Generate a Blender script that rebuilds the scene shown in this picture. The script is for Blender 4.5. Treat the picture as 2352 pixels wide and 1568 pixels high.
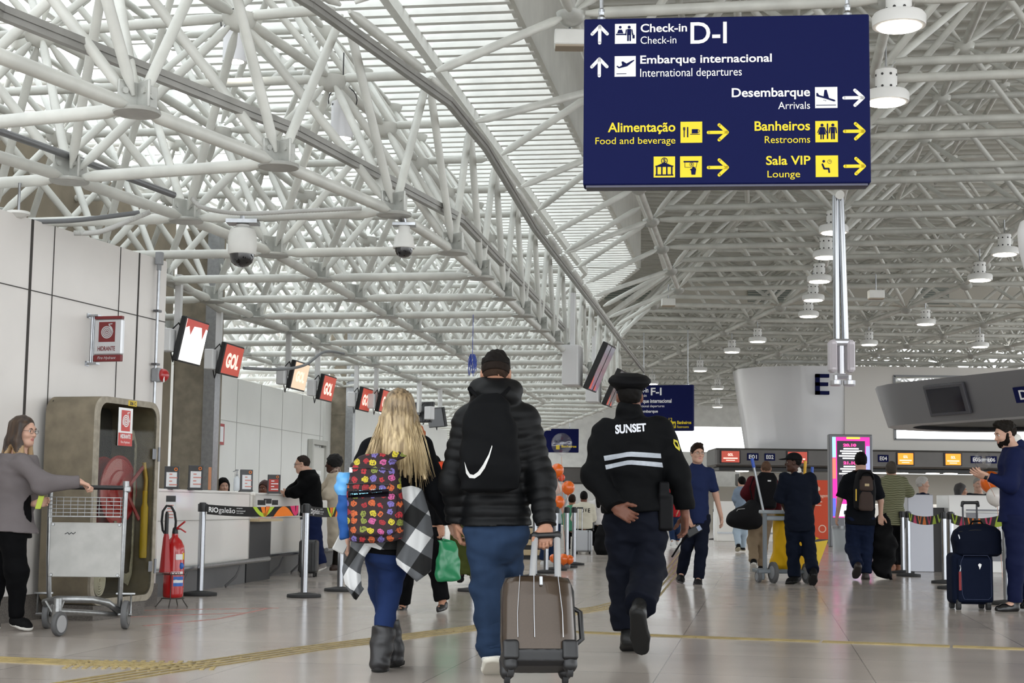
import bpy, math, random
import numpy as np
from mathutils import Vector, Matrix
random.seed(7); np.random.seed(7)
for o in list(bpy.data.objects): bpy.data.objects.remove(o)
SC = bpy.context.scene
COL = SC.collection
V3 = lambda *a: np.array(a, float)

# ------------------------------------------------------------------ camera
F, CX, CY, HZ, ROLL, HC = 3550.0, 1176.0, 784.0, 1162.0, .0124, .94
_p = math.atan((HZ-CY)/F)
_U0 = V3(0, -math.sin(_p), math.cos(_p)); _FW = V3(0, math.cos(_p), math.sin(_p))
_R = math.cos(ROLL)*V3(1, 0, 0)+math.sin(ROLL)*_U0
_U = -math.sin(ROLL)*V3(1, 0, 0)+math.cos(ROLL)*_U0
CAM = V3(0, 0, HC)
cd = bpy.data.cameras.new('camera'); co = bpy.data.objects.new('camera', cd); COL.objects.link(co)
cd.sensor_width = 36; cd.lens = 36*F/2352; cd.clip_end = 400
co.matrix_world = Matrix(((_R[0], _U[0], -_FW[0], 0), (_R[1], _U[1], -_FW[1], 0), (_R[2], _U[2], -_FW[2], HC), (0, 0, 0, 1)))
SC.camera = co
def ray(px, py): return _FW+_R*(px-CX)/F-_U*(py-CY)/F
def atz(px, py, z=0.):
    d = ray(px, py); return CAM+d*(z-HC)/d[2]
def aty(px, py, y):
    d = ray(px, py); return CAM+d*y/d[1]
def prj(p):
    v = np.asarray(p)-CAM; return CX+F*(v@_R)/(v@_FW), CY-F*(v@_U)/(v@_FW)

# ------------------------------------------------------------------ sky, exposure
w = bpy.data.worlds.new('sky'); SC.world = w; w.use_nodes = True
bg = w.node_tree.nodes['Background']; bg.inputs[0].default_value = (.93, .97, 1, 1); bg.inputs[1].default_value = 2.3
vs = SC.view_settings; vs.view_transform = 'Standard'; vs.look = 'None'; vs.gamma = 1; vs.use_curve_mapping = False
vs.exposure = .55
SC.cycles.max_bounces = 8; SC.cycles.diffuse_bounces = 5; SC.cycles.transparent_max_bounces = 12
SC.cycles.sample_clamp_indirect = 6.0
# ------------------------------------------------------------------ helpers
def lin(c):
    if isinstance(c, str): c = [int(c[i:i+2], 16)/255 for i in (0, 2, 4)]
    return tuple(((x/12.92) if x <= .04045 else ((x+.055)/1.055)**2.4) for x in c)+(1,)
MATS = {}
def mat(name, col, rough=.5, metal=0., emit=0., noise=0., nscale=20., alpha=1., coat=0., spec=.5, col2=None, bump=0., stretch=None, trans=0.):
    if name in MATS: return MATS[name]
    m = bpy.data.materials.new(name); m.use_nodes = True; nt = m.node_tree; b = nt.nodes['Principled BSDF']
    c = lin(col); b.inputs['Base Color'].default_value = c; b.inputs['Roughness'].default_value = rough
    b.inputs['Metallic'].default_value = metal; b.inputs['Specular IOR Level'].default_value = spec
    b.inputs['Coat Weight'].default_value = coat; b.inputs['Transmission Weight'].default_value = trans
    if emit: b.inputs['Emission Color'].default_value = c; b.inputs['Emission Strength'].default_value = emit
    if alpha < 1: b.inputs['Alpha'].default_value = alpha
    if noise or bump:
        tc = nt.nodes.new('ShaderNodeTexCoord'); n = nt.nodes.new('ShaderNodeTexNoise'); n.inputs['Scale'].default_value = nscale
        n.inputs['Detail'].default_value = 5
        src = tc.outputs['Object']
        if stretch:
            mp = nt.nodes.new('ShaderNodeMapping'); mp.inputs['Scale'].default_value = stretch; nt.links.new(src, mp.inputs[0]); src = mp.outputs[0]
        nt.links.new(src, n.inputs['Vector'])
        if noise:
            r = nt.nodes.new('ShaderNodeMapRange'); r.inputs[1].default_value = .35; r.inputs[2].default_value = .65
            nt.links.new(n.outputs['Fac'], r.inputs[0])
            mx = nt.nodes.new('ShaderNodeMix'); mx.data_type = 'RGBA'; mx.inputs['A'].default_value = c
            d = lin(col2) if col2 else tuple(x*(1-noise) for x in c[:3])+(1,)
            mx.inputs['B'].default_value = d; nt.links.new(r.outputs[0], mx.inputs['Factor']); nt.links.new(mx.outputs['Result'], b.inputs['Base Color'])
        if bump:
            bp = nt.nodes.new('ShaderNodeBump'); bp.inputs['Strength'].default_value = bump; bp.inputs['Distance'].default_value = .01
            nt.links.new(n.outputs['Fac'], bp.inputs['Height']); nt.links.new(bp.outputs[0], b.inputs['Normal'])
    MATS[name] = m; return m
def glassmat(name, tint=(1, 1, 1), a=.9):
    m = bpy.data.materials.new(name); m.use_nodes = True; nt = m.node_tree; nt.nodes.clear()
    o = nt.nodes.new('ShaderNodeOutputMaterial'); t = nt.nodes.new('ShaderNodeBsdfTransparent'); g = nt.nodes.new('ShaderNodeBsdfGlossy')
    g.inputs['Roughness'].default_value = .03; t.inputs[0].default_value = tint+(1,)
    x = nt.nodes.new('ShaderNodeMixShader'); x.inputs[0].default_value = 1-a
    nt.links.new(t.outputs[0], x.inputs[1]); nt.links.new(g.outputs[0], x.inputs[2]); nt.links.new(x.outputs[0], o.inputs[0])
    MATS[name] = m; return m
class NT:                                                         # tiny node helper
    def __init__(s, m): s.t = m.node_tree; s.b = s.t.nodes['Principled BSDF']
    def n(s, ty, **k):
        x = s.t.nodes.new('ShaderNode'+ty)
        for a, v in k.items(): setattr(x, a, v)
        return x
    def l(s, a, b): s.t.links.new(a, b)
    def m(s, op, a, b=None, c=None):
        x = s.n('Math', operation=op)
        for i, v in enumerate((a, b, c)):
            if v is None: continue
            if isinstance(v, (int, float)): x.inputs[i].default_value = v
            else: s.l(v, x.inputs[i])
        return x.outputs[0]
    def mix(s, f, a, b):
        x = s.n('Mix', data_type='RGBA'); s.l(f, x.inputs['Factor'])
        for nm, v in (('A', a), ('B', b)):
            if isinstance(v, tuple): x.inputs[nm].default_value = v
            else: s.l(v, x.inputs[nm])
        return x.outputs['Result']

def unit(v): v = np.asarray(v, float); return v/max(np.linalg.norm(v), 1e-9)
def basis(z):
    z = unit(z); a = V3(0, 0, 1) if abs(z[2]) < .9 else V3(1, 0, 0)
    x = unit(np.cross(a, z)); return x, np.cross(z, x), z
class MB:
    """collects shapes into one mesh"""
    def __init__(s): s.v = []; s.f = []; s.mi = []; s.n = 0; s.cur = 0
    def add(s, v, f):
        s.v.append(np.asarray(v, float)); o = s.n
        s.f += [tuple(int(i)+o for i in q) for q in f]; s.mi += [s.cur]*len(f); s.n += len(v); return s
    def box(s, c, size, ax=None, b=0):
        x, y, z = ax if ax is not None else (V3(1, 0, 0), V3(0, 1, 0), V3(0, 0, 1)); c = np.asarray(c, float)
        h = np.array(size)/2.
        if b <= 0:
            v = [c+x*h[0]*i+y*h[1]*j+z*h[2]*k for k in (-1, 1) for j in (-1, 1) for i in (-1, 1)]
            return s.add(v, [(0, 2, 3, 1), (4, 5, 7, 6), (0, 1, 5, 4), (2, 6, 7, 3), (0, 4, 6, 2), (1, 3, 7, 5)])
        b = min(b, *(h*.99))                                        # chamfered box
        v = []; idx = {}
        for k in (-1, 1):
            for j in (-1, 1):
                for i in (-1, 1):
                    sg = (i, j, k)
                    for a in range(3):
                        q = [sg[t]*(h[t] if t == a else h[t]-b) for t in range(3)]
                        idx[(i, j, k, a)] = len(v); v.append(c+x*q[0]+y*q[1]+z*q[2])
        f = []
        for a in range(3):
            b1, b2 = [t for t in range(3) if t != a]
            for sg in (-1, 1):
                def P(u, w_, ax_): q = [0, 0, 0]; q[a] = sg; q[b1] = u; q[b2] = w_; return idx[(q[0], q[1], q[2], ax_)]
                q = [P(-1, -1, a), P(1, -1, a), P(1, 1, a), P(-1, 1, a)]
                if (sg > 0) == (a == 1): q = q[::-1]
                f.append(tuple(q))
            for s1 in (-1, 1):
                for s2 in (-1, 1):
                    def E(t, ax_): q = [0, 0, 0]; q[a] = t; q[b1] = s1; q[b2] = s2; return idx[(q[0], q[1], q[2], ax_)]
                    f.append((E(-1, b1), E(1, b1), E(1, b2), E(-1, b2)))
        for k in (-1, 1):
            for j in (-1, 1):
                for i in (-1, 1): f.append(tuple(idx[(i, j, k, a)] for a in range(3)))
        return s.add(v, f)
    def rings(s, R, close=False, capA=True, capB=True):            # R: list of rings of equal length
        m = len(R[0]); v = np.concatenate(R); f = []
        for i in range(len(R)-1+(1 if close else 0)):
            a, b = i*m, ((i+1) % len(R))*m
            f += [(a+j, a+(j+1) % m, b+(j+1) % m, b+j) for j in range(m)]
        if not close:
            if capA: f.append(tuple(range(m-1, -1, -1)))
            if capB: f.append(tuple(range((len(R)-1)*m, len(R)*m)))
        return s.add(v, f)
    def tube(s, a, b, r, n=10, r2=None, taper=0, cap=True):
        a, b = np.asarray(a, float), np.asarray(b, float); x, y, z = basis(b-a); r2 = r if r2 is None else r2
        t = np.linspace(0, 2*math.pi, n, endpoint=False); c = np.outer(np.cos(t), x)+np.outer(np.sin(t), y)
        prof = [(0, r), (1, r2)] if not taper else [(0, r*.35), (taper, r), (1-taper, r2), (1, r2*.35)]
        return s.rings([a+(b-a)*q+c*rr for q, rr in prof], capA=cap, capB=cap)
    def path(s, pts, r, n=8, close=False, flat=1., up=None):
        P = [np.asarray(p, float) for p in pts]; m = len(P); R = []
        t = np.linspace(0, 2*math.pi, n, endpoint=False); px = None
        for i in range(m):
            d = unit(P[(i+1) % m]-P[i-1]) if close else unit(P[min(i+1, m-1)]-P[max(i-1, 0)])
            if up is not None: x = unit(np.cross(up, d))
            elif px is None: x = basis(d)[0]
            else: x = unit(px-d*(px@d))
            px = x; y = np.cross(d, x); rr = r[i] if hasattr(r, '__len__') else r
            R.append(P[i]+np.outer(np.cos(t), x)*rr+np.outer(np.sin(t), y)*rr*flat)
        return s.rings(R, close=close)
    def lathe(s, c, prof, ax=(0, 0, 1), n=24, sx=1., sy=1.):       # prof: (r, h)
        x, y, z = basis(ax) if not isinstance(ax, tuple) or ax != (0, 0, 1) else (V3(1, 0, 0), V3(0, 1, 0), V3(0, 0, 1))
        t = np.linspace(0, 2*math.pi, n, endpoint=False); c = np.asarray(c, float)
        return s.rings([c+z*h+np.outer(np.cos(t), x)*max(r, 1e-4)*sx+np.outer(np.sin(t), y)*max(r, 1e-4)*sy for r, h in prof])
    def ball(s, c, r, n=16, m=10, ax=None):
        r = np.array([r]*3 if np.isscalar(r) else r, float); x, y, z = ax or (V3(1, 0, 0), V3(0, 1, 0), V3(0, 0, 1))
        t = np.linspace(0, 2*math.pi, n, endpoint=False)
        return s.rings([np.asarray(c)+z*r[2]*math.sin(p)+np.outer(np.cos(t), x)*r[0]*math.cos(p)+np.outer(np.sin(t), y)*r[1]*math.cos(p) for p in np.linspace(-1.55, 1.55, m)])
    def prism(s, P, o, ex, ey, en, t0=0., t1=.002):                # 2-D polygon, extruded along en
        P = [np.asarray(p, float) for p in P]; ar = sum(P[i-1][0]*P[i][1]-P[i][0]*P[i-1][1] for i in range(len(P)))
        if ar < 0: P = P[::-1]
        b = np.array([o+ex*p[0]+ey*p[1] for p in P])
        return s.rings([b+en*t0, b+en*t1])
    def build(s, name, m=None, parent=None, smooth=None, label=None, kind=None):
        me = bpy.data.meshes.new(name)
        if s.v: me.from_pydata(np.concatenate(s.v).tolist(), [], s.f)
        for q in (m if isinstance(m, (list, tuple)) else [m]):
            if q: me.materials.append(q)
        if any(s.mi): me.polygons.foreach_set('material_index', s.mi)
        o = bpy.data.objects.new(name, me); COL.objects.link(o)
        if smooth is not None:
            me.polygons.foreach_set('use_smooth', [True]*len(me.polygons))
            if smooth < 180: me.set_sharp_from_angle(angle=math.radians(smooth))
        if parent: attach(o, parent)
        if label: o['label'] = label
        if kind: o['kind'] = kind
        return o
def attach(o, parent):
    o.parent = parent; o.matrix_parent_inverse = Matrix.Identity(4)
    if parent.get('_o') is not None:                                # geometry is built in world space; shift into the thing's own space
        pass
def thing(name, label, cat, loc=(0, 0, 0), group=None, kind=None):
    o = bpy.data.objects.new(name, None); COL.objects.link(o); o.empty_display_size = .1
    if label: o['label'] = label
    if cat: o['category'] = cat
    if group: o['group'] = group
    if kind: o['kind'] = kind
    o['base'] = [float(q) for q in loc]
    return o
def tag(o, label=None, cat=None, group=None, kind=None):
    for k, v_ in (('label', label), ('category', cat), ('group', group), ('kind', kind)):
        if v_: o[k] = v_
    return o
def dup(root, move, label=None, rot=0., pivot=None, group=None, name=None):
    """copy a thing, its parts and sub-parts; move is a world offset"""
    def cp(o, par):
        c = o.copy(); COL.objects.link(c); c.parent = par
        for ch in list(o.children): cp(ch, c)
        return c
    r = cp(root, None)
    p = np.zeros(3) if pivot is None else np.asarray(pivot, float)
    r.matrix_world = Matrix.Translation(Vector(p+np.asarray(move, float))) @ Matrix.Rotation(rot, 4, 'Z') @ Matrix.Translation(Vector(-p)) @ root.matrix_basis
    if 'base' in root:
        bb = Vector(root['base'])-Vector(p); r['base'] = list(Matrix.Rotation(rot, 4, 'Z') @ bb+Vector(p+np.asarray(move, float)))
    if label: r['label'] = label
    if group: r['group'] = group
    return r
_fc = {}
def glyphs(s, bold=0., shear=0.):
    k = (s, bold, shear)
    if k in _fc: return _fc[k]
    cu = bpy.data.curves.new('t', 'FONT'); cu.body = s; cu.offset = bold; cu.shear = shear; cu.resolution_u = 4; cu.fill_mode = 'FRONT'
    ob = bpy.data.objects.new('t', cu); COL.objects.link(ob); dg = bpy.context.evaluated_depsgraph_get()
    me = bpy.data.meshes.new_from_object(ob.evaluated_get(dg))
    v = np.array([q.co[:] for q in me.vertices])[:, :2]; f = [tuple(p.vertices) for p in me.polygons]
    bpy.data.objects.remove(ob); bpy.data.curves.remove(cu); bpy.data.meshes.remove(me)
    lo, hi = v.min(0), v.max(0); v = (v-lo)/(hi-lo); _fc[k] = (v, f); return _fc[k]
class Face:
    """a flat panel: origin o (lower left), ex right, ey up, n outwards; draws decals on it"""
    def __init__(s, o, ex, ey): s.o = np.asarray(o, float); s.ex = unit(ex); s.ey = unit(ey-s.ex*(np.asarray(ey)@s.ex)); s.n = np.cross(s.ex, s.ey)
    def at(s, x, y, h=0): return s.o+s.ex*x+s.ey*y+s.n*h
    def text(s, mb, t, x0, x1, y0, y1, h=.002, bold=0., shear=0.):
        v, f = glyphs(t, bold, shear); mb.add([s.at(x0+(x1-x0)*a, y0+(y1-y0)*b, h) for a, b in v], f)
    def poly(s, mb, P, h=.002): mb.add([s.at(a, b, h) for a, b in P], [tuple(range(len(P)))] if sum(P[i-1][0]*P[i][1]-P[i][0]*P[i-1][1] for i in range(len(P))) > 0 else [tuple(range(len(P)-1, -1, -1))])
    def rect(s, mb, x0, y0, x1, y1, h=.002): s.poly(mb, [(x0, y0), (x1, y0), (x1, y1), (x0, y1)], h)
    def disc(s, mb, x, y, r, h=.002, n=20, ry=None):
        s.poly(mb, [(x+r*math.cos(a), y+(ry or r)*math.sin(a)) for a in np.linspace(0, 2*math.pi, n, endpoint=False)], h)
    def line(s, mb, P, w_, h=.002, caps=True):
        for (a, b) in zip(P[:-1], P[1:]):
            d = unit(np.subtract(b, a)); nn = np.array([-d[1], d[0]])*w_/2
            s.poly(mb, [tuple(np.array(a)-nn), tuple(np.array(b)-nn), tuple(np.array(b)+nn), tuple(np.array(a)+nn)], h)
        if caps:
            for q in P: s.disc(mb, q[0], q[1], w_/2, h, 12)
    def ring(s, mb, x, y, r, w_, h=.002, a0=0., a1=2*math.pi, n=24): s.line(mb, [(x+r*math.cos(a), y+r*math.sin(a)) for a in np.linspace(a0, a1, n)], w_, h, False)
    def box(s, mb, x0, y0, x1, y1, h0, h1, b=0.): mb.box(s.at((x0+x1)/2, (y0+y1)/2, (h0+h1)/2), (abs(x1-x0), abs(y1-y0), abs(h1-h0)), (s.ex, s.ey, s.n), b)
UP = V3(0, 0, 1)
def finish():
    """give every Empty the position of its thing's base, keeping the parts where they stand"""
    for o in list(COL.objects):
        if o.type == 'EMPTY' and 'base' in o and o.parent is None:
            b = Vector(o['base']); M0 = o.matrix_basis.copy(); M1 = Matrix.Translation(b)
            for c in o.children: c.matrix_parent_inverse = M1.inverted() @ M0 @ c.matrix_parent_inverse
            o.matrix_basis = M1
        if 'base' in o: del o['base']
# shared materials
WHITE = mat('white_paint', 'e4e4e0', .45, noise=.12, nscale=3)
TUBEM = mat('truss_paint', 'd4d5cf', .42, noise=.2, nscale=2.6)
CHROME = mat('chrome', 'a3a5a9', .2, 1.)
STEEL = mat('steel', 'a9abae', .3, 1., noise=.15)
BLACK = mat('black_plastic', '141416', .45)
RUBBER = mat('rubber', '2a2a2b', .8)
GREYP = mat('grey_plastic', '8d8f92', .5)
CONC = mat('concrete', '8b8272', .85, noise=.3, nscale=6, bump=.2)
GLASS = glassmat('window_glass', (1, 1, 1), .93)
REDP = mat('red_paint', 'a81c1f', .3, coat=.4)
# ------------------------------------------------------------------ setting: floor, walls, far halls, roof
AX = math.radians(9.3); AD = V3(math.sin(AX), math.cos(AX), 0); AN = V3(math.cos(AX), -math.sin(AX), 0)   # hall axis and its right
def S(name, mb, m, parent=None, smooth=None, label=None): 
    return mb.build(name, m, parent, smooth, label, 'structure' if parent is None else None)
# floor: polished granite slabs
fm = mat('granite_floor', '8f867d', .2, coat=0, spec=.4); q = NT(fm)
tc = q.n('TexCoord'); mp = q.n('Mapping'); mp.inputs['Rotation'].default_value = (0, 0, AX); q.l(tc.outputs['Object'], mp.inputs[0])
sp = q.n('SeparateXYZ'); q.l(mp.outputs[0], sp.inputs[0])
def joint(o, per, wd): return q.m('LESS_THAN', q.m('ABSOLUTE', q.m('SUBTRACT', q.m('FRACT', q.m('MULTIPLY', o, 1/per)), .5)), wd/per/2)
j = q.m('MAXIMUM', joint(sp.outputs[0], 1.2, .007), joint(sp.outputs[1], 1.2, .007))
n1 = q.n('TexNoise'); n1.inputs['Scale'].default_value = 190; n1.inputs['Detail'].default_value = 2; q.l(tc.outputs['Object'], n1.inputs['Vector'])
n2 = q.n('TexNoise'); n2.inputs['Scale'].default_value = .9; n2.inputs['Detail'].default_value = 4; q.l(tc.outputs['Object'], n2.inputs['Vector'])
fl = q.n('Vector_Math' if False else 'VectorMath', operation='FLOOR'); sc_ = q.n('VectorMath', operation='SCALE'); sc_.inputs['Scale'].default_value = 1/1.2; q.l(mp.outputs[0], sc_.inputs[0])
ad = q.n('VectorMath', operation='ADD'); ad.inputs[1].default_value = (.5, .5, 0); q.l(sc_.outputs[0], ad.inputs[0]); q.l(ad.outputs[0], fl.inputs[0])
wn = q.n('TexWhiteNoise'); q.l(fl.outputs[0], wn.inputs[0])
val = q.m('ADD', q.m('MULTIPLY', n1.outputs[0], .55), q.m('ADD', q.m('MULTIPLY', n2.outputs[0], .3), q.m('MULTIPLY', wn.outputs[0], .13)))
c1 = q.mix(val, lin('8a8179'), lin('cbc2ba')); c2 = q.mix(q.m('MULTIPLY', j, .55), c1, lin('4a443f'))
q.l(c2, q.b.inputs['Base Color'])
rr = q.m('ADD', q.m('MULTIPLY', n2.outputs[0], .1), .13); q.l(rr, q.b.inputs['Roughness'])
m_ = MB(); m_.box((5, 40, -.05), (130, 150, .1)); S('floor', m_, fm)
# tactile guide strips: raised brass bars
TACT = mat('tactile_brass', 'a3905f', .5, .2, noise=.3, nscale=9)
def strip(name, pts, w_=.26, bars=5):
    mb = MB(); P = [atz(x, y)[:2] for x, y in pts]
    for a, b in zip(P[:-1], P[1:]):
        d = unit(b-a); nn = np.array([-d[1], d[0]]); L = np.linalg.norm(b-a)
        for k in range(bars):
            off = nn*((k+.5)/bars-.5)*w_
            t = 0
            while t < L:
                e = min(t+.9, L); c = a+d*(t+e)/2+off
                mb.box((c[0], c[1], .003), (e-t-.02, .022, .006), (V3(d[0], d[1], 0), V3(nn[0], nn[1], 0), UP)); t += .9
    tag(S(name, mb, TACT), kind='structure')
strip('tactile_strip', [(150, 1575), (350, 1543), (700, 1491), (1100, 1441), (1395, 1394), (1490, 1368), (1545, 1310), (1600, 1232)], .3, 4)
strip('tactile_strip', [(1110, 1442), (1330, 1452), (1600, 1463), (2420, 1493)], .16, 3)
strip('tactile_strip', [(-60, 1512), (200, 1523), (440, 1531)], .3, 4)
mb = MB()
for i in range(16):
    for k in range(9):
        p = atz(340, 1527)+V3(1, .02, 0)*(i-8)*.055+V3(-.1, 1, 0)*(k-4)*.055; mb.lathe((p[0], p[1], 0), [(.016, 0), (.014, .005)], n=8)
S('tactile_warning_studs', mb, TACT)
mb = MB()
for a, b in [((262, 1402), (640, 1396)), ((330, 1437), (500, 1421)), ((500, 1421), (620, 1396)), ((290, 1417), (560, 1407))]:
    p, q_ = atz(*a), atz(*b); d = unit(q_-p); mb.box((p+q_)/2+UP*.0015, (np.linalg.norm(q_-p), .03, .002), (d, np.cross(UP, d), UP))
S('floor_tape', mb, mat('red_tape', 'b8635c', .6, noise=.5, nscale=30, col2='a08d84'))

# left wall with its panel joints
WA, WB = V3(-3.88, 12.05, 0), V3(-3.23, 14.28, 0); wd = unit(WB-WA); wn_ = np.cross(wd, UP); HW = 3.17
PANEL = mat('wall_panel', 'dedad6', .5, noise=.08, nscale=1.2)
mb = MB(); st = WA-wd*5; L = np.linalg.norm(WB-st)
mb.box((st+WB)/2-wn_*.2+UP*HW/2, (L, .4, HW), (wd, -wn_, UP)); wall = S('wall_left', mb, PANEL)
DARK = mat('joint_dark', '3b3835', .8)
def wall_s(px, py):                                                  # distance along the left wall for a pixel on it
    d = ray(px, py); t = ((WA-CAM)@wn_)/(d@wn_); p = CAM+d*t; return p
mb = MB()
for px, py, wj in ((66, 700, .03), (118, 700, .006), (268, 800, .006), (314, 750, .018)):
    p = wall_s(px, py); mb.box((p[0], p[1], HW/2), (wj, .012, HW), (wd, -wn_, UP))
p = wall_s(200, 697); mb.box((st+WB)/2*V3(1, 1, 0)+UP*p[2], (L, .012, .007), (wd, -wn_, UP))
mb.build('panel_joint', DARK, wall)
mb = MB(); mb.box((st+WB)/2+wn_*.012+UP*.1, (L, .024, .2), (wd, -wn_, UP)); S('baseboard_left', mb, mat('granite_base', '6f6963', .5, noise=.5, nscale=90))
# concrete gable above and behind the left wall
mb = MB(); g0 = V3(-7.4, 12, 0); mb.box(g0+AD*4+UP*2.7, (16, .4, 5.4), (AD, -AN, UP)); S('wall_left_concrete', mb, mat('beige_concrete', '857a68', .85, noise=.3, nscale=1.5))
# pillars behind the counters
def pillar(px0, px1, Y, top, name='pillar'):
    a, b = aty(px0, 1000, Y), aty(px1, 1000, Y); wd_ = np.linalg.norm(b-a)
    mb = MB(); mb.box(((a+b)/2)*V3(1, 1, 0)+AD*wd_*.5+UP*top/2, (wd_*.72, wd_, top), (AN, AD, UP), .03)
    o = S(name, mb, CONC)
    mb = MB(); c = (b*V3(1, 1, 0))+AN*(-.02); mb.box(c+UP*top/2, (.16, .2, top), (AN, AD, UP)); mb.build('downpipe_cover', STEEL, o)
    mb = MB(); mb.box(((a+b)/2)*V3(1, 1, 0)+AD*wd_*.5+UP*2.86, (wd_*.78, wd_*1.04, .05), (AN, AD, UP)); mb.build('concrete_band', CONC, o)
pillar(374, 486, 20.5, 4.6); pillar(744, 806, 33, 4.6)
# white panel wall behind the check-in counters, door, and its continuation
lw = lambda px, x0=-9.3: (lambda k: V3(x0/(1-.1637/k)*0+x0+.1637*(x0/(k-.1637)), x0/(k-.1637), 0))((px-CX)/F*1.)
PW = mat('white_panel_wall', 'dededa', .5, noise=.06, nscale=1)
def wall_between(name, p, q_, h, th=.3):
    d = unit(q_-p); mb = MB(); mb.box((p+q_)/2+UP*h/2+np.cross(UP, d)*th/2, (np.linalg.norm(q_-p), th, h), (d, np.cross(UP, d), UP)); return S(name, mb, PW)
p0, p1 = lw(420), lw(744); W2 = wall_between('wall_back', p0, p1, 3.12)
d2 = unit(p1-p0); n2_ = np.cross(d2, UP); mb = MB()
for k in range(1, 8): mb.box(p0+d2*k*1.3+UP*1.56, (.008, .012, 3.1), (d2, -n2_, UP))
for z in (2.35,): mb.box((p0+p1)/2+UP*z, (np.linalg.norm(p1-p0), .012, .008), (d2, -n2_, UP))
mb.build('panel_joint', mat('joint_soft', 'a3a19c', .8), W2)
p2 = p1+d2*13; wall_between('wall_back_far', p1+AN*.05, p2, 3.12)
mb = MB(); dp = lw(728); mb.box(dp+n2_*.04+UP*1.05, (.9, .05, 2.1), (d2, -n2_, UP)); door = S('door_1', mb, mat('door_white', 'cfcec8', .5))
mb = MB(); fd = Face(dp-d2*.3+n2_*.07+UP*1.4, d2, UP); fd.box(mb, 0, 0, .5, .22, 0, .008); ds = mb.build('door_sign', mat('sign_white', 'e9e9e7', .5), door)
mb = MB(); fd.text(mb, 'DELTA', .05, .45, .08, .15, .01); mb.build('lettering', mat('sign_grey', '77777a', .6), ds)
mb = MB()
for s_ in (-.5, .5): mb.box(dp+n2_*.06+d2*s_+UP*1.08, (.1, .1, 2.16), (d2, -n2_, UP))
mb.box(dp+n2_*.06+UP*2.2, (1.1, .1, .1), (d2, -n2_, UP)); mb.build('door_frame', mat('frame_grey', 'b7b6b0', .5), door)

# far end of the hall: white wall with window band
EY = 76.
mb = MB()
def xz(mb, x0, x1, z0, z1, Y, th=.3): mb.box(((x0+x1)/2, Y+th/2, (z0+z1)/2), (x1-x0, th, z1-z0))
for x0, x1, z0, z1 in ((-30, 6.6, 0, 9.9), (14.4, 17, 0, 9.9), (6.6, 14.4, 0, 3.7), (6.6, 14.4, 4.95, 9.9)): xz(mb, x0, x1, z0, z1, EY)
S('wall_end', mb, WHITE)
mb = MB(); xz(mb, 6.6, 14.4, 3.7, 4.95, EY+.1, .02); wn1 = S('window_1', mb, GLASS)
mb = MB()
for x in (6.6, 14.4): xz(mb, x-.05, x+.05, 3.7, 4.95, EY+.06, .08)
mb.build('window_frame', GREYP, wn1)
# right side of the hall far out of frame, glazed: left open to daylight
# island E: curved white drum running into a wall with two window bands
DR = mat('drum_white', 'd9d9dc', .25, coat=.3)
zt, zb = 5.6, 2.88
prof = [(7.8, 53.6), (7.55, 52.6), (7.62, 51.6), (8.05, 50.75), (8.8, 50.25), (9.8, 50.05), (10.8, 50)]
mb = MB(); T = []; B = []
ctr = np.array([12, 53.])
for x, y in prof:
    dd = unit(np.array([x, y])-ctr); T.append(V3(x, y, zt)); B.append(V3(x-dd[0]*.42, y-dd[1]*.42*.35, zb))
lip = [t+V3(0, 0, 0) for t in T]; inn = [t+V3(.25, .25, 0) for t in T]; inb = [b+V3(.25, .25, 0) for b in B]
ring = [np.array([B[i], T[i], inn[i], inb[i]]) for i in range(len(T))]
mb.rings(ring); drum = S('wall_island_drum', mb, DR, smooth=40)
mb = MB()
for x0, x1, z0, z1 in ((10.8, 12.45, zb, zt), (12.45, 34, zb, 3.24), (12.45, 34, 3.57, 4.55), (12.45, 34, 5.3, zt)): xz(mb, x0, x1, z0, z1, 50)
S('wall_island', mb, mat('island_white', 'd2cfca', .4))
for k, (z0, z1) in enumerate(((3.24, 3.57), (4.55, 5.3))):
    mb = MB(); xz(mb, 12.45, 34, z0, z1, 50.1, .02); wf = S('window_%d' % (k+2), mb, GLASS)
    mb = MB()
    for z in (z0, z1): xz(mb, 12.4, 34, z-.03, z+.03, 49.97, .05)
    xz(mb, 12.38, 12.46, z0, z1, 49.97, .05); mb.build('window_frame', GREYP, wf)
# grey bulkheads over the rows of desks
BULK = mat('bulkhead_grey', '5b5856', .42, .5, noise=.1, nscale=2)
def bulk(name, x0, x1, Y, z0=2.29, z1=2.88, th=2.2):
    mb = MB(); mb.box(((x0+x1)/2, Y+th/2, (z0+z1)/2), (x1-x0, th, z1-z0), None, .06); o = S(name, mb, BULK); return o
BE = bulk('bulkhead_island', 6.55, 34, 49.6)
mb = MB(); mb.box((20.2, 50.6, 2.22), (27, 1.6, .1)); mb.build('recess', BLACK, BE)
BF = bulk('bulkhead_far', 10.6, 26, 71, 2.0, 2.62); bulk('bulkhead_far_left', -2, 6.4, 71, 2.0, 2.75)
mb = MB(); xz(mb, 8, 34, 0, 2.2, 54, .2); S('wall_desk_back', mb, mat('desk_wall', 'b9b4aa', .5))
mb = MB(); xz(mb, 9.0, 25, 0, 2.0, 74.5, .2); S('wall_desk_back_far', mb, mat('desk_wall', 'b9b4aa', .5))

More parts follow.
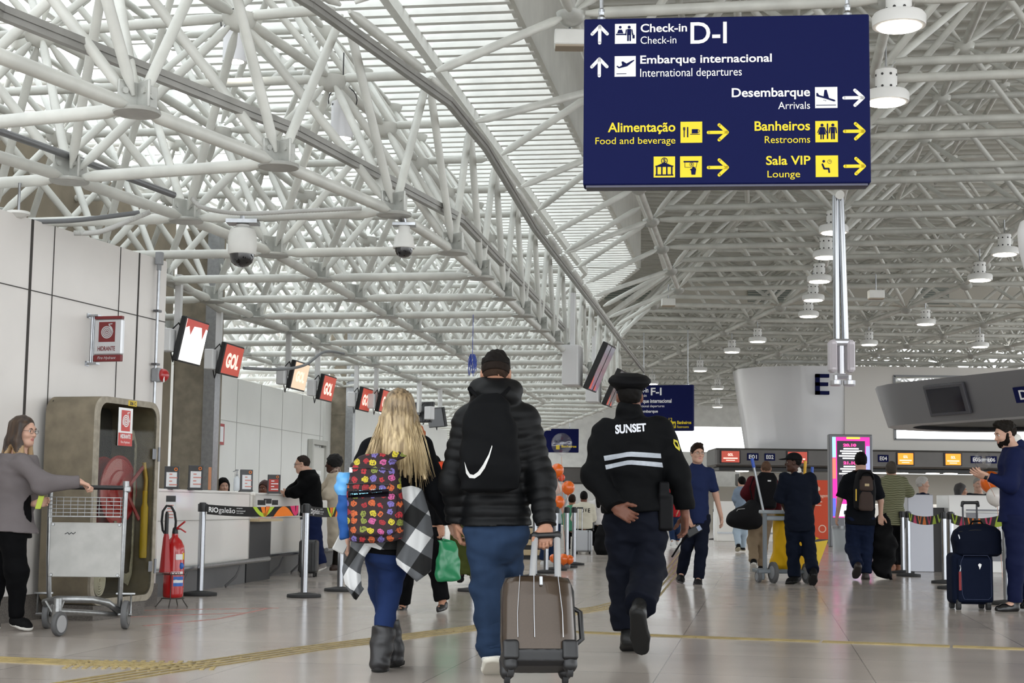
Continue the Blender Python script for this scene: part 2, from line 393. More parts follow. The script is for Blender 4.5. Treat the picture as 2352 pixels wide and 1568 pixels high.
# roof: glazed strip on the left, metal deck over the hall
DECK = mat("roof_deck", "dcdcd6", .6, noise=.1, nscale=2)
def edge(t):                                                        # fascia line, from the near end to the far end
    P = [V3(-6.2, 2.5, 0), V3(-.95, 13.6, 0), V3(2.75, 37, 0), V3(-1.2, 75, 0)]
    for a, b in zip(P[:-1], P[1:]):
        L = np.linalg.norm(b-a)
        if t <= L: return a+(b-a)*t/L, unit(b-a)
        t -= L
    return P[-1], unit(P[-1]-P[-2])
mb = MB(); ribs = MB(); lou = MB(); gl = MB()
ts = np.arange(0, 74.5, 1.); E_ = [edge(t) for t in ts]
for (a, d), (b, d2x) in zip(E_[:-1], E_[1:]):
    na = np.cross(d, UP); nb = np.cross(d2x, UP)
    v = [a+na*.3+UP*9.2, a+na*26+UP*9.5, b+nb*26+UP*9.5, b+nb*.3+UP*9.2]; v += [x+UP*.12 for x in v]
    mb.add(v, [(0, 1, 2, 3), (7, 6, 5, 4), (0, 4, 5, 1), (2, 6, 7, 3), (1, 5, 6, 2), (3, 7, 4, 0)])
    for o_ in (.0, .5):
        c = a+(b-a)*o_; lou_d = na
        ribs.box(c+na*13+UP*9.15, (25.4, .07, .1), (na, d, UP))
    [lou.box(a+(b-a)*k-na*2.0+UP*6.75, (4.6, .1, .14), (na, d, UP)) for k in (0, .33, .66)]; lou.box(a-na*8+UP*6.75, (8, .06, .16), (na, d, UP))
    gl.add([a-na*.2+UP*7.1, a-na*13+UP*6.95, b-nb*13+UP*6.95, b-nb*.2+UP*7.1], [(3, 2, 1, 0)])
deck = S('ceiling', mb, DECK); ribs.build('deck_rib', DECK, deck)
sk = S('skylight', gl, glassmat('skylight_glass', (.97, .99, 1), .95)); lou.build('louvre', WHITE, sk)
mb = MB()
for k in range(-1, 13, 2):
    pts = [edge(t)[0]-np.cross(edge(t)[1], UP)*k+UP*6.6 for t in np.arange(0, 75, 3.)]
    for a, b in zip(pts[:-1], pts[1:]): dd = unit(b-a); mb.box((a+b)/2, (np.linalg.norm(b-a), .1, .16), (dd, np.cross(UP, dd), UP))
mb.build('skylight_beam', WHITE, sk)
mb = MB()                                                           # upstand between the low glazed roof and the deck
for (a, d), (b, d2x) in zip(E_[:-1], E_[1:]):
    na = np.cross(d, UP); mb.add([a+na*.25+UP*6.7, b+na*.25+UP*6.7, b+na*.25+UP*9.25, a+na*.25+UP*9.25, a+na*.35+UP*6.7, b+na*.35+UP*6.7, b+na*.35+UP*9.25, a+na*.35+UP*9.25], [(0, 1, 2, 3), (7, 6, 5, 4), (0, 4, 5, 1)])
S('wall_upstand', mb, DECK)
# ------------------------------------------------------------------ space frames
VERT_CAM = lambda p: np.linalg.norm(np.asarray(p)-CAM)
def frame(name, rows, top, label, r=.045, extra=(), plates='disc', diag_r=None, nkeep=100, upper=False):
    """rows[i][j] bottom nodes, top[i][j] top nodes over the cells"""
    root = thing(name, None, None, (0, 0, 0), kind='structure')
    chords = []; diags = []; tops = []; nodes = []
    I, J = len(rows), len(rows[0])
    for i in range(I):
        for j in range(J):
            if not upper: nodes.append((rows[i][j], 0))
            if j < J-1: chords.append((rows[i][j], rows[i][j+1]))
            if i < I-1: chords.append((rows[i][j], rows[i+1][j]))
    I2, J2 = len(top), len(top[0])
    for i in range(I2):
        for j in range(J2):
            nodes.append((top[i][j], 1))
            if j < J2-1: tops.append((top[i][j], top[i][j+1]))
            if i < I2-1: tops.append((top[i][j], top[i+1][j]))
            for a, b in ((i, j), (i+1, j), (i, j+1), (i+1, j+1)):
                if a < I and b < J: diags.append((top[i][j], rows[a][b]))
    for kind_, a, b in extra: {'c': chords, 'd': diags, 't': tops}[kind_].append((a, b))
    def seen(p):
        v = np.asarray(p)-CAM
        if v@_FW < 1: return False
        x, y = prj(p); return -60 < x < 2412 and -60 < y < 1500
    def emit(lst, nm, rad, seg):
        ok = sorted([t for t in lst if seen((t[0]+t[1])/2) or seen(t[0]) or seen(t[1])], key=lambda t: VERT_CAM((t[0]+t[1])/2))
        rest = MB()
        for k, (a, b) in enumerate(ok):
            L = np.linalg.norm(b-a); d = (b-a)/L; e = .09
            if k < nkeep: MB().tube(a+d*e, b-d*e, rad, seg, taper=.09).build(nm, TUBEM, root, 60)
            else: rest.tube(a+d*e, b-d*e, rad, 7, taper=.09)
        if rest.n: rest.build(nm+'_rest', TUBEM, root, 60, kind='stuff')
    if not upper: emit(chords, 'lower_chord', r, 12)
    emit(tops, 'upper_chord', r*.95, 12); emit(diags, 'diagonal', diag_r or r*.8, 12)
    ok = sorted([t for t in nodes if seen(t[0])], key=lambda t: VERT_CAM(t[0])); rest = MB()
    for k, (p, hi) in enumerate(ok):
        mb = MB() if k < nkeep else rest
        if hi == 0 and plates == 'disc':
            mb.lathe(p+UP*(-.035), [(.0, 0), (.15, 0), (.155, .012), (.15, .026), (0, .026)], n=18)
            if k < nkeep:
                for t in range(4):
                    a_ = t*math.pi/2+.78; d_ = V3(math.cos(a_), math.sin(a_), 0)
                    mb.box(p+d_*.07+UP*.08, (.15, .02, .18), (d_, np.cross(UP, d_), UP), .006)
                    mb.tube(p+d_*.1+np.cross(UP, d_)*.025+UP*.1, p+d_*.1-np.cross(UP, d_)*.025+UP*.1, .022, 8)
        else:
            mb.lathe(p+UP*(-.13), [(.02, 0), (.08, .02), (.125, .06), (.145, .11), (.15, .14), (0, .15)], n=16)
        if k < nkeep: mb.build('node_plate', TUBEM if hi else mat('plate_grey', 'b9bab5', .4, .3, noise=.2, nscale=8), root, 40)
    if rest.n: rest.build('node_plate_rest', TUBEM, root, 40, kind='stuff')
    return root
def line_pts():
    A = [(-3.85, 6.4), (-3.1, 8.2), (-2.43, 9.731), (-1.75, 11.281), (-1.032, 13.15)]
    Vv = [(-1.62, .72), (-1.66, .68), (-1.7, .65), (-1.73, .62), (-1.88, .41)]
    for k in range(14): A.append((-.598+.249*k, 15.129+1.682*k)); Vv.append((-1.82, .3))
    x, y = A[-1]
    for k in range(1, 15): A.append((x-.185*k, y+1.69*k)); Vv.append((-1.83, -.16))
    return A, Vv
LA, LV = line_pts(); ZL, ZE = 3.45, 4.95
NJ = 6
LR = [[V3(a[0]+v[0]*j, a[1]+v[1]*j, ZL) for j in range(NJ)] for a, v in zip(LA, LV)]
LT = [[(LR[i][j]+LR[i+1][j]+LR[i][j+1]+LR[i+1][j+1])/4+UP*(ZE-ZL) for j in range(NJ-1)] for i in range(len(LR)-1)]
EDGE = [(LR[i][0]+LR[i+1][0])/2+UP*(ZE-ZL) for i in range(len(LR)-1)]
ex = []
for i in range(len(EDGE)):
    ex += [('d', EDGE[i], LR[i][0]), ('d', EDGE[i], LR[i+1][0]), ('t', EDGE[i], LT[i][0])]
    if i: ex.append(('t', EDGE[i-1], EDGE[i]))
frame('space_frame', LR, LT, '', r=.047, extra=ex, nkeep=100)
LU = [[(LT[i][j]+LT[i+1][j]+LT[i][j+1]+LT[i+1][j+1])/4+UP*1.35 for j in range(NJ-2)] for i in range(len(LT)-1)]
frame('space_frame_upper', LT[1:], LU[1:], '', r=.042, plates='cup', nkeep=60, upper=True)
# hall frame
HA = [(-.35+.4485*k, 9.4+2.75*k) for k in range(10)]
x, y = HA[-1]; HVV = [(3.07, -.48)]*10
HA += [(x-.3*k, y+2.75*k) for k in range(1, 15)]; HVV += [(3.1, .22)]*14
HR = [[V3(a[0]+v[0]*j, a[1]+v[1]*j, 5.8+.02*j) for j in range(8)] for a, v in zip(HA, HVV)]
HT = [[(HR[i][j]+HR[i+1][j]+HR[i][j+1]+HR[i+1][j+1])/4+UP*1.6 for j in range(7)] for i in range(len(HR)-1)]
ex = []
for i, e in enumerate(EDGE):
    k = min(range(len(HR)), key=lambda t: abs(HR[t][0][1]-e[1]-.7))
    if i % 1 == 0: ex.append(('d', e, HR[k][0]))
    k2 = min(range(len(HT)), key=lambda t: abs(HT[t][0][1]-e[1]-1.2)); 
    if i % 2 == 0 and k != k2: ex.append(('d', e, (HR[k2][0]+HR[min(k2+1, len(HR)-1)][0])/2))
# doubled lower chords and purlins of the hall
for i in range(len(HR)):
    m1 = [(HR[i][j]+HR[min(i+1, len(HR)-1)][j])/2 for j in range(8)]
    for j in range(7): ex.append(('t', HR[i][j]+UP*.22+AD*.1, HR[i][j+1]+UP*.22+AD*.1))
frame('space_frame', HR, HT, '', r=.055, extra=ex, plates='cup', nkeep=100)
HU = [[(HT[i][j]+HT[i+1][j]+HT[i][j+1]+HT[i+1][j+1])/4+UP*1.3 for j in range(6)] for i in range(len(HT)-1)]
exu = []
for j in range(7):
    for o_ in (-.8, .8):
        for i in range(len(HT)-1): exu.append(('t', HT[i][j]+V3(o_, 0, .35), HT[i+1][j]+V3(o_, 0, .35)))
frame('space_frame_upper', HT, HU, '', r=.05, extra=exu, plates='cup', nkeep=60, upper=True)
# cable rails along the fascia
RAILM = mat('rail_grey', '9b9a96', .4, .5, noise=.15, nscale=5)
def railing(pts, name):
    mb = MB(); P = [np.array(p) for p in pts]
    for a, b in zip(P[:-1], P[1:]):
        d = unit(b-a); s_ = unit(np.cross(d, UP)); u_ = np.cross(s_, d); L = np.linalg.norm(b-a)
        mb.box((a+b)/2, (L, .075, .045), (d, s_, u_)); mb.box((a+b)/2-u_*.04, (L, .05, .045), (d, s_, u_))
    S(name, mb, RAILM)
railing([(-3.3, 7.6, 3.85), atz(0, 20, 3.85)] + [atz(*p, 3.85) for p in ((680, 295), (1060, 500))]+[atz(1330, 790, 3.85)], 'fascia_rail')
railing([atz(560, -90, 4.6), atz(713, 0, 4.6), atz(1031, 229, 4.6), atz(1114, 331, 4.6), atz(1227, 520, 4.6), atz(1480, 852, 4.6)], 'fascia_rail')
# ------------------------------------------------------------------ signs
NAVY = mat('sign_navy', '0d1446', .65, spec=.12); SWHITE = mat('sign_lettering', 'f1f1f1', .5); SYEL = mat('sign_yellow', 'efd500', .5)
def big_sign(label, Y0, Y1, corners, letters, hang, group='hanging direction signs'):
    tl, tr, br, bl = corners
    o = aty(*bl, Y0); e = aty(*br, Y1); tp = aty(*tl, Y0); ex = unit((e-o)*V3(1, 1, 0)); W = np.linalg.norm((e-o)[:2]); H = tp[2]-o[2]
    th = .16; fc = Face(V3(o[0], o[1], (o[2]+e[2])/2), ex, UP)
    t = thing('direction_sign', label, 'sign', fc.at(W/2, 0, -th/2), group)
    mb = MB(); fc.box(mb, 0, 0, W, H, -th, 0, .008); mb.build('sign_panel', NAVY, t)
    mb = MB(); fc.box(mb, .02, -.015, W-.02, 0, -th+.015, -.015); mb.build('bottom_rail', mat('rail_dark', '4a4a58', .4, .6), t)
    for hx in hang:
        mb = MB(); c = fc.at(W*hx, H, -th/2); mb.tube(c, c+UP*((5.8 if Y0 < 60 else 9.2)-c[2]), .014, 8); mb.lathe(c, [(.03, 0), (.03, .03), (.018, .05), (.022, .07), (.022, .09), (.012, .1)], n=10); mb.build('hanger_rod', STEEL, t)
    letters(fc, W, H, t); return t
def icon_person(fc, mb, x, y, s):                                    # standing figure, s = height
    fc.disc(mb, x, y+s*.9, s*.095, .0045); fc.rect(mb, x-s*.13, y+s*.38, x+s*.13, y+s*.78, .0045)
    fc.line(mb, [(x-s*.18, y+s*.72), (x-s*.22, y+s*.4)], s*.07, .0045); fc.line(mb, [(x+s*.18, y+s*.72), (x+s*.22, y+s*.4)], s*.07, .0045)
    fc.line(mb, [(x-s*.07, y+s*.42), (x-s*.07, y+s*.03)], s*.1, .0045); fc.line(mb, [(x+s*.07, y+s*.42), (x+s*.07, y+s*.03)], s*.1, .0045)
def icon_woman(fc, mb, x, y, s):
    fc.disc(mb, x, y+s*.9, s*.095, .0045); fc.poly(mb, [(x-s*.1, y+s*.78), (x-s*.24, y+s*.3), (x+s*.24, y+s*.3), (x+s*.1, y+s*.78)], .0045)
    fc.line(mb, [(x-s*.14, y+s*.74), (x-s*.27, y+s*.42)], s*.06, .0045); fc.line(mb, [(x+s*.14, y+s*.74), (x+s*.27, y+s*.42)], s*.06, .0045)
    fc.line(mb, [(x-s*.07, y+s*.34), (x-s*.07, y+s*.03)], s*.08, .0045); fc.line(mb, [(x+s*.07, y+s*.34), (x+s*.07, y+s*.03)], s*.08, .0045)
def sign_main(fc, W, H, t):
    k = W/2215.
    def M(x, y): u = (x-70)/2215.; top = 158-66*u; bot = 1437-40*u; return u*W, (bot-y)/(bot-top)*H
    w_, ye = (SWHITE, 'white_lettering'), (SYEL, 'yellow_lettering')
    def T(mk, s, x0, x1, yt, yb, b=0., xr=None):
        a = M(x0 if xr is None else xr, yt); c = M(x0 if xr is None else xr, yb); mb = MB(); fc.text(mb, s, M(x0, yb)[0], M(x1, yb)[0], c[1], a[1], .003, b); mb.build(mk[1], mk[0], t)
    B = .018
    T(w_, 'Check-in', 515, 878, 192, 258, B); T(w_, 'Check-in', 515, 795, 290, 348); T(w_, 'D-I', 905, 1188, 175, 342, .012)
    T(w_, 'Embarque internacional', 513, 1535, 438, 522, B); T(w_, 'International departures', 513, 1303, 541, 624)
    T(w_, 'Desembarque', 1225, 1827, 676, 768, B, 1500); T(w_, 'Arrivals', 1582, 1826, 782, 838, 0, 1700)
    T(ye, 'Alimentação', 262, 788, 954, 1046, B, 500); T(ye, 'Food and beverage', 165, 788, 1068, 1136, 0, 500)
    T(ye, 'Banheiros', 1400, 1825, 932, 1006, B, 1600); T(ye, 'Restrooms', 1478, 1825, 1046, 1100, 0, 1650)
    T(ye, 'Sala VIP', 1487, 1826, 1198, 1268, B, 1650); T(ye, 'Lounge', 1497, 1746, 1312, 1380, 0, 1620)
    def arrow(mk, x, y, up, s=78):
        x, y = M(x, y); s *= k; wd_ = 26*k; mb = MB()
        if up: fc.line(mb, [(x, y-s*.88), (x, y+s*.85)], wd_); fc.line(mb, [(x-s*.76, y+s*.05), (x, y+s*.86), (x+s*.76, y+s*.05)], wd_)
        else: fc.line(mb, [(x-s*.95, y), (x+s*.9, y)], wd_); fc.line(mb, [(x+s*.12, y+s*.76), (x+s*.92, y), (x+s*.12, y-s*.76)], wd_)
        mb.build('arrow', mk[0], t)
    arrow(w_, 193, 278, True); arrow(w_, 192, 532, True); arrow(w_, 2160, 746, False)
    for a, b in ((1118, 1024), (2162, 1004), (1118, 1293), (2162, 1272)): arrow(ye, a, b, False)
    IC = []
    def sq(mk, x0, y0, x1, y1): mb = MB(); a = M(x0, (y0+y1)/2); b = M(x1, (y0+y1)/2); h = (y1-y0)/2*k*1.01; fc.rect(mb, a[0], a[1]-h, b[0], a[1]+h, .002); IC.append((mb.build('pictogram_field', mk[0], t), MB())); return a[0], a[1]-h, (b[0]-a[0])
    # check-in desk pictogram
    x, y, s = sq(w_, 313, 192, 480, 352); ic = IC[-1][1]; P = lambda a, b: (x+a*s, y+b*s)
    fc.rect(ic, *P(.05, .42), *P(.55, .48), .0045); fc.disc(ic, *P(.25, .8), s*.065, .0045); fc.poly(ic, [P(.1, .5), P(.17, .68), P(.33, .68), P(.4, .5)], .0045)
    icon_person(fc, ic, *P(.67, .13), s*.74); fc.rect(ic, *P(.83, .25), *P(.93, .42), .0045); fc.line(ic, [P(.86, .25), P(.86, .48)], s*.02, .0045)
    # take-off
    x, y, s = sq(w_, 312, 443, 478, 607); ic = IC[-1][1]; fc.line(ic, [P(.1, .14), P(.55, .14)], s*.03, .0045); fc.poly(ic, [P(.08, .5), P(.14, .53), P(.22, .47), P(.36, .55), P(.32, .72), P(.4, .74), P(.56, .63), P(.78, .75), P(.93, .81), P(.92, .76), P(.6, .5), P(.2, .4)], .0045)
    # landing
    x, y, s = sq(w_, 1865, 666, 2036, 831); ic = IC[-1][1]; fc.line(ic, [P(.06, .13), P(.92, .13)], s*.03, .0045); fc.poly(ic, [P(.06, .7), P(.12, .7), P(.18, .6), P(.38, .54), P(.42, .84), P(.52, .84), P(.62, .46), P(.86, .38), P(.92, .32), P(.84, .3), P(.5, .42), P(.06, .55)], .0045)
    fc.disc(ic, *P(.4, .36), s*.02, .0045); fc.disc(ic, *P(.47, .34), s*.02, .0045)
    # food
    x, y, s = sq(ye, 828, 944, 996, 1110); ic = IC[-1][1]; fc.line(ic, [P(.17, .28), P(.17, .72)], s*.045, .0045)
    for d_ in (-.04, 0, .04): fc.line(ic, [P(.17+d_, .6), P(.17+d_, .73)], s*.02, .0045)
    fc.line(ic, [P(.33, .28), P(.33, .72)], s*.06, .0045); fc.poly(ic, [P(.52, .44), P(.8, .44), P(.8, .64), P(.52, .64)], .0045); fc.ring(ic, *P(.82, .55), s*.06, s*.025, .0045); fc.line(ic, [P(.46, .4), P(.88, .4)], s*.03, .0045)
    # toilets
    x, y, s = sq(ye, 1865, 928, 2036, 1094); ic = IC[-1][1]; icon_woman(fc, ic, *P(.3, .14), s*.72); fc.rect(ic, *P(.51, .15), *P(.57, .86), .0045); icon_person(fc, ic, *P(.78, .14), s*.72)
    # bank
    x, y, s = sq(ye, 620, 1213, 786, 1377); ic = IC[-1][1]; fc.ring(ic, *P(.5, .79), s*.14, s*.035, .0045); fc.text(ic, '$', x+.43*s, x+.57*s, y+.68*s, y+.9*s, .0045, .01)
    fc.poly(ic, [P(.08, .53), P(.5, .72), P(.92, .53)], .0045); fc.rect(ic, *P(.08, .5), *P(.92, .56), .0045)
    for a in (.13, .37, .6, .83): fc.rect(ic, *P(a-.02, .12), *P(a+.05, .5), .0045)
    fc.rect(ic, *P(.08, .08), *P(.92, .14), .0045)
    # cash machine
    x, y, s = sq(ye, 825, 1209, 993, 1374); ic = IC[-1][1]; fc.rect(ic, *P(.16, .7), *P(.84, .77), .0045); fc.line(ic, [P(.22, .7), P(.22, .47), P(.74, .47), P(.78, .7)], s*.02, .0045); fc.ring(ic, *P(.53, .61), s*.09, s*.02, .0045)
    fc.text(ic, '$', x+.49*s, x+.57*s, y+.55*s, y+.67*s, .0045); fc.poly(ic, [P(.52, .12), P(.7, .12), P(.74, .4), P(.66, .46), P(.6, .52), P(.56, .44), P(.5, .34)], .0045); fc.line(ic, [P(.48, .36), P(.54, .38)], s*.05, .0045)
    # lounge
    x, y, s = sq(ye, 1865, 1193, 2036, 1360); ic = IC[-1][1]; fc.disc(ic, *P(.36, .72), s*.06, .0045); fc.line(ic, [P(.3, .58), P(.38, .38), P(.58, .38), P(.6, .22)], s*.08, .0045); fc.ring(ic, *P(.62, .7), s*.085, s*.015, .0045); fc.line(ic, [P(.62, .76), P(.62, .7), P(.67, .7)], s*.012, .0045)
    for o, mb in IC: mb.build('pictogram', NAVY, o)
big_sign('large dark blue direction sign reading Check-in D-I hanging overhead', 10.55, 10.36, [(1343, 47), (1999, 28), (2001, 416), (1339, 428)], sign_main, (.06, .93))
def sign_far(fc, W, H, t):
    k = W/2.
    for s_, x0, x1, y0, y1, b, y in (('Check-in', .3, .75, .2, .06, .02, 0), ('Check-in', .3, .7, .32, .24, 0, 0), ('F-I', .82, 1.12, .28, .07, .02, 0), ('Embarque internacional', .3, 1.4, .52, .38, .02, 0), ('International departures', .3, 1.2, .63, .54, 0, 0), ('Desembarque', .38, 1.02, .78, .68, .02, 0), ('Estacionamento Terminal 2', .3, 1.42, 1., .9, .02, 1)):
        mb = MB(); fc.text(mb, s_, x0*k, x1*k, H-y0*k, H-y1*k, .003, b); mb.build('yellow_lettering' if y else 'white_lettering', SYEL if y else SWHITE, t)
    for s_, x1, y0, y1, b in (('Banheiros', 1.95, .17, .26, .02), ('Restrooms', 1.88, .06, .13, 0)): mb = MB(); fc.text(mb, s_, 1.56*k, x1*k, y0*k, y1*k, .003, b); mb.build('yellow_lettering', SYEL, t)
    mb = MB(); fc.rect(mb, 1.36*k, .06*k, 1.52*k, .24*k, .002); o = mb.build('pictogram_field', SYEL, t); ic = MB(); icon_woman(fc, ic, 1.405*k, .08*k, .13*k); icon_person(fc, ic, 1.475*k, .08*k, .13*k); ic.build('pictogram', NAVY, o)
big_sign('dark blue F-I direction sign hanging beyond the security guard', 42.6, 42, [(1428, 887), (1593, 886), (1592, 986), (1428, 990)], sign_far, (.3, .92))
def sign_tiny(fc, W, H, t):
    ye = MB(); fc.rect(ye, W*.5, H*.12, W*.58, H*.3, .003); fc.text(ye, 'Banheiros', W*.62, W*.95, H*.2, H*.3, .003, .02); ye.build('yellow_lettering', SYEL, t)
big_sign('small distant dark blue sign behind the clear balloon', 66, 66, [(1225, 984), (1330, 984), (1329, 1038), (1225, 1038)], sign_tiny, (.2, .8))

# ------------------------------------------------------------------ lamps
LAMPW = mat('lamp_white', 'e8e8e6', .35); GLOW = mat('lamp_glow', 'fff4e4', .5, emit=14.); HOLE = mat('hole_dark', '3a3a3a', .7)
def hall_lamp(c, label):                                             # c: centre of the glowing face
    t = thing('pendant_lamp', label, 'lamp', c, 'round pendant lamps of the hall')
    mb = MB(); mb.lathe(c, [(.2, .0), (.235, .005), (.24, .09), (.22, .12), (.13, .13), (.125, .14)], n=28); mb.build('reflector_rim', LAMPW, t, 40)
    mb = MB(); mb.lathe(c+UP*.13, [(.115, 0), (.115, .22), (.09, .24)], n=20); h = mb.build('housing', LAMPW, t, 40)
    mb = MB()
    for k in range(8):
        a = k*math.pi/4+.2
        for z in (.16, .29): d_ = V3(math.cos(a), math.sin(a), 0); mb.tube(c+d_*.113+UP*z, c+d_*.118+UP*z, .014, 8)
    mb.build('vent_hole', HOLE, h)
    mb = MB(); mb.lathe(c+UP*-.012, [(0.01, 0), (.19, .004), (.2, .014)], n=28); mb.build('diffuser', GLOW, t)
    mb = MB(); mb.tube(c+UP*.36, c+UP*(.62 if c[1] < 50 else 1.5), .012, 6); mb.tube(c+UP*.36+V3(.03, 0, 0), c+UP*.45+V3(.1, .0, 0), .004, 5); mb.build('stem', STEEL, t)
    return t
lamp0 = None; LP = [(2065, 62, 'largest lit pendant lamp, right of the big blue sign', 5.25), (2036, 236, 'lit pendant lamp half hidden by the right edge of the big blue sign', 5.25)]
for i, (x, y) in enumerate(((1915, 535), (1898, 592), (1882, 647), (1868, 690), (1857, 727))):
    LP.append((x, y, '%s pendant lamp down the row beside the hanging speaker pole' % ('first', 'second', 'third', 'fourth', 'fifth')[i], 5.4))
for i, (x, y) in enumerate(((1740, 785), (1681, 809), (1608, 852), (1498, 882))):
    LP.append((x, y, '%s lamp of the bent row running back towards the guard cap' % ('first', 'second', 'third', 'fourth')[i], 5.4))
for i, (x, y) in enumerate(((2308, 585), (2251, 644), (2126, 745), (1996, 792))):
    LP.append((x, y, '%s pendant lamp along the right-hand row of the hall' % ('first', 'second', 'third', 'fourth')[i], 5.4))
for x, y, l in ((2251, 797, 'pendant lamp high above the grey round canopy'), (1648, 893, 'small far lamp left of the white drum'), (1648, 935, 'small far lamp halfway down beside the white drum'), (1715, 930, 'small far lamp touching the white drum edge'), (1712, 965, 'lowest small far lamp beside the white drum')):
    LP.append((x, y, l, 5.4 if y < 960 else 5.0))
for x, y, l, z in LP:
    c = atz(x, y, z)
    if lamp0 is None: lamp0 = hall_lamp(c, l); lc = c
    else: dup(lamp0, c-lc, l)
# cylindrical cans over the check-in zone
def can(c, label, r=.11, h=.36):
    t = thing('cylinder_lamp', label, 'lamp', c, 'white cylinder lamps over the check-in zone')
    mb = MB(); mb.lathe(c, [(r*.8, .03), (r*.85, 0), (r, 0), (r, h), (r*.2, h)], n=28); mb.build('housing', mat('can_white', 'dadade', .35, .2), t, 40)
    mb = MB(); mb.lathe(c+UP*.004, [(.005, 0), (r*.82, .01)], n=24); mb.build('diffuser', GLOW, t)
    mb = MB()
    for k in range(5): a = k*1.256; d_ = V3(math.cos(a), math.sin(a), 0); mb.tube(c+d_*r*.98+UP*h*.9, c+d_*r*1.01+UP*h*.9, .012, 8)
    mb.build('vent_hole', HOLE, t)
    mb = MB(); mb.path([c+UP*h+V3(math.cos(a)*.14, 0, .02+math.sin(a)*.14) for a in np.linspace(-.3, 3.4, 12)], .006, 6); mb.tube(c+UP*h, c+UP*(h+.5), .006, 5); mb.build('cable', RUBBER, t)
can(aty(538, 142, 14.3), 'white cylinder lamp hanging high in the upper left lattice'); can(aty(785, 318, 14.8), 'white cylinder lamp with looped cable over the bent rail')

# ------------------------------------------------------------------ dome cameras
def dome(px, py_top, py_bot, Y, label, fat):
    b = aty(px, py_bot, Y); tz = aty(px, py_top, Y)[2]; H = tz-b[2]; t = thing('dome_camera', label, 'security camera', b, 'dome security cameras under the lattice')
    g = mat('dome_black', '0c0d12', .06, coat=1.); R_ = H*.27
    mb = MB(); mb.lathe(b, [(.005, 0), (R_*.5, H*.03), (R_*.8, H*.1), (R_*.92, H*.2), (R_*.95, H*.28)], n=24); mb.build('lens_dome', g, t, 60)
    prof = [(R_, H*.27), (R_*1.08, H*.3), (R_*1.12, H*.45), (R_*1.1, H*.65), (R_*.95, H*.8), (R_*.5, H*.86), (R_*.5, H*.9)] if fat else [(R_*1.15, H*.27), (R_*1.2, H*.3), (R_*1.05, H*.42), (R_*1.0, H*.6), (R_*.62, H*.72), (R_*.6, H*.95)]
    mb = MB(); mb.lathe(b, prof, n=24); mb.build('housing', WHITE, t, 40)
    mb = MB(); mb.box(b+UP*H*.95, (R_*2.4, R_*1.6, H*.08)); 
    mb.tube(b+UP*H*.93, V3(b[0], b[1], max(3.47, b[2]+H)), .03, 10) if fat else mb.tube(b+UP*H*.9, V3(b[0]-.02, b[1]-.05, 3.45), .03, 10); mb.build('mount', STEEL, t); return t
dome(555, 505, 614, 13.42, 'larger white dome camera hanging beside the left wall corner', True); dome(927, 512, 592, 13.3, 'smaller white dome camera on the fascia chord', False)

# ------------------------------------------------------------------ screens over the check-in desks
ORANGE = mat('screen_orange', 'b84a3a', .4, emit=.4); SCW = mat('screen_white', 'fbf7f2', .4, emit=1.6); BEI = mat('screen_beige', 'd2b79c', .4, emit=.7); SLET = mat('screen_lettering', 'f0c8bb', .4, emit=.8); REDS = mat('screen_red', 'a04038', .4, emit=.6)
SPOST = []
def screen(px, py, label, kind, zc=2.8, w_=.72, h=.42, tilt=.2, yaw=None, pole=None):
    c = atz(px, py, zc); n = AN if yaw is None else V3(math.cos(yaw), math.sin(yaw), 0)
    s_ = np.cross(UP, n); n_t = unit(n*math.cos(tilt)-UP*math.sin(tilt)); u_ = np.cross(n_t, s_)
    t = thing('flight_screen', label, 'screen', c-UP*h/2, 'screens hanging over the check-in desks')
    f = Face(c-s_*w_/2-u_*h/2, s_, u_); mb = MB(); f.box(mb, 0, 0, w_, h, -.07, 0, .01); mb.build('screen_case', BLACK, t)
    mb = MB(); f.rect(mb, .02, .02, w_-.02, h-.02, .002); d = mb.build('display', {'gol': ORANGE, 'white': SCW, 'beige': BEI, 'off': mat('screen_grey', '77797e', .25)}[kind], t)
    if kind == 'gol': mb = MB(); f.text(mb, 'GOL', .12, w_-.12, .1, h-.12, .004, .05); mb.build('lettering', SLET, t)
    if kind == 'beige': mb = MB(); f.text(mb, 'GOL', .15, w_-.15, .12, h-.14, .004, .05); mb.build('lettering', mat('screen_pale', 'decbb8', .4, emit=.8), t)
    if kind == 'white': mb = MB(); f.poly(mb, [(.02, h-.02), (.02, h-.13), (.12, h-.1), (.2, h-.2), (.27, h-.09), (.5, h-.08), (.58, h-.22), (.64, h-.08), (w_-.02, h-.09), (w_-.02, h-.02)][::-1], .004); mb.build('red_banner', REDS, t)
    p = c-n*.16+s_*-.1; SPOST.append(V3(p[0], p[1], 3.46)); mb = MB(); mb.box(V3(p[0], p[1], (c[2]+3.45)/2+.05), (.07, .07, 3.45-c[2]+.1), (n, s_, UP)); mb.box(c-n*.1, (.12, .1, .1), (n, s_, UP)); mb.build('hanging_post', mat('post_white', 'd8d8d8', .5), t)
    mb = MB(); mb.box(p-s_*.28-UP*.02, (.12, .18, .26), (n, s_, UP), .01); b_ = mb.build('junction_box', mat('box_white', 'd5d5d6', .5), t)
    mb = MB(); mb.path([p-s_*.2+UP*.1, p-s_*.1+UP*.2+n*.05, p+UP*.12+n*.05, p-s_*.12-UP*.25, p-s_*.2-UP*.12], .008, 6); mb.build('cable', RUBBER, t)
    return t
screen(445, 785, 'white glowing screen with a red top edge, nearest over the desks', 'white', 2.78, h=.52)
screen(534, 828, 'orange screen nearest the white one, over the first desk', 'gol'); screen(690, 864, 'pale beige screen hanging between two orange ones', 'beige')
screen(754, 892, 'orange screen directly right of the beige one', 'gol'); screen(841, 918, 'orange screen just left of the blonde hair', 'gol'); screen(886, 922, 'orange screen mostly hidden by the blonde hair', 'gol')
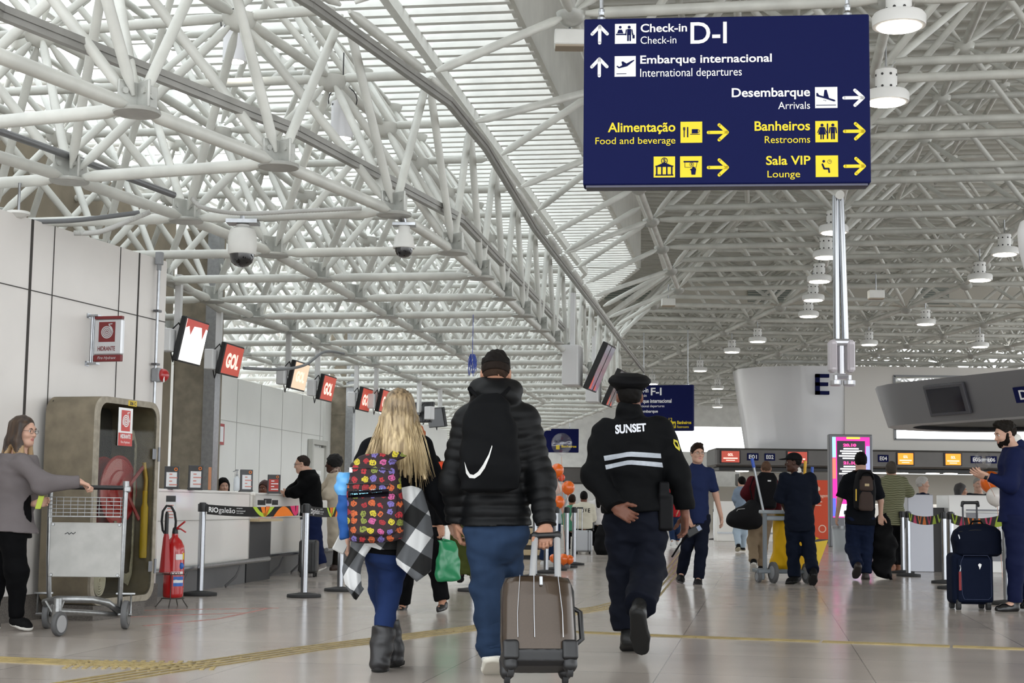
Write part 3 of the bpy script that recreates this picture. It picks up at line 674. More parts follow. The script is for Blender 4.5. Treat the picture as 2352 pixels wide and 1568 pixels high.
screen(966, 948, 'dark screen edge showing right of the blonde hair', 'off', yaw=.9); screen(1000, 959, 'dark grey screen back turned away, above the dark padded jacket sleeve', 'off', yaw=-2.6)
sp_s = sorted(SPOST, key=lambda q: q[1]); mb = MB(); mb.path([sp_s[0]-AD*1.5]+sp_s+[sp_s[-1]+AD*2], .045, 10); S('screen_rail', mb, TUBEM, smooth=50)
# big double screens on the fascia
def twin(px, py, label, Y, s=1.):
    c = aty(px, py, Y); t = thing('twin_screen', label, 'screen', c, 'twin screens on the fascia')
    yaw = math.radians(-14); n = V3(math.cos(yaw), math.sin(yaw), 0); tilt = .42; s_ = np.cross(UP, n); n_t = unit(n*math.cos(tilt)-UP*math.sin(tilt)); u_ = np.cross(n_t, s_)
    for k in (0, 1):
        W, H = .42*s, .95*s; f = Face(c-s_*(W+.01)+s_*k*(W+.01)-u_*H/2, s_, u_); mb = MB(); f.box(mb, 0, 0, W, H, -.09, 0, .01); cs = mb.build('screen_case', BLACK, t)
        mb = MB(); f.rect(mb, .025, .025, W-.025, H-.025, .002); mb.build('display', mat('screen_glare', '6e7078', .12), cs)
        mb = MB(); f.poly(mb, [(.03, .03), (.03, .3*s*(1-.5*k)), (.13*s, .22*s*(1-.5*k)), (.22*s, .03)][::-1], .004); mb.build('red_graphic', ORANGE, cs)
    mb = MB(); q_ = c-n*.5*s-s_*.35*s; mb.box(q_+UP*.02, (.3*s, .5*s, .75*s), (n, s_, UP), .01); mb.box(V3(q_[0], q_[1], q_[2]+.8*s), (.07, .07, 1.2*s), (n, s_, UP)); mb.build('mount_box', mat('box_white', 'd5d5d6', .5), t); return t
twin(1383, 846, 'twin dark screens with white box hanging at the end of the fascia rail', 25., .86); twin(1416, 893, 'second twin screens half hidden behind the guard cap', 30., .8)

# hanging speaker pole on the right
c = aty(1932, 790, 20.); t = thing('hanging_pole', 'tall silver double pole with white speakers hanging in the hall', 'pole', c)
top = aty(1930, 455, 20.)[2]; bx, by = c[0], c[1]; zb_ = aty(1932, 862, 20.)[2]
mb = MB()
for d_ in (-.055, .055): mb.tube((bx+d_, by, c[2]), (bx+d_*.6-.02, by, top+.03), .045, 12)
mb.build('pole', CHROME, t, 60)
mb = MB(); mb.box((bx-.02, by, top+.2), (.25, .2, .16), None, .01); mb.tube((bx-.02, by-.12, top+.02), (bx-.02, by+.8, top+.35), .06, 12); mb.tube((bx-.02, by, top+.25), (bx-.02, by, 6.), .03, 8); mb.build('top_clamp', WHITE, t)
for d_, s_ in ((-.115, 1), (.115, 1)):
    mb = MB(); mb.box((bx+d_, by, c[2]-.16), (.1, .2, .42), None, .03); sp_ = mb.build('speaker_box', mat('speaker_white', 'd2ccd2', .4), t)
    mb = MB(); mb.box((bx+d_, by-.102, c[2]-.16), (.06, .006, .3)); mb.build('grille', mat('grille_grey', 'b9b3b9', .6), sp_)
mb = MB(); mb.box((bx, by, c[2]+.02), (.26, .16, .09), None, .03); mb.box((bx, by, c[2]-.42), (.2, .16, .06), None, .03); mb.tube((bx, by, c[2]), (bx, by, c[2]-.4), .05, 12)
for d_ in (-.09, .09): mb.lathe((bx+d_, by-.05, c[2]-.55), [(.07, 0), (.08, .02), (.08, .07), (.03, .08), (.03, .14)], n=16)
mb.build('lower_bracket', mat('bracket_silver', 'c8c8cc', .3, .6), t)
# funnel edge at the far right, small white boxes on the lattice
p = aty(2375, 520, 16.); mb = MB(); mb.lathe(p-UP*.5, [(.10, 0), (.16, .25), (.17, .45), (.14, .55), (.05, .6)], n=24); tag(mb.build('loudspeaker_horn', mat('horn_white', 'dcdde0', .35), None, 50), 'white loudspeaker horn cut off by the right picture edge', 'loudspeaker')
def lbox(px, py, Y, label, s=(.3, .2, .16)):
    p = aty(px, py, Y); t = thing('emergency_light', label, 'light', p, 'white emergency lights on the lattice')
    mb = MB(); mb.box(p, s, None, .012); mb.build('case', WHITE, t); mb = MB(); mb.box(p-UP*s[2]*.55, (s[0]*.94, s[1]*.9, .02)); mb.build('tray', mat('tray_tan', 'a39684', .6), t); mb = MB(); mb.tube(p, p+UP*.4, .012, 6); mb.build('hanger', STEEL, t)
lbox(1308, 90, 15., 'white boxed emergency light left of the big blue sign'); lbox(1535, 694, 34., 'small white emergency light by the fascia end'); lbox(2012, 676, 30, 'small white emergency light above the right-hand lamp row')
p = aty(1085, 834, 20.2); mb = MB()
for k in range(14):
    a = random.random()*6.28; mb.path([p+V3(math.cos(a)*.03, .02*math.sin(a), .12), p+V3(math.cos(a)*.06, .03*math.sin(a*2), random.uniform(-.1, .06)), p+V3(math.cos(a+1)*.05, .03*math.sin(a), random.uniform(-.18, 0)), p+V3(math.cos(a+2)*.03, 0, .1)], .004, 5)
mb.tube(p+UP*.1, V3(p[0], p[1], 3.44), .004, 5); tag(mb.build('cable_bundle', mat('cable_blue', '2f4aa8', .5)), 'coiled blue cable bundle hanging above the short-haired man', 'cable')
# cables and trays along the lattice by the left wall
def cab(name, pts, r, m, label, seg=8, corr=False):
    P = [aty(*q) for q in pts]; Q = []
    for i in range(len(P)-1):
        p0, p1, p2, p3 = P[max(i-1, 0)], P[i], P[i+1], P[min(i+2, len(P)-1)]
        for t in np.linspace(0, 1, 14 if not corr else 40, endpoint=False): Q.append(.5*((2*p1)+(-p0+p2)*t+(2*p0-5*p1+4*p2-p3)*t*t+(-p0+3*p1-3*p2+p3)*t**3))
    Q.append(P[-1]); rr = r if not corr else [r*(1+.18*(k % 2)) for k in range(len(Q))]
    mb = MB(); mb.path(Q, rr, seg); return tag(mb.build(name, m, None, 60), label, 'cable')
CG = mat('conduit_grey', '6c6e70', .5); CL = mat('conduit_light', 'b9b9b6', .5)
cab('flexible_conduit', [(440, 455, 12.6), (470, 478, 12.6), (560, 490, 12.9), (700, 484, 13), (830, 478, 13.1)], .017, CL, 'light ribbed conduit lying along the first cross chord', 8, True)
cab('flexible_conduit', [(170, 535, 12.4), (230, 532, 12.4), (300, 505, 12.4), (345, 486, 12.4)], .02, CL, 'pale ribbed conduit rising from the left wall top', 8, True)
cab('power_cable', [(75, 509, 12.3), (180, 505, 12.4), (320, 488, 12.6)], .02, CG, 'dark grey cable along the top of the left wall')
cab('power_cable', [(560, 845, 19), (640, 848, 20), (700, 838, 21), (745, 808, 22), (790, 812, 23)], .02, CG, 'dark cable slung between the screen posts')
cab('conduit_pipe', [(-10, 298, 11), (150, 355, 11.8), (250, 392, 12.4), (400, 448, 13)], .03, mat('conduit_dark', '77787a', .4, .4), 'grey steel conduit crossing the upper left lattice')
p = wall_s(42, 475); q_ = V3(-4.0, 11.95, 3.3); t = thing('smoke_detector', 'small white smoke detector at the top of the left wall', 'detector', q_); q_ = aty(42, 492, 12.); mb = MB(); mb.lathe(q_, [(.03, -.03), (.05, -.02), (.09, 0), (.09, .02), (.03, .03)], n=18); mb.build('detector_head', WHITE, t, 40); mb = MB(); mb.tube(q_, q_+UP*.25, .012, 8); mb.build('stem', STEEL, t)
# duct with grilles across the hall
DU = mat('duct_beige', 'c2beb4', .6); mb = MB(); z_ = 6.9; mb.box((18.5, 43, z_), (29, .7, .55)); t = thing('air_duct', 'long pale air duct running across the hall ceiling', 'duct', (14, 43, z_-.3)); mb.build('duct_casing', DU, t)
for a, b in ((1388, 1495), (1718, 1822), (2105, 2180)):
    x0, x1 = aty(a, 675, 42.6)[0], aty(b, 675, 42.6)[0]; mb = MB(); mb.box(((x0+x1)/2, 42.63, z_), (x1-x0, .03, .46)); g = mb.build('grille', mat('grille_dark', '7d8580', .6), t)
    mb = MB()
    for k in range(7): mb.box(((x0+x1)/2, 42.6, z_-.2+k*.066), (x1-x0, .02, .012))
    mb.build('grille_slat', DU, g)
# ------------------------------------------------------------------ stanchions with printed belts
BELT = mat('belt_black', '1d1b1b', .7)
BC = [mat('belt_lime', 'b4cf3c', .6), mat('belt_orange', 'ef7d1d', .6), mat('belt_pink', 'd42f66', .6), mat('belt_teal', '2f9c97', .6), SWHITE]
def stanchion(p, label, h=.93):
    p = V3(p[0], p[1], 0); t = thing('queue_stanchion', label, 'barrier post', p, 'chrome queue stanchions')
    mb = MB(); mb.lathe(p, [(.17, 0), (.175, .01), (.17, .03), (.06, .045), (.03, .05)], n=28); mb.build('base', RUBBER, t, 40)
    mb = MB(); mb.tube(p+UP*.045, p+UP*h, .034, 18); mb.build('post', CHROME, t, 60)
    mb = MB(); mb.lathe(p+UP*(h-.085), [(.037, 0), (.038, .005), (.038, .07), (.036, .09), (.02, .095)], n=18)
    for k in range(3): a = k*1.57+.3; d_ = V3(math.cos(a), math.sin(a), 0); mb.box(p+d_*.037+UP*(h-.045), (.02, .03, .08), (d_, np.cross(UP, d_), UP))
    mb.build('head', BLACK, t, 40); return t
def belt(t, a, b, z=.87, sag=.02, text=True, hh=.1, pat=1):
    a, b = np.array(a[:2]), np.array(b[:2]); d = unit(b-a); L = np.linalg.norm(b-a); a = a+d*.045; L -= .125; dx = V3(d[0], d[1], 0)
    n = np.cross(dx, UP)
    if n@(CAM-V3(*((a+b)/2), .9)) < 0: n = -n; flip = True
    else: flip = False
    def pt(u, v, h=0.): return V3(a[0], a[1], z-sag*4*u*(1-u)+v*hh)+dx*L*u+n*h
    mb = MB(); N = 20; R = []
    for k in range(N+1): u = k/N; R.append(np.array([pt(u, -.5, -.001), pt(u, .5, -.001), pt(u, .5, .001), pt(u, -.5, .001)]))
    mb.rings(R); bl = mb.build('belt', BELT, t, 30)
    U = (lambda u: 1-u) if flip else (lambda u: u)
    def wave(cx, w_, up, m, inner):
        mb = MB(); T = np.linspace(0, 1, 14); o = [(cx+(q-.5)*w_, (.5-math.sin(q*math.pi)) if not up else (-.5+math.sin(q*math.pi))) for q in T]
        i = [(cx+(q-.5)*w_*inner, (.5-math.sin(q*math.pi)*.62) if not up else (-.5+math.sin(q*math.pi)*.0)) for q in T]
        for k in range(13):
            v = [pt(min(max(U(x), 0), 1), y, .003) for x, y in (o[k], o[k+1], i[k+1], i[k])]; mb.add(v, [(0, 1, 2, 3)])
        mb.build('belt_pattern', m, bl)
    aspect = hh/L
    if text:
        for s_, x0, x1, y0, y1, bo in (('RIO', .02, .125, -.25, .28, .03), ('galeão', .13, .31, -.38, .33, .0)):
            mb = MB(); v, f = glyphs(s_, bo); mb.add([pt(U(x0+(x1-x0)*q), y0+(y1-y0)*r, .003) for q, r in v], f); mb.build('belt_lettering', SWHITE, bl)
        mb = MB()
        for k, (s_, e) in enumerate((('aeroporto', .39), ('internacional', .42), ('tom jobim', .4))): v, f = glyphs(s_); mb.add([pt(U(.325+(e-.325)*q), .22-.24*k+.16*r, .003) for q, r in v], f)
        mb.build('belt_lettering', SWHITE, bl)
        wave(.62, .24, False, BC[0], .62); wave(.64, .1, False, BC[1], .1); wave(.84, .22, True, BC[1], .6); wave(.97, .12, False, BC[2], .1)
    else:
        for k in range(pat): x = (k+.5)/pat; wave(x, .8/pat, k % 2 == 1, BC[(k*2) % 3 if k % 2 == 0 else (k+1) % 3], .5)
    return bl
SP = {}
for k, x, y, l in (('s1', 459, 1367, 'chrome queue post at the left end of the printed belt, right of the extinguisher'), ('s2', 698, 1371, 'chrome queue post in the middle of the printed belt, before the black suitcase'), ('s3', 781, 1357, 'chrome queue post left of the woman with the colourful backpack'),
        ('s4', 1087, 1358, 'chrome queue post between the couple, behind the green bag'), ('s5', 1184, 1334, 'chrome queue post partly hidden by the man in the padded jacket'), ('s6', 1228, 1326, 'chrome queue post seen through the suitcase handle, nearest one'), ('s7', 1254, 1316, 'chrome queue post seen through the suitcase handle, second one'),
        ('s8', 1276, 1309, 'chrome queue post behind the right bar of the suitcase handle'), ('s9', 1301, 1303, 'chrome queue post beside the grey balloon weights'), ('s10', 1318, 1297, 'chrome queue post right of the balloon column'),
        ('r1', 2087, 1323, 'chrome queue post before the grey side of the white desk'), ('r2', 2074, 1316, 'chrome queue post just behind the one at the grey desk side'), ('r3', 2170, 1339, 'chrome queue post left of the blue suitcase, farther one'), ('r4', 2186, 1352, 'chrome queue post hidden behind the blue suitcase edge'), ('r5', 2313, 1388, 'chrome queue post between the blue suitcase and the blue suit'), ('r6', 1641, 1239, 'distant queue post behind the man in the polo shirt'), ('r7', 1944, 1266, 'queue post left of the man with the brown backpack')):
    p = atz(x, y); SP[k] = (p, stanchion(p, l))
belt(SP['s1'][1], SP['s1'][0], SP['s2'][0]); belt(SP['s2'][1], SP['s2'][0], SP['s3'][0]+V3(.05, 0, 0), sag=.02)
belt(SP['r1'][1], SP['r1'][0], SP['r3'][0], text=False, pat=7, sag=.05, hh=.115, z=.86); belt(SP['r4'][1], SP['r4'][0], SP['r5'][0], text=False, pat=6, sag=.05, hh=.115, z=.86); belt(SP['r5'][1], SP['r5'][0], SP['r5'][0]+V3(1.9, -.3, 0), text=False, pat=6, sag=.05, hh=.115, z=.86)
belt(SP['r6'][1], SP['r6'][0], SP['r6'][0]+V3(.9, .8, 0), text=False, pat=6)

# ------------------------------------------------------------------ check-in desks on the left
DW = mat('desk_white', 'efede9', .25, coat=.3); DGR = mat('desk_plinth', '58585a', .45); WOOD = mat('wood_edge', 'c9b48f', .5, noise=.2, nscale=30, stretch=(1, 12, 12))
C0 = V3(-3.395, 15.86, 0); CDv = unit(V3(.128*1., 1, 0)); CN = np.cross(CDv, UP)
def desk(a, L, label, depth=.75, h=1.05, rail=True, shelf=False, off=0.):
    o = C0+CDv*a-CN*off; c = o+CDv*L/2; t = thing('check_in_desk', label, 'desk', c-CN*depth/2, 'white check-in desks')
    ax = (CDv, -CN, UP)
    mb = MB(); mb.box(c-CN*.02+UP*(.28+h)/2, (L, .04, h-.28), ax, .004)
    for s_ in (-1, 1): mb.box(c+CDv*s_*(L/2-.02)-CN*depth/2+UP*(.28+h)/2, (.04, depth, h-.28), ax)
    mb.build('front_panel', DW, t)
    mb = MB(); mb.box(c+CN*.002+UP*.75, (L, .004, .008), ax); mb.build('panel_joint', mat('joint_soft', 'a3a19c', .8), t)
    mb = MB(); mb.box(c-CN*.28+UP*h, (L+.02, .56, .04), ax, .008); mb.build('counter_top', DW, t)
    mb = MB(); mb.box(c-CN*depth/2-CN*.04+UP*.14, (L, depth, .28), ax); mb.build('plinth', DGR, t)
    if rail:
        mb = MB(); mb.tube(o+CN*.17+UP*.28+CDv*.05, o+CDv*(L+.25)+CN*.17+UP*.28, .028, 12); r = mb.build('foot_rail', STEEL, t, 60)
        for k in (.35, .8): mb = MB(); mb.path([o+CDv*L*k+CN*.17+UP*.27, o+CDv*(L*k-.05)+CN*.12+UP*.12, o+CDv*(L*k-.12)+CN*.02+UP*.01], .03, 8, flat=.4); mb.build('rail_bracket', DGR, r, 60)
    if shelf:
        mb = MB(); mb.box(c+CN*.1+UP*.72, (L, .22, .025), ax); mb.build('front_shelf', WOOD, t)
    return t
desk(-1.5, 4.05, 'first white check-in desk, nearest, behind the red extinguisher')
rc = C0+CDv*3.13; mb = MB(); mb.box(rc-CN*.35+UP*.36, (1.0, .6, .72), (CDv, -CN, UP)); t = thing('desk_link', 'low dark recess with wooden shelf between the first and second white desks', 'desk', rc); mb.build('dark_panel', mat('panel_dark', '232325', .5), t); mb = MB(); mb.box(rc-CN*.2+UP*.735, (1.0, .6, .03), (CDv, -CN, UP)); mb.build('shelf', WOOD, t)
desk(3.68, 2.3, 'second white check-in desk under the man in black', rail=True, off=.28); desk(6.7, 3.0, 'third white check-in desk behind the woman in the cream coat', off=.28)
desk(10.4, 3.0, 'fourth white check-in desk, hidden behind the blonde woman')
# things on the desks
FRM = mat('frame_black', '39393b', .4); PAP = mat('paper_white', 'dfe0e2', .5); PINKT = mat('print_pink', 'd08a80', .6); REDPO = mat('poster_red', 'b5352b', .4)
def on_desk(px, py, Yg, z=1.072): return aty(px, py, Yg)*V3(1, 1, 0)+UP*z
def poster_stand(px, Y, w_, h, label, m=PAP, tilt=.05, yaw=0., dark=False, logo=True):
    p = on_desk(px, 1130, Y); ex = V3(math.cos(yaw), math.sin(yaw), 0); f0 = np.cross(ex, UP); ey = unit(UP*math.cos(tilt)-f0*math.sin(tilt))
    t = thing('poster_stand', label, 'sign', p, 'poster stands on the check-in desks'); f = Face(p-ex*w_/2, ex, ey)
    mb = MB(); f.box(mb, 0, 0, w_, h, -.03, 0, .003); mb.build('frame', FRM, t)
    mb = MB(); f.rect(mb, .02, .02, w_-.02, h-.06, .002); s_ = mb.build('poster', m, t)
    mb = MB()
    for k in range(4): f.rect(mb, .05, h*.62-.035*k, w_*.55+.05*(k % 2), h*.62-.035*k+.012, .004)
    mb.build('printed_lines', PINKT if m is PAP else SWHITE, s_)
    if logo: mb = MB(); f.ring(mb, w_*.78, h-.03, .014, .007, .003); mb.build('logo', BC[1], t)
    mb = MB(); f.box(mb, -.0, -.005, w_, .01, -.12, .02); mb.build('foot', FRM, t); return t
poster_stand(393, 15.6, .145, .225, 'poster stand with a blue bag print at the near end of the first desk', tilt=.0, yaw=.1); poster_stand(448, 16.2, .15, .25, 'leaning white notice stand beside the concrete pillar', tilt=-.12, yaw=.3)
poster_stand(566, 17.4, .14, .24, 'grey box stand with a white leaflet beside the sanitizer bottle', yaw=.35); poster_stand(628, 20.0, .165, .235, 'red framed poster stand on the second desk', m=REDPO)
p = on_desk(459, 1130, 16.4)+V3(.08, .1, 0); mb = MB(); mb.box(p+UP*.12, (.03, .02, .24), None, .004); tag(mb.build('leaflet_pad', mat('card_orange', 'c98b66', .6)), 'upright orange card behind the leaning notice', 'card')
p = aty(543, 1131, 17.2); p = V3(p[0], p[1], 1.072); t = thing('sanitizer_bottle', 'clear pump bottle of sanitizer on the first desk', 'bottle', p); mb = MB(); mb.lathe(p, [(.03, 0), (.035, .01), (.035, .13), (.014, .16)], n=18); mb.build('bottle_body', mat('bottle_clear', 'd8dde2', .15, alpha=.75), t, 50)
mb = MB(); mb.lathe(p+UP*.16, [(.013, 0), (.013, .02), (.005, .022), (.005, .06), (.016, .06), (.016, .075)], n=12); mb.tube(p+UP*.225, p+UP*.22+V3(-.045, 0, -.01), .005, 6); mb.build('pump', GREYP, t, 50)
# leaflets hanging on the desk fronts
def leaflet(px, py, Y, label, h=.3, w_=.1):
    p = aty(px, py, Y); ex = unit(CN*.75+V3(.5, -.1, 0)); f = Face(p-ex*w_/2-UP*h, ex, UP); t = thing('leaflet_holder', label, 'holder', p-UP*h, 'leaflet holders on the desks'); mb = MB(); f.box(mb, 0, 0, w_, h, -.012, 0); mb.build('holder_back', mat('holder_clear', 'e4e4e6', .2), t)
    mb = MB(); f.rect(mb, 0, h-.06, w_, h, .002); mb.build('dark_header', FRM, t)
    mb = MB(); [f.rect(mb, .015, h-.1-.03*k, w_-.02, h-.09-.03*k, .002) for k in range(5)]; mb.build('printed_lines', PINKT, t)
leaflet(393, 1138, 15.35, 'leaflet holder hanging above the red extinguisher', .28); leaflet(601, 1148, 18.8, 'left leaflet holder on the wooden shelf', .2); leaflet(615, 1145, 19., 'middle white leaflet on the wooden shelf', .22); leaflet(630, 1148, 19.2, 'right leaflet holder on the wooden shelf', .2)
p = lw(507)+n2_*.02; mb = MB(); fz = Face(p+UP*1.92-d2*.16, d2, UP); fz.box(mb, 0, 0, .3, .36, 0, .02); t = thing('wall_notice', 'small red framed notice on the white wall behind the desks', 'sign', p+UP*1.9); mb.build('notice_board', REDP, t); mb = MB(); fz.rect(mb, .05, .05, .25, .31, .023); mb.build('notice_sheet', PAP, t)

# ------------------------------------------------------------------ left wall: hydrant sign, conduit, alarm
MAR = mat('sign_maroon', '6e1a1c', .45); SILV = mat('sign_silver', 'c6c7c9', .35, .5)
def spiral(f, mb, x, y, r, turns, w_, h): f.line(mb, [(x+r*q*math.cos(q*turns*6.28), y+r*q*math.sin(q*turns*6.28)) for q in np.linspace(.06, 1, 70)], w_, h, False)
p = wall_s(200, 780); f = Face(p+UP*(aty(245, 831, p[1])[2]-p[2])+wn_*.03, wn_, UP); k = .335/280.
t = thing('hydrant_sign', 'projecting silver fire hydrant sign on the left wall', 'sign', p)
mb = MB(); f.box(mb, .03, .055, .30, .36, -.05, 0, .012); mb.build('sign_body', SILV, t)
mb = MB(); f.box(mb, .035, .0, .295, .055, -.04, 0, .004); mb.build('lower_strip', MAR, t); mb = MB(); f.box(mb, .035, .36, .295, .385, -.04, 0, .004); mb.build('upper_strip', MAR, t)
mb = MB(); f.rect(mb, .08, .165, .235, .335, .002); s_ = mb.build('hose_panel', MAR, t); mb = MB(); spiral(f, mb, .157, .25, .058, 4.2, .009, .004); f.line(mb, [(.157+.058, .25), (.175, .315), (.205, .318)], .008, .004); mb.build('hose_symbol', SILV, s_)
mb = MB(); f.text(mb, 'HIDRANTE', .075, .24, .09, .128, .002, .02); mb.build('maroon_lettering', MAR, t); mb = MB(); f.text(mb, 'Fire Hydrant', .075, .25, .012, .042, .002, 0, .3); mb.build('silver_lettering', SILV, t)
mb = MB(); mb.tube(f.at(.0, -.01, -.02), f.at(.0, .39, -.02), .011, 10); mb.tube(f.at(.018, -.01, -.02), f.at(.018, .39, -.02), .008, 10)
for y in (-.015, .392): f.box(mb, -.03, y-.008, .07, y+.008, -.05, .01); f.box(mb, -.04, y-.02, -.025, y+.02, -.04, .02)
mb.build('wall_bracket', STEEL, t, 50)
p = wall_s(350, 760)+wn_*.045; zt_, zb_2 = wall_s(352, 600)[2], wall_s(344, 930)[2]; t = thing('conduit', 'vertical steel conduit with grey box on the left wall corner', 'pipe', V3(p[0], p[1], zb_2))
mb = MB(); mb.tube(V3(p[0], p[1], zb_2-.4), V3(p[0], p[1], zt_), .014, 10); mb.build('pipe', STEEL, t, 50); mb = MB(); mb.box((p[0], p[1], zt_+.03), (.06, .06, .12), (wd, -wn_, UP), .006); mb.lathe((p[0], p[1], zt_-.08), [(.022, 0), (.022, .05)], n=10); mb.build('conduit_box', GREYP, t)
for y in (714, 837): mb = MB(); q_ = wall_s(350, y)+wn_*.03; mb.box((p[0], p[1], q_[2]), (.07, .05, .02), (wd, -wn_, UP)); mb.build('clamp', mat('clamp_dark', '5c5c5e', .4, .6), t)
p = wall_s(353, 862)+wn_*.05; t = thing('alarm_beacon', 'red dome alarm beacon on the left wall corner', 'alarm', p); mb = MB(); mb.ball(p+wn_*.04, (.062, .062, .062), 20, 12); mb.build('red_dome', REDP, t, 80); mb = MB(); mb.box(p-wd*.035, (.07, .08, .13), (wd, -wn_, UP), .01); mb.build('back_box', GREYP, t)
mb = MB(); 
for a0 in (.5, 1.25): mb.path([p+wn_*.04+(-wd*math.cos(a)*.6+wn_*.8*math.cos(a)*.75+UP*math.sin(a-a0+.3))*.0635 for a in np.linspace(-.7, .7, 8)], .006, 6)
mb.build('white_flash', SWHITE, t, 60)

# ------------------------------------------------------------------ fire hose cabinet
G0 = V3(-3.28, 12.23, 0); Lc, Dc, zc0, zc1 = 1.0, .46, .12, 1.775; cd_ = wd; cn = wn_
t = thing('fire_hose_cabinet', 'concrete fire hose cabinet with glass front standing by the left wall', 'cabinet', G0+cd_*Lc/2-cn*Dc/2)
CAB = mat('cabinet_concrete', '7d7361', .85, noise=.3, nscale=7, bump=.25); CABE = mat('cabinet_edge', 'a29a8b', .8, noise=.25, nscale=20)
def rrect(L, H, r, n=7):
    P = []
    for cx, cy, a0 in ((L/2-r, H/2-r, 0), (-L/2+r, H/2-r, 1.5708), (-L/2+r, -H/2+r, 3.1416), (L/2-r, -H/2+r, 4.7124)): P += [(cx+r*math.cos(a0+i*1.5708/n), cy+r*math.sin(a0+i*1.5708/n)) for i in range(n+1)]
    return P
cc = G0+cd_*Lc/2+UP*(zc0+zc1)/2; Pt = lambda P, h: np.array([cc+cd_*x+UP*y+cn*h for x, y in P]); O = rrect(Lc, zc1-zc0, .14); I_ = rrect(Lc-.1, zc1-zc0-.1, .1)
mb = MB(); mb.rings([Pt(I_, -Dc+.03), Pt(O, -Dc), Pt(O, -.02), Pt(rrect(Lc-.03, zc1-zc0-.03, .13), 0)], capB=False); mb.cur = 0
mb.rings([Pt(rrect(Lc-.03, zc1-zc0-.03, .13), 0), Pt(I_, 0), Pt(I_, -Dc+.03)], capA=False, capB=True); body = mb.build('shell', CAB, t, 40)
mb = MB(); mb.rings([Pt(O, -.02), Pt(O, .005), Pt(I_, .005), Pt(I_, -.02)], close=True); mb.build('front_rim', CABE, t, 40)
mb = MB(); mb.rings([Pt(I_, -.012), Pt(I_, -.004)]); mb.build('glass_door', glassmat('cabinet_glass', (.86, .86, .83), .988), t)
mb = MB(); mb.box(G0+cd_*Lc*.5-cn*Dc*.5+UP*.06, (Lc*.8, Dc*.9, .12), (cd_, -cn, UP)); mb.build('plinth', mat('granite_base', '6f6963', .5), t)
fcab = Face(G0+UP*zc0, cd_, UP); mb = MB(); fcab.rect(mb, .03, .03, Lc-.03, 1.62, -Dc+.04); mb.build('back_panel', mat('cabinet_inside', '3a3833', .8), t)
mb = MB(); rz = 1.03-zc0; c = fcab.at(.64, rz, -.09); mb.lathe(c-cn*.08, [(.02, .0), (.27, 0), (.29, .008), (.29, .02), (.27, .028), (.265, .016), (.17, .016), (.16, .03), (.03, .03)], ax=cn, n=40); reel = mb.build('hose_reel', mat('reel_red', 'a8262a', .35, coat=.4), t, 40)
mb = MB(); mb.lathe(c-cn*.22, [(.26, 0), (.28, .01), (.26, .02)], ax=cn, n=36); mb.build('rear_flange', mat('reel_red', 'a8262a'), reel, 40)
mb = MB(); mb.box(c+cn*.02, (.05, .05, .03), (cd_, -cn, UP)); 
for q in ((.24, .2), (.2, -.24)): a_ = c+cn*.0; b_ = c+cd_*q[0]+UP*q[1]+cn*.02; dd = unit(b_-a_); mb.box((a_+b_)/2, (np.linalg.norm(b_-a_), .03, .012), (dd, np.cross(cn, dd), cn))
mb.build('crank_arm', mat('arm_red', '8f1b1e', .4), reel)
HOSE = mat('hose_canvas', 'a49f8e', .85, noise=.35, nscale=30)
mb = MB(); mb.path([fcab.at(x+.24, y, -.15) for x, y in ((.36, .66), (.37, .45), (.42, .3), (.5, .2), (.58, .17), (.63, .22), (.65, .4), (.65, .8), (.64, 1.3), (.6, 1.38), (.5, 1.36))], .05, 10, flat=.22, up=cd_*0+cn*.25+UP*.05+cd_*.1); mb.build('flat_hose', HOSE, t, 60)
mb = MB()
for k in range(6): r_ = .02+.018*k; mb.path([fcab.at(.22+r_*.75*math.cos(a), .19+r_*1.1*math.sin(a), -.05) for a in np.linspace(0, 6.28, 24, endpoint=False)], .0085, 6, close=True)
mb.lathe(fcab.at(.22, .19, -.18), [(.1, 0), (.1, .12), (.001, .125)], ax=cn, n=20, sx=.8); mb.build('rolled_hose', mat('hose_white', 'cfcabb', .8), t, 60)
mb = MB(); mb.lathe(fcab.at(.91, .35, -.06), [(.03, 0), (.032, .02), (.032, .42), (.02, .46), (.022, .56)], n=14); mb.build('yellow_branch_pipe', mat('nozzle_yellow', 'b89a1f', .5), t, 60)
mb = MB(); mb.path([fcab.at(.91, .85, -.06), fcab.at(.92, 1.0, -.06), fcab.at(.89, 1.15, -.07)], .02, 8); mb.build('brass_valve', mat('brass', 'a2873f', .4, .6), t, 60)
mb = MB(); mb.lathe(fcab.at(.35, 1.25, -.25), [(.03, 0), (.06, .03), (.05, .12), (.03, .15), (.055, .2), (.05, .28)], n=14); mb.build('hydrant_valve', mat('brass', 'a2873f'), t, 60)
mb = MB(); fcab.box(mb, .33, 1.27, .55, 1.58, .0, .004); pl = mb.build('hydrant_notice', SWHITE, t, label='red and white hydrant notice')
mb = MB(); fcab.rect(mb, .37, 1.39, .51, 1.56, .006); fcab.rect(mb, .33, 1.27, .55, 1.375, .006); mb.build('red_field', mat('notice_red', 'c23a34', .4), pl)
mb = MB(); spiral(fcab, mb, .44, 1.47, .055, 3.6, .009, .008); fcab.line(mb, [(.495, 1.47), (.46, 1.54), (.49, 1.545)], .008, .008); fcab.text(mb, 'HIDRANTE', .36, .52, 1.33, 1.365, .008, .03); fcab.text(mb, 'Fire Hydrant', .37, .51, 1.285, 1.31, .008); mb.build('white_symbols', SWHITE, pl)
mb = MB(); fcab.box(mb, .47, 1.6, .6, 1.645, .004, .008); yt = mb.build('number_tag', mat('tag_yellow', 'd9b92c', .5), t, label='yellow number tag'); mb = MB(); fcab.text(mb, '306 C', .485, .585, 1.607, 1.638, .0095, .03); mb.build('lettering', BLACK, yt)
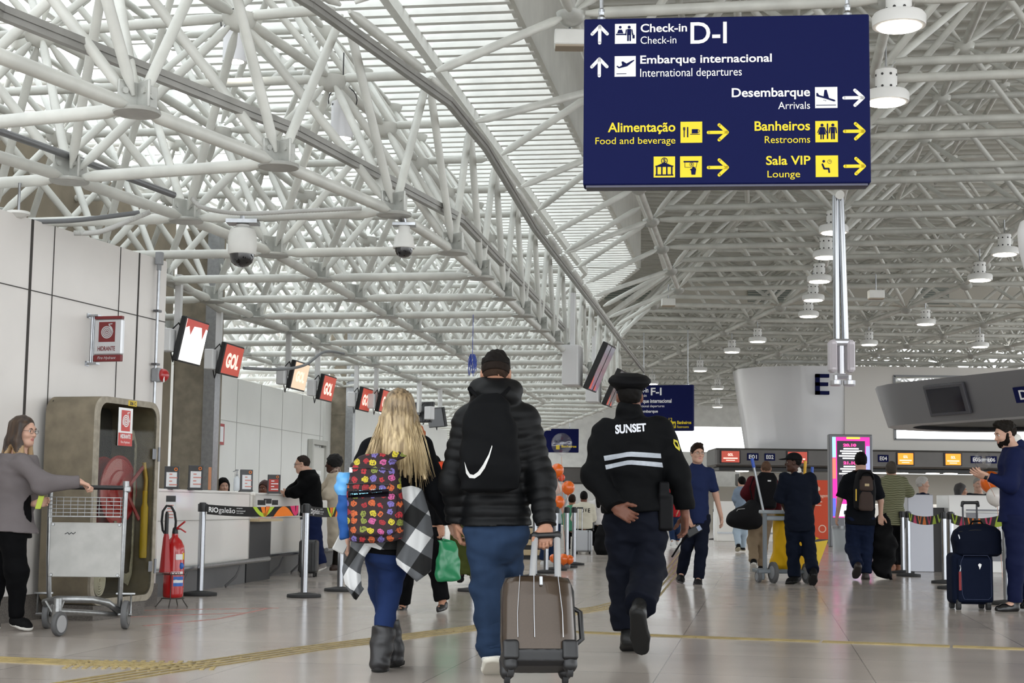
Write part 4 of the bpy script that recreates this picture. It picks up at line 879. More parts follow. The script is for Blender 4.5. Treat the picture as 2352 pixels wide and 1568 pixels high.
for z in (1.22, .28): mb = MB(); fcab.box(mb, Lc-.11, z-.045, Lc-.05, z+.045, .004, .012, .003); mb.tube(fcab.at(Lc-.005, z-.06, .01), fcab.at(Lc-.005, z+.06, .01), .012, 8); mb.build('hinge', mat('hinge_steel', '77787c', .35, .8), t)

# ------------------------------------------------------------------ fire extinguisher on its wire stand
p = atz(397, 1372, .085); p = V3(p[0], p[1], .085); t = thing('fire_extinguisher', 'red fire extinguisher standing before the first white desk', 'fire extinguisher', p)
mb = MB(); mb.lathe(p, [(.078, 0), (.09, .012), (.092, .04), (.092, .40), (.085, .46), (.06, .51), (.03, .54), (.028, .57)], n=30); cyl = mb.build('cylinder', mat('extinguisher_red', 'b3191c', .22, coat=.5), t, 50)
fx = Face(p+V3(0, -.094, 0), V3(1, 0, 0), UP)
def wrap(name, a0, a1, z0, z1, m, r=.0932, par=cyl):
    mb = MB(); A = np.linspace(a0, a1, 10); mb.rings([np.array([p+V3(math.sin(a)*r, -math.cos(a)*r, z0), p+V3(math.sin(a)*r, -math.cos(a)*r, z1), p+V3(math.sin(a)*(r+.0015), -math.cos(a)*(r+.0015), z1), p+V3(math.sin(a)*(r+.0015), -math.cos(a)*(r+.0015), z0)]) for a in A]); return mb.build(name, m, par)
LB = mat('label_blue', '2a63b8', .4); LW = mat('label_white', 'e3e3e3', .5)
wrap('white_label', .35, 1.1, .34, .39, LW); wrap('yellow_label', 1.1, 1.35, .34, .40, mat('tag_yellow', 'd9b92c')); wrap('white_label', -.9, -.2, .22, .31, LW); co = wrap('white_label', -.1, 1.2, .205, .235, LW)
for k, (z, m) in enumerate(((.16, LB), (.135, LW), (.105, LB))): wrap('blue_label', .2, 1.3, z, z+.03, m)
mb = MB(); v, f_ = glyphs('CO2', .03); mb.add([p+V3(math.sin(-.05+.9*a)*.0955, -math.cos(-.05+.9*a)*.0955, .208+.025*b) for a, b in v], f_); mb.build('red_lettering', MAR, co)
mb = MB(); mb.ball(p+V3(math.sin(.95)*.094, -math.cos(.95)*.094, .285), (.024, .012, .03)); mb.build('round_emblem', LB, cyl, 80)
mb = MB(); mb.lathe(p+UP*.56, [(.025, 0), (.028, .02), (.022, .06), (.012, .07)], n=14); mb.build('valve', BLACK, t, 50)
mb = MB(); mb.path([p+V3(0, 0, .6), p+V3(.04, -.01, .64), p+V3(.09, -.02, .68)], .014, 8, flat=.6); mb.path([p+V3(0, 0, .61), p+V3(.05, -.01, .615), p+V3(.1, -.02, .585)], .012, 8, flat=.6); mb.build('trigger_handle', mat('trigger_red', 'b32b2d', .35), t, 60)
mb = MB(); mb.path([p+V3(*q) for q in ((0, 0, .62), (.01, -.03, .68), (0, -.05, .76), (-.03, -.06, .815), (-.07, -.07, .82), (-.1, -.08, .77), (-.105, -.09, .68), (-.09, -.1, .6), (-.06, -.105, .56))], .011, 8); mb.build('black_hose', RUBBER, t, 60)
mb = MB(); mb.lathe(p+V3(-.055, -.11, .23), [(.055, 0), (.05, .02), (.028, .3), (.02, .34)], n=18); hn = mb.build('discharge_horn', mat('horn_red', 'a32023', .35), t, 50); mb = MB(); mb.lathe(p+V3(-.055, -.11, .57), [(.019, 0), (.018, .17), (.01, .2)], n=12); mb.build('horn_grip', BLACK, hn, 50)
WIRE = mat('wire_dark', '4a4744', .5, .4)
st = thing('extinguisher_stand', 'bent wire floor stand under the red extinguisher', 'stand', p-UP*.085); mb = MB()
mb.path([p+V3(.1*math.cos(a), .1*math.sin(a), -.004) for a in np.linspace(0, 6.28, 20, endpoint=False)], .005, 6, close=True); mb.path([p+V3(.103*math.cos(a), .103*math.sin(a), .21) for a in np.linspace(0, 6.28, 20, endpoint=False)], .004, 6, close=True)
mb.tube(p+V3(0, -.1, -.004), p+V3(0, -.1, .21), .004, 6); mb.tube(p+V3(-.1, 0, -.004), p+V3(-.1, 0, .004), .1, 6) if 0 else None
mb.build('wire_ring', WIRE, st)
for a in (-2.6, -1.57, -.4, 1.5): d_ = V3(math.cos(a), math.sin(a), 0); mb = MB(); mb.path([p+d_*.1-UP*.004, p+d_*.11-UP*.02, p+d_*.16-UP*.081], .005, 6); mb.build('leg', WIRE, st)

# ------------------------------------------------------------------ luggage trolley
tp = atz(190, 1444)*V3(1, 1, 0); sx = unit(V3(1, .06, 0)); fy = np.cross(sx, UP)       # fy points at the camera
TS = mat('trolley_steel', '9b9c9c', .35, .9, noise=.2, nscale=30)
def L_(x, f, z): return tp+sx*x+fy*f+UP*z
t = thing('luggage_trolley', 'grey airport luggage trolley pushed by the woman in grey', 'trolley', tp)
for s_ in (-1, 1):
    mb = MB(); mb.path([L_(s_*.275, -.0, 1.06), L_(s_*.275, .01, .95), L_(s_*.268, .0, .5), L_(s_*.26, -.02, .25), L_(s_*.25, -.06, .12)], .019, 10); mb.build('upright', TS, t, 60)
    mb = MB(); mb.lathe(L_(s_*.3-s_*.015, -.02, .105), [(.03, 0), (.1, .0), (.105, .008), (.105, .032), (.1, .04), (.03, .04)], ax=sx, n=28); wh = mb.build('wheel', mat('wheel_grey', '5d5d5e', .6), t, 50)
    mb = MB(); mb.lathe(L_(s_*.3-s_*.015, -.02, .105), [(.07, -.004), (.07, .044)], ax=sx, n=20); mb.tube(L_(s_*.25, -.02, .105), L_(s_*.35, -.02, .105), .012, 8); mb.build('hub', TS, wh)
    mb = MB(); mb.path([L_(s_*.26, -.02, .25), L_(s_*.3, -.02, .255), L_(s_*.34, -.02, .25), L_(s_*.34, -.02, .1)], .008, 6); mb.box(L_(s_*.3, -.02, .26), (.14, .02, .012), (sx, fy, UP)); mb.build('wheel_fork', TS, t, 60)
    mb = MB(); mb.lathe(L_(s_*.275, 0, 1.02), [(.024, 0), (.026, .03), (.024, .07)], n=12); mb.box(L_(s_*.285, 0, 1.03), (.05, .05, .05), (sx, fy, UP), .01); mb.build('handle_joint', TS, t)
mb = MB(); mb.tube(L_(-.265, .005, 1.04), L_(.265, .005, 1.04), .017, 12); mb.build('handle_bar', BLACK, t, 60)
PL = mat('trolley_panel', 'b3b2ae', .5, noise=.14, nscale=9); fp = Face(L_(-.262, .012, .38), sx, UP)
mb = MB(); fp.box(mb, 0, 0, .524, .40, 0, .012, .004); pn = mb.build('advert_panel', PL, t); mb = MB(); fp.line(mb, [(.11, .315), (.13, .325), (.14, .312), (.155, .325), (.17, .315), (.185, .327)], .006, .014); mb.build('scribble', BLACK, pn)
for x, y in ((.02, .385), (.505, .385), (.02, .015), (.505, .015)): mb = MB(); mb.lathe(fp.at(x, y, .012), [(.013, 0), (.01, .006)], ax=fp.n, n=10); mb.build('panel_bolt', TS, pn)
mb = MB()
for k in range(6): z = .825+.028*k; mb.path([L_(-.26, -.005, z), L_(-.26, .1, z), L_(.26, .1, z), L_(.26, -.005, z)], .0035 if k else .006, 6)
for k in range(11): x = -.26+.052*k; mb.tube(L_(x, .1, .825), L_(x, .1, .966), .0025, 5)
for k in range(11): x = -.26+.052*k; mb.tube(L_(x, .1, .826), L_(x, -.005, .826), .0025, 5)
mb.build('wire_basket', TS, t, 60)
mb = MB(); mb.path([L_(-.27, -.05, .14), L_(-.26, .1, .2), L_(-.16, .16, .225), (L_(.1, .16, .225)), L_(.19, .1, .2), L_(.26, -.05, .12)], .026, 10); mb.build('front_tube', TS, t, 60)
mb = MB(); mb.path([L_(.24, -.06, .1), L_(.12, .3, .14), L_(-.04, .6, .17)], .02, 8); mb.path([L_(-.24, -.06, .1), L_(-.14, .3, .14), L_(-.06, .6, .17)], .02, 8)
mb.tube(L_(-.19, .1, .115), L_(.2, .1, .115), .014, 8); mb.build('platform_rail', TS, t, 60)
mb = MB(); mb.tube(L_(-.05, .62, .17), L_(-.05, .62, .26), .03, 12); mb.box(L_(-.055, .62, .16), (.06, .05, .12), (sx, fy, UP), .008)
for d_ in (-.07, .02): mb.path([L_(-.05+d_*1.4, .56, .235), L_(-.05+d_*.5, .61, .16), L_(-.04, .64, .1)], .008, 6)
mb.build('castor_fork', TS, t, 60)
cax = unit(sx+fy*.35); mb = MB(); mb.lathe(L_(-.03, .64, .085)-cax*.016, [(.02, 0), (.08, 0), (.085, .008), (.085, .026), (.08, .034), (.02, .034)], ax=cax, n=26); cw = mb.build('castor_wheel', mat('wheel_dark', '4d4d4e', .6), t, 50); mb = MB(); mb.lathe(L_(-.03, .64, .085)-cax*.02, [(.06, 0), (.06, .042)], ax=cax, n=20); mb.build('hub', mat('hub_grey', '9a9a9b', .5), cw)

# ------------------------------------------------------------------ right: grey ring canopy, desks, island desks
P0 = []
dirn = unit(V3(7.09-6.02, 21.4-23.9, 0)); sid = V3(-dirn[1], dirn[0], 0)          # sid points right-back
A0 = V3(6.02, 23.75, 0); RW = 1.7
cen = A0+sid*RW
outl = [A0+dirn*9, A0+dirn*5, A0+dirn*2.5, A0]
for a in np.linspace(.15, 2.99, 11): outl.append(cen+(-sid*math.cos(a)-dirn*math.sin(a))*RW)
outl += [A0+sid*2*RW, A0+sid*2*RW+dirn*9]
t = thing('ring_canopy', 'dark grey rounded canopy with blue D sign over the white desks', 'canopy', cen); zc_0, zc_1 = 2.27, 2.9
mid = sum(outl)/len(outl)
def off(p, k):
    q_ = p-(cen if (p-A0)@dirn < .1 else A0+sid*RW+dirn*((p-A0)@dirn)); return unit(q_)*k
mb = MB(); R = []
for p in outl: R.append(np.array([p+off(p, -.12)+UP*zc_0, p+off(p, .08)+UP*zc_1, p+off(p, 0)+UP*zc_1, p+off(p, -.5)+UP*(zc_0+.0)]))
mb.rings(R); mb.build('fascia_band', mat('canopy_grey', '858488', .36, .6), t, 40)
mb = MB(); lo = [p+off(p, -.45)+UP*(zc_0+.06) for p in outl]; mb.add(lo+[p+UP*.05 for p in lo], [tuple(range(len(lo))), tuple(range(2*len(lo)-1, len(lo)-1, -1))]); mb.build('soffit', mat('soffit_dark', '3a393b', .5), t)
fcp = Face(A0+UP*zc_0, dirn, UP*1.+sid*-.3); fcp.o = A0-sid*-.0+off(A0, -.12)+UP*zc_0
lean = unit(UP*(zc_1-zc_0)+(-sid)*.2); fcp = Face(A0+off(A0, -.115)+UP*zc_0, dirn, lean)
mb = MB(); fcp.box(mb, .62, .1, 1.52, .57, 0, .05, .01); s_ = mb.build('blank_screen', mat('screen_bezel', '4b4a50', .4), t); mb = MB(); fcp.rect(mb, .68, .15, 1.44, .52, .052); mb.build('display', mat('screen_dark', '20222c', .12), s_)
mb = MB(); fcp.box(mb, 2.5, .2, 3.3, .42, .004, .03); s_ = mb.build('number_plate', NAVY, t, label='navy plate with the desk number'); mb = MB(); fcp.text(mb, 'D01', 2.6, 2.98, .24, .38, .033, .02); mb.build('lettering', SWHITE, s_)
DSK = mat('desk_side_grey', 'b9bac2', .35, .2)
def rdesk(x0, x1, Y, label, m=DW, niche=False, rail=False):
    t = thing('service_desk', label, 'desk', ((x0+x1)/2, Y+.35, 0), 'white service desks under the ring canopy'); mb = MB(); mb.box(((x0+x1)/2, Y+.35, .6), (x1-x0, .7, 1.2), None, .01); mb.build('desk_body', m, t)
    if niche: 
        mb = MB(); mb.box((x0+.75, Y-.01, .58), (.95, .02, .8)); nn = mb.build('grey_panel', mat('desk_grey', '8b8b90', .5), t); mb = MB(); mb.box((x0+.75, Y-.022, .72), (.6, .01, .4)); mb.build('paper_notice', PAP, nn)
        mb = MB(); mb.box((x0+.75, Y-.015, .94), (1.05, .05, .03)); mb.build('ledge', WHITE, t)
    if rail: mb = MB(); mb.path([(x0+.05, Y-.02, .05), (x0+.05, Y-.2, .3), (x0+.2, Y-.22, .34), (x1, Y-.22, .34)], .022, 8); mb.build('foot_rail', STEEL, t, 60)
    return t
rdesk(6.22, 6.62, 24.3, 'narrow grey desk end beside the striped-shirt man', DSK); rdesk(6.86, 9.6, 24.3, 'long white desk behind the blue suitcase', DW, True, True)
mb = MB(); mb.box((6.74, 24.75, .5), (.24, .4, 1.0)); tag(mb.build('dark_gate_panel', mat('gate_dark', '3f3d3d', .5)), 'dark gap panel between the narrow and the long white desk', 'panel')
p = V3(7.62, 24.5, 1.2); mb = MB(); mb.box(p+UP*.1, (.14, .02, .2), (V3(.97, .2, 0), V3(-.2, .97, 0), UP)); t = thing('desk_notice', 'small white and blue notice standing on the long white desk', 'sign', p); mb.build('notice_card', PAP, t); mb = MB(); mb.box(p+V3(-.0, -.015, .06), (.1, .004, .08)); mb.build('blue_print', mat('print_blue', '7fa3cf', .5), t)
# far desks in front of islands
for k, (a, b, Y, l) in enumerate(((9.2, 16.9, 50.5, 'long far row of white desks under the E bulkhead'), (6.0, 7.6, 45, 'far white desk with lit side behind the polo-shirt man'))):
    mb = MB(); mb.box(((a+b)/2, Y+.4, .58), (b-a, .8, 1.16), None, .02); t = thing('far_desk', l, 'desk', ((a+b)/2, Y+.4, 0)); mb.build('desk_body', DW, t)
    mb = MB(); mb.box(((a+b)/2, Y-.005, .25), (b-a, .01, .05)); mb.build('foot_rail', STEEL, t)
# plates and screens on the E bulkhead
fe = Face(V3(6.55, 49.6, 2.29), V3(1, 0, 0), UP)
X = lambda px: (px-CX)/F*49.6-6.55
def plate(px0, px1, txt, label):
    mb = MB(); fe.box(mb, X(px0), .2, X(px1), .43, .002, .03); t = thing('desk_number_plate', label, 'sign', fe.at(X(px0), .2), 'navy number plates on the E bulkhead'); mb.build('plate', NAVY, t); mb = MB(); a, b = X(px0), X(px1); fe.text(mb, txt, a+(b-a)*.15, a+(b-a)*.85, .25, .38, .034, .02); mb.build('lettering', SWHITE, t)
plate(1718, 1744, 'E01', 'navy E01 plate left of the mop handle top'); plate(1758, 1782, 'E02', 'navy E02 plate above the shaved head'); plate(2018, 2042, 'E04', 'navy E04 plate right of the tall display'); plate(2231, 2256, 'E05', 'navy plate half hidden by the clear balloon at the hands'); plate(2265, 2290, 'E06', 'navy plate between the clear balloon and the suit')
OR2 = mat('screen_amber', 'ff8a1e', .4, emit=1.)
for a, b, m, l in ((1659, 1700, ORANGE, 'red-orange screen on the E bulkhead left of the E01 plate'), (1811, 1855, ORANGE, 'red-orange screen on the E bulkhead behind the janitor cap'), (2063, 2098, OR2, 'amber screen on the E bulkhead right of the E04 plate'), (2172, 2207, OR2, 'amber screen on the E bulkhead left of the clear balloon')):
    mb = MB(); fe.box(mb, X(a)-.04, .1, X(b)+.04, .52, .0, .05); t = thing('bulkhead_screen', l, 'screen', fe.at(X(a), .1), 'orange screens on the E bulkhead'); mb.build('screen_case', BLACK, t); mb = MB(); fe.rect(mb, X(a), .13, X(b), .49, .053); d = mb.build('display', m, t)
    mb = MB(); w_ = X(b)-X(a); fe.text(mb, 'GOL', X(a)+w_*.35, X(a)+w_*.65, .33, .42, .056, .05); fe.rect(mb, X(a)+w_*.1, .24, X(a)+w_*.9, .28, .056); fe.rect(mb, X(a)+w_*.25, .18, X(a)+w_*.75, .205, .056); mb.build('lettering', SLET, d)
for px, py in ((2075, 1076), (2081, 1084), (2182, 1077), (2211, 1086), (1742, 1083)):
    p = aty(px, py, 50.2 if py < 1080 else 47); mb = MB(); z = 2.16; p = V3(p[0], 50.0+random.random()*.6, z); mb.lathe(p, [(.005, -.012), (.2, -.01), (.22, .01)], n=18); tag(mb.build('downlight', GLOW), 'small round downlight under the E bulkhead', 'lamp', 'downlights under the E bulkhead')
mb = MB(); ff = Face(V3(10.6, 71, 2.0), V3(1, 0, 0), UP); ff.box(mb, 1.0, .16, 2.3, .5, 0, .05); tag(mb.build('far_screen', mat('screen_pale_green', 'c9e2d2', .4, emit=1.)), 'pale green screen on the far bulkhead behind the polo-shirt man', 'screen'); t = thing('desk_number_plate', 'distant F07 number plate on the far bulkhead', 'sign', ff.at(3, .2)); mb = MB(); ff.box(mb, 2.9, .18, 3.8, .48, 0, .03); mb.build('plate', mat('plate_dark', '2d2c30', .5), t); mb = MB(); ff.text(mb, 'F07', 3.05, 3.65, .24, .42, .035, .02); mb.build('lettering', SWHITE, t)
# big E letter on the drum wall
mb = MB(); fE = Face(V3((1876-CX)/F*50, 49.97, 0), V3(1, 0, 0), UP); z0, z1 = aty(1890, 906, 50)[2], aty(1890, 859, 50)[2]; H = z1-z0; W = 31/F*50
for r in ((0, 0, W*.3, H), (0, 0, W, H*.17), (0, H*.42, W*.92, H*.59), (0, H*.83, W, H)): fE.box(mb, r[0], z0+r[1], r[2], z0+r[3], -.1, .06)
tag(mb.build('letter_sign', NAVY), 'large navy letter E mounted on the white drum wall', 'sign')
# tall display, standing banner
p = atz(1957, 1256); W, Hh = 100/F*p[1], 2.9; ft = Face(p-V3(W/2, 0, 0)*1., V3(1, 0, 0), UP); ft.o[2] = 0; t = thing('display_totem', 'tall lit advertising totem with dates behind the man with the brown backpack', 'display', p)
mb = MB(); ft.box(mb, 0, 0, W, Hh, -.25, 0, .02); mb.build('totem_case', mat('totem_grey', '6a6b6f', .4, .4), t)
SCR = lambda n, c, e=1.: mat('totem_'+n, c, .4, emit=e)
mb = MB(); ft.rect(mb, .08, .75, W-.08, Hh-.07, .003); dsp = mb.build('display', SCR('pink', 'e0259a', .8), t)
def blk(n, c, x0, y0, x1, y1, h=.006): mb = MB(); ft.rect(mb, x0, y0, x1, y1, h); mb.build('display_block', SCR(n, c), dsp)
blk('black', '14101c', .2, 1.35, W-.2, Hh-.17); blk('cyan', '8fd3e8', .08, 2.3, .17, Hh-.07); blk('coral', 'ef6a5a', .08, 1.75, .17, 2.28); blk('lilac', '8c93d8', W-.18, 1.9, W-.08, 2.6); blk('green', 'a7d8b0', W-.14, 1.5, W-.08, 1.88); blk('yellow', 'f1d33c', .45, Hh-.12, .8, Hh-.07); blk('white', 'dfe3f5', .2, .78, W-.2, 1.1); blk('blue', '4c58c8', .08, .78, .16, 1.25); blk('purple', '5a3fb0', W*.4, .9, W*.6, 1.2)
for k, (s_, y) in enumerate((('20.10', 2.58), ('21.10', 2.12), ('22.10', 1.68))):
    mb = MB(); ft.text(mb, s_, W*.32, W*.62, y, y+.08, .009, .06); mb.build('pink_lettering', SCR('magenta', 'ff3f8e', 1.2), dsp)
    mb = MB()
    for q, a in enumerate((.25, .36, .3, .4, .28)): ft.rect(mb, W*(.5-a*.7), y-.07-.062*q, W*(.5+a*.7), y-.035-.062*q, .009)
    mb.build('white_lines', SCR('text_white', 'ffffff', 1.), dsp)
p = atz(1889, 1246); W = 38/F*p[1]; t = thing('banner_stand', 'orange standing banner with a bag symbol behind the janitor', 'banner', p); fb = Face(V3(p[0]-W/2, p[1], 0), V3(1, 0, 0), UP)
mb = MB(); fb.box(mb, 0, .1, W, 1.8, -.04, 0); mb.build('banner_panel', mat('banner_orange', 'd8481c', .5), t); mb = MB(); fb.box(mb, 0, 1.8, W, 2.03, -.04, 0); mb.build('grey_header', mat('banner_grey', '6c6864', .5), t); mb = MB(); fb.box(mb, -.03, 0, W+.03, .1, -.2, .12); mb.build('foot', FRM, t)
mb = MB(); fb.disc(mb, W*.25, 1.55, .07, .003); fb.text(mb, 'Bagagem', W*.1, W*.85, 1.28, 1.4, .003, .02); fb.rect(mb, W*.1, 1.16, W*.5, 1.19, .003); fb.rect(mb, W*.1, 1.06, W*.45, 1.09, .003); fb.ring(mb, W*.5, .4, .1, .03, .003); mb.build('white_print', mat('print_soft', 'f0c9b4', .5), t)
# rows of chairs and a bin in the far middle
def chair(p, label):
    t = thing('waiting_chair', label, 'chair', p, 'black waiting chairs'); mb = MB(); mb.box(p+UP*.44, (.5, .48, .06), None, .02); mb.build('seat', BLACK, t); mb = MB(); mb.box(p+V3(0, -.25, .68), (.5, .05, .45), None, .02); mb.build('backrest', BLACK, t)
    for a in (-.2, .2):
        for b in (-.2, .2): mb = MB(); mb.tube(p+V3(a, b, 0), p+V3(a, b, .42), .015, 8); mb.build('leg', STEEL, t)
    for a in (-.27, .27): mb = MB(); mb.box(p+V3(a, 0, .62), (.04, .42, .03), None, .01); mb.build('armrest', BLACK, t)
CHP = [atz(1337, 1262), atz(1368, 1258)]
chair(CHP[0], 'black waiting chair behind the silver suitcase'); chair(CHP[1], 'black waiting chair under the long black hair')
p = atz(1205, 1283); su_t = thing('step_unit', 'dark step unit with pale wooden slats behind the padded jacket man', 'step unit', p)
for k, (z, l) in enumerate(((.12, 'lower'), (.3, 'middle'), (.5, 'top'))): mb = MB(); mb.box(p+V3(-.05, 0, z), (.9, .5, .1), None, .01); mb.build('wooden_step', WOOD, su_t)
mb = MB(); mb.box(p+V3(-.05, .05, .29), (.86, .4, .58)); mb.build('frame', BLACK, su_t)
# clear bins beside the backpacked man
p = atz(1940, 1290)+V3(.05, .4, 0); t = thing('clear_bin', 'clear waste bin with steel rim left of the man with the brown backpack', 'bin', p); mb = MB(); mb.lathe(p, [(.17, 0), (.18, .02), (.19, .62)], n=20); mb.build('bin_body', mat('bin_clear', 'c6ccd0', .2, alpha=.5), t, 60); mb = MB(); mb.lathe(p+UP*.6, [(.2, 0), (.2, .05), (.17, .05), (.17, 0)], n=20); mb.build('rim', STEEL, t, 40); mb = MB(); mb.tube(p+V3(.2, 0, 0), p+V3(.2, 0, .95), .015, 8); mb.build('post', STEEL, t)
# ------------------------------------------------------------------ smooth bodies: blended distance fields turned into one surface
DEBUG = False
def axis_(lo, hi, h, fine):
    cuts = sorted({lo, hi, *[min(max(c, lo), hi) for a, b, _ in fine for c in (a, b)]}); out = []
    for a, b in zip(cuts[:-1], cuts[1:]):
        if b-a < 1e-6: continue
        s = min([h]+[hh for p, q, hh in fine if p <= a+1e-6 and q >= b-1e-6]); n = max(1, int(math.ceil((b-a)/s)))
        out += list(np.linspace(a, b, n, endpoint=False))
    return np.array(out+[hi], np.float32)
class SDF:
    def __init__(s, h=.012, fine=()): s.h = h; s.pr = []; s.lo = []; s.hi = []; s.fine = list(fine); s.cuts = []; s.noise = None
    def _add(s, lo, hi, fn, k, op):
        s.pr.append((np.asarray(lo), np.asarray(hi), fn, k, op))
        if op == 'u': s.lo.append(lo); s.hi.append(hi)
        return s
    def cone(s, a, b, ra, rb=None, k=.02, flat=None, op='u', wav=None):
        a, b = np.asarray(a, float), np.asarray(b, float); rb = ra if rb is None else rb; r = max(ra, rb)+(wav[0] if wav else 0)
        def fn(X, Y, Z):
            px, py, pz = X-a[0], Y-a[1], Z-a[2]; ba = b-a; g = 1.
            if flat is not None:
                n, f = unit(flat[0]), flat[1]; e = 1/f-1; dn = (px*n[0]+py*n[1]+pz*n[2])*e; px, py, pz = px+n[0]*dn, py+n[1]*dn, pz+n[2]*dn; ba = ba+n*(ba@n)*e; g = min(f, 1.)
            t = np.clip((px*ba[0]+py*ba[1]+pz*ba[2])/max(ba@ba, 1e-9), 0, 1); rr = ra+(rb-ra)*t
            if wav: rr = rr+wav[0]*(np.abs(np.sin(np.pi*(t*wav[1]+wav[2])))-.5)
            return (np.sqrt((px-ba[0]*t)**2+(py-ba[1]*t)**2+(pz-ba[2]*t)**2)-rr)*g
        return s._add(np.minimum(a, b)-r, np.maximum(a, b)+r, fn, k, op)
    def chain(s, P, R, k=.02, flat=None, wav=None):
        for i in range(len(P)-1): s.cone(P[i], P[i+1], R[i], R[i+1], k, flat, wav=(wav[0], wav[1][i], wav[2]) if wav else None)
        return s
    def ell(s, c, r, ax=None, k=.02, op='u'):
        c = np.asarray(c, float); r = np.asarray([r]*3 if np.isscalar(r) else r, float); A = ax or (V3(1, 0, 0), V3(0, 1, 0), V3(0, 0, 1)); m = r.max()
        def fn(X, Y, Z):
            x, y, z = X-c[0], Y-c[1], Z-c[2]; q = [x*a[0]+y*a[1]+z*a[2] for a in A]
            k0 = np.sqrt(sum((q[i]/r[i])**2 for i in range(3))); k1 = np.sqrt(sum((q[i]/r[i]**2)**2 for i in range(3)))+1e-6
            return k0*(k0-1)/k1
        return s._add(c-m, c+m, fn, k, op)
    def box(s, c, hs, ax=None, r=.01, k=.02, op='u'):
        c = np.asarray(c, float); A = ax or (V3(1, 0, 0), V3(0, 1, 0), V3(0, 0, 1)); m = float(np.linalg.norm(hs))
        def fn(X, Y, Z):
            x, y, z = X-c[0], Y-c[1], Z-c[2]; q = [np.abs(x*A[i][0]+y*A[i][1]+z*A[i][2])-(hs[i]-r) for i in range(3)]
            return np.sqrt(sum(np.maximum(v, 0)**2 for v in q))+np.minimum(np.maximum(q[0], np.maximum(q[1], q[2])), 0)-r
        return s._add(c-m, c+m, fn, k, op)
    def loft(s, o, sx, fy, uz, tab, k=.03, op='u', ex=2., wav=None):
        """tab rows: (height, half width, half depth, forward offset, side offset)"""
        T = np.array([list(q)+[0]*(5-len(q)) for q in tab], float); o = np.asarray(o, float); m = max(T[:, 1].max(), T[:, 2].max())+.03
        P = np.array([o+uz*q[0]+fy*q[3]+sx*q[4] for q in T])
        def fn(X, Y, Z):
            x, y, z = X-o[0], Y-o[1], Z-o[2]; u = x*uz[0]+y*uz[1]+z*uz[2]; uc = np.clip(u, T[0, 0], T[-1, 0])
            I = lambda j: np.interp(uc, T[:, 0], T[:, j]).astype(np.float32)
            w_, d_ = I(1), I(2); a = (x*sx[0]+y*sx[1]+z*sx[2]-I(4))/w_; b = (x*fy[0]+y*fy[1]+z*fy[2]-I(3))/d_
            q = (np.abs(a)**ex+np.abs(b)**ex)**(1/ex); g = np.minimum(w_, d_); d = (q-1)*g
            if wav: d = d-wav[0]*(np.abs(np.sin(np.pi*(u*wav[1]+wav[2])))-.5)
            cap = np.maximum(u-T[-1, 0], T[0, 0]-u); return np.maximum(d, cap)+0*X
        return s._add(P.min(0)-m, P.max(0)+m, fn, k, op)
    def cut(s, p, n, k=.0): s.cuts.append((np.asarray(p, float), unit(n), k, None)); return s
    def cutl(s, p, n, c, r): s.cuts.append((np.asarray(p, float), unit(n), 0, (np.asarray(c, float), r))); return s
    def mesh(s, name, m, parent=None, label=None, pick=None, smooth=True, relax=0):
        pad = .03; lo = np.min(s.lo, 0)-pad; hi = np.max(s.hi, 0)+pad
        A = [axis_(lo[i], hi[i], s.h, [(f[0][i], f[1][i], f[2]) for f in s.fine]) for i in range(3)]
        n = [len(a) for a in A]
        if DEBUG: print("SDF", name, n, flush=True)
        Fv = np.full(n, 1., np.float32)
        for l, h_, fn, k, op in s.pr:
            mg = max(.045, k+.01); sl = tuple(slice(max(int(np.searchsorted(A[i], l[i]-mg))-1, 0), int(np.searchsorted(A[i], h_[i]+mg))+1) for i in range(3))
            if any(q.stop-q.start < 1 for q in sl): continue
            X, Y, Z = A[0][sl[0]][:, None, None], A[1][sl[1]][None, :, None], A[2][sl[2]][None, None, :]
            d = np.asarray(fn(X, Y, Z), np.float32); a = Fv[sl]
            if op == 'u': Fv[sl] = np.minimum(a, d)-(np.maximum(k-np.abs(a-d), 0)**2/(4*k) if k else 0)
            else: d = -d; Fv[sl] = np.maximum(a, d)+(np.maximum(k-np.abs(a-d), 0)**2/(4*k) if k else 0)
        X, Y, Z = A[0][:, None, None], A[1][None, :, None], A[2][None, None, :]
        if s.noise:
            for amp, fx, fy_, fz, sd in s.noise:
                r = np.random.RandomState(sd).rand(9)*6.28
                Fv += amp*(np.sin(X*fx+r[0]+1.3*np.sin(Z*fz*.6+r[1]))*np.sin(Z*fz+r[2]+1.1*np.sin(X*fx*.7+r[3]))+.6*np.sin(Y*fy_+r[4]+np.sin(Z*fz*.8+r[5]))*np.sin(Z*fz*1.37+X*fx*.5+r[6]))
        for p, nn, k, lim in s.cuts:
            d = (X-p[0])*nn[0]+(Y-p[1])*nn[1]+(Z-p[2])*nn[2]
            if lim is not None: d = np.minimum(d, lim[1]-np.sqrt((X-lim[0][0])**2+(Y-lim[0][1])**2+(Z-lim[0][2])**2))
            Fv = np.maximum(Fv, d)
        for i in range(3):                                          # keep the border outside
            q = [slice(None)]*3
            for e in (0, -1): q[i] = e; Fv[tuple(q)] = np.maximum(Fv[tuple(q)], .01)
        V, Q = nets(Fv, A)
        if relax:
            for _ in range(relax): V = laplace(V, Q)
        me = bpy.data.meshes.new(name); me.vertices.add(len(V)); me.vertices.foreach_set('co', V.astype(np.float32).ravel())
        me.loops.add(len(Q)*4); me.loops.foreach_set('vertex_index', Q.astype(np.int32).ravel()); me.polygons.add(len(Q)); me.polygons.foreach_set('loop_start', np.arange(0, len(Q)*4, 4, dtype=np.int32))
        me.update(calc_edges=True); me.validate()
        for q in (m if isinstance(m, (list, tuple)) else [m]): me.materials.append(q)
        if pick is not None:
            C = V[Q].mean(1); me.polygons.foreach_set('material_index', np.asarray(pick(C), np.int32))
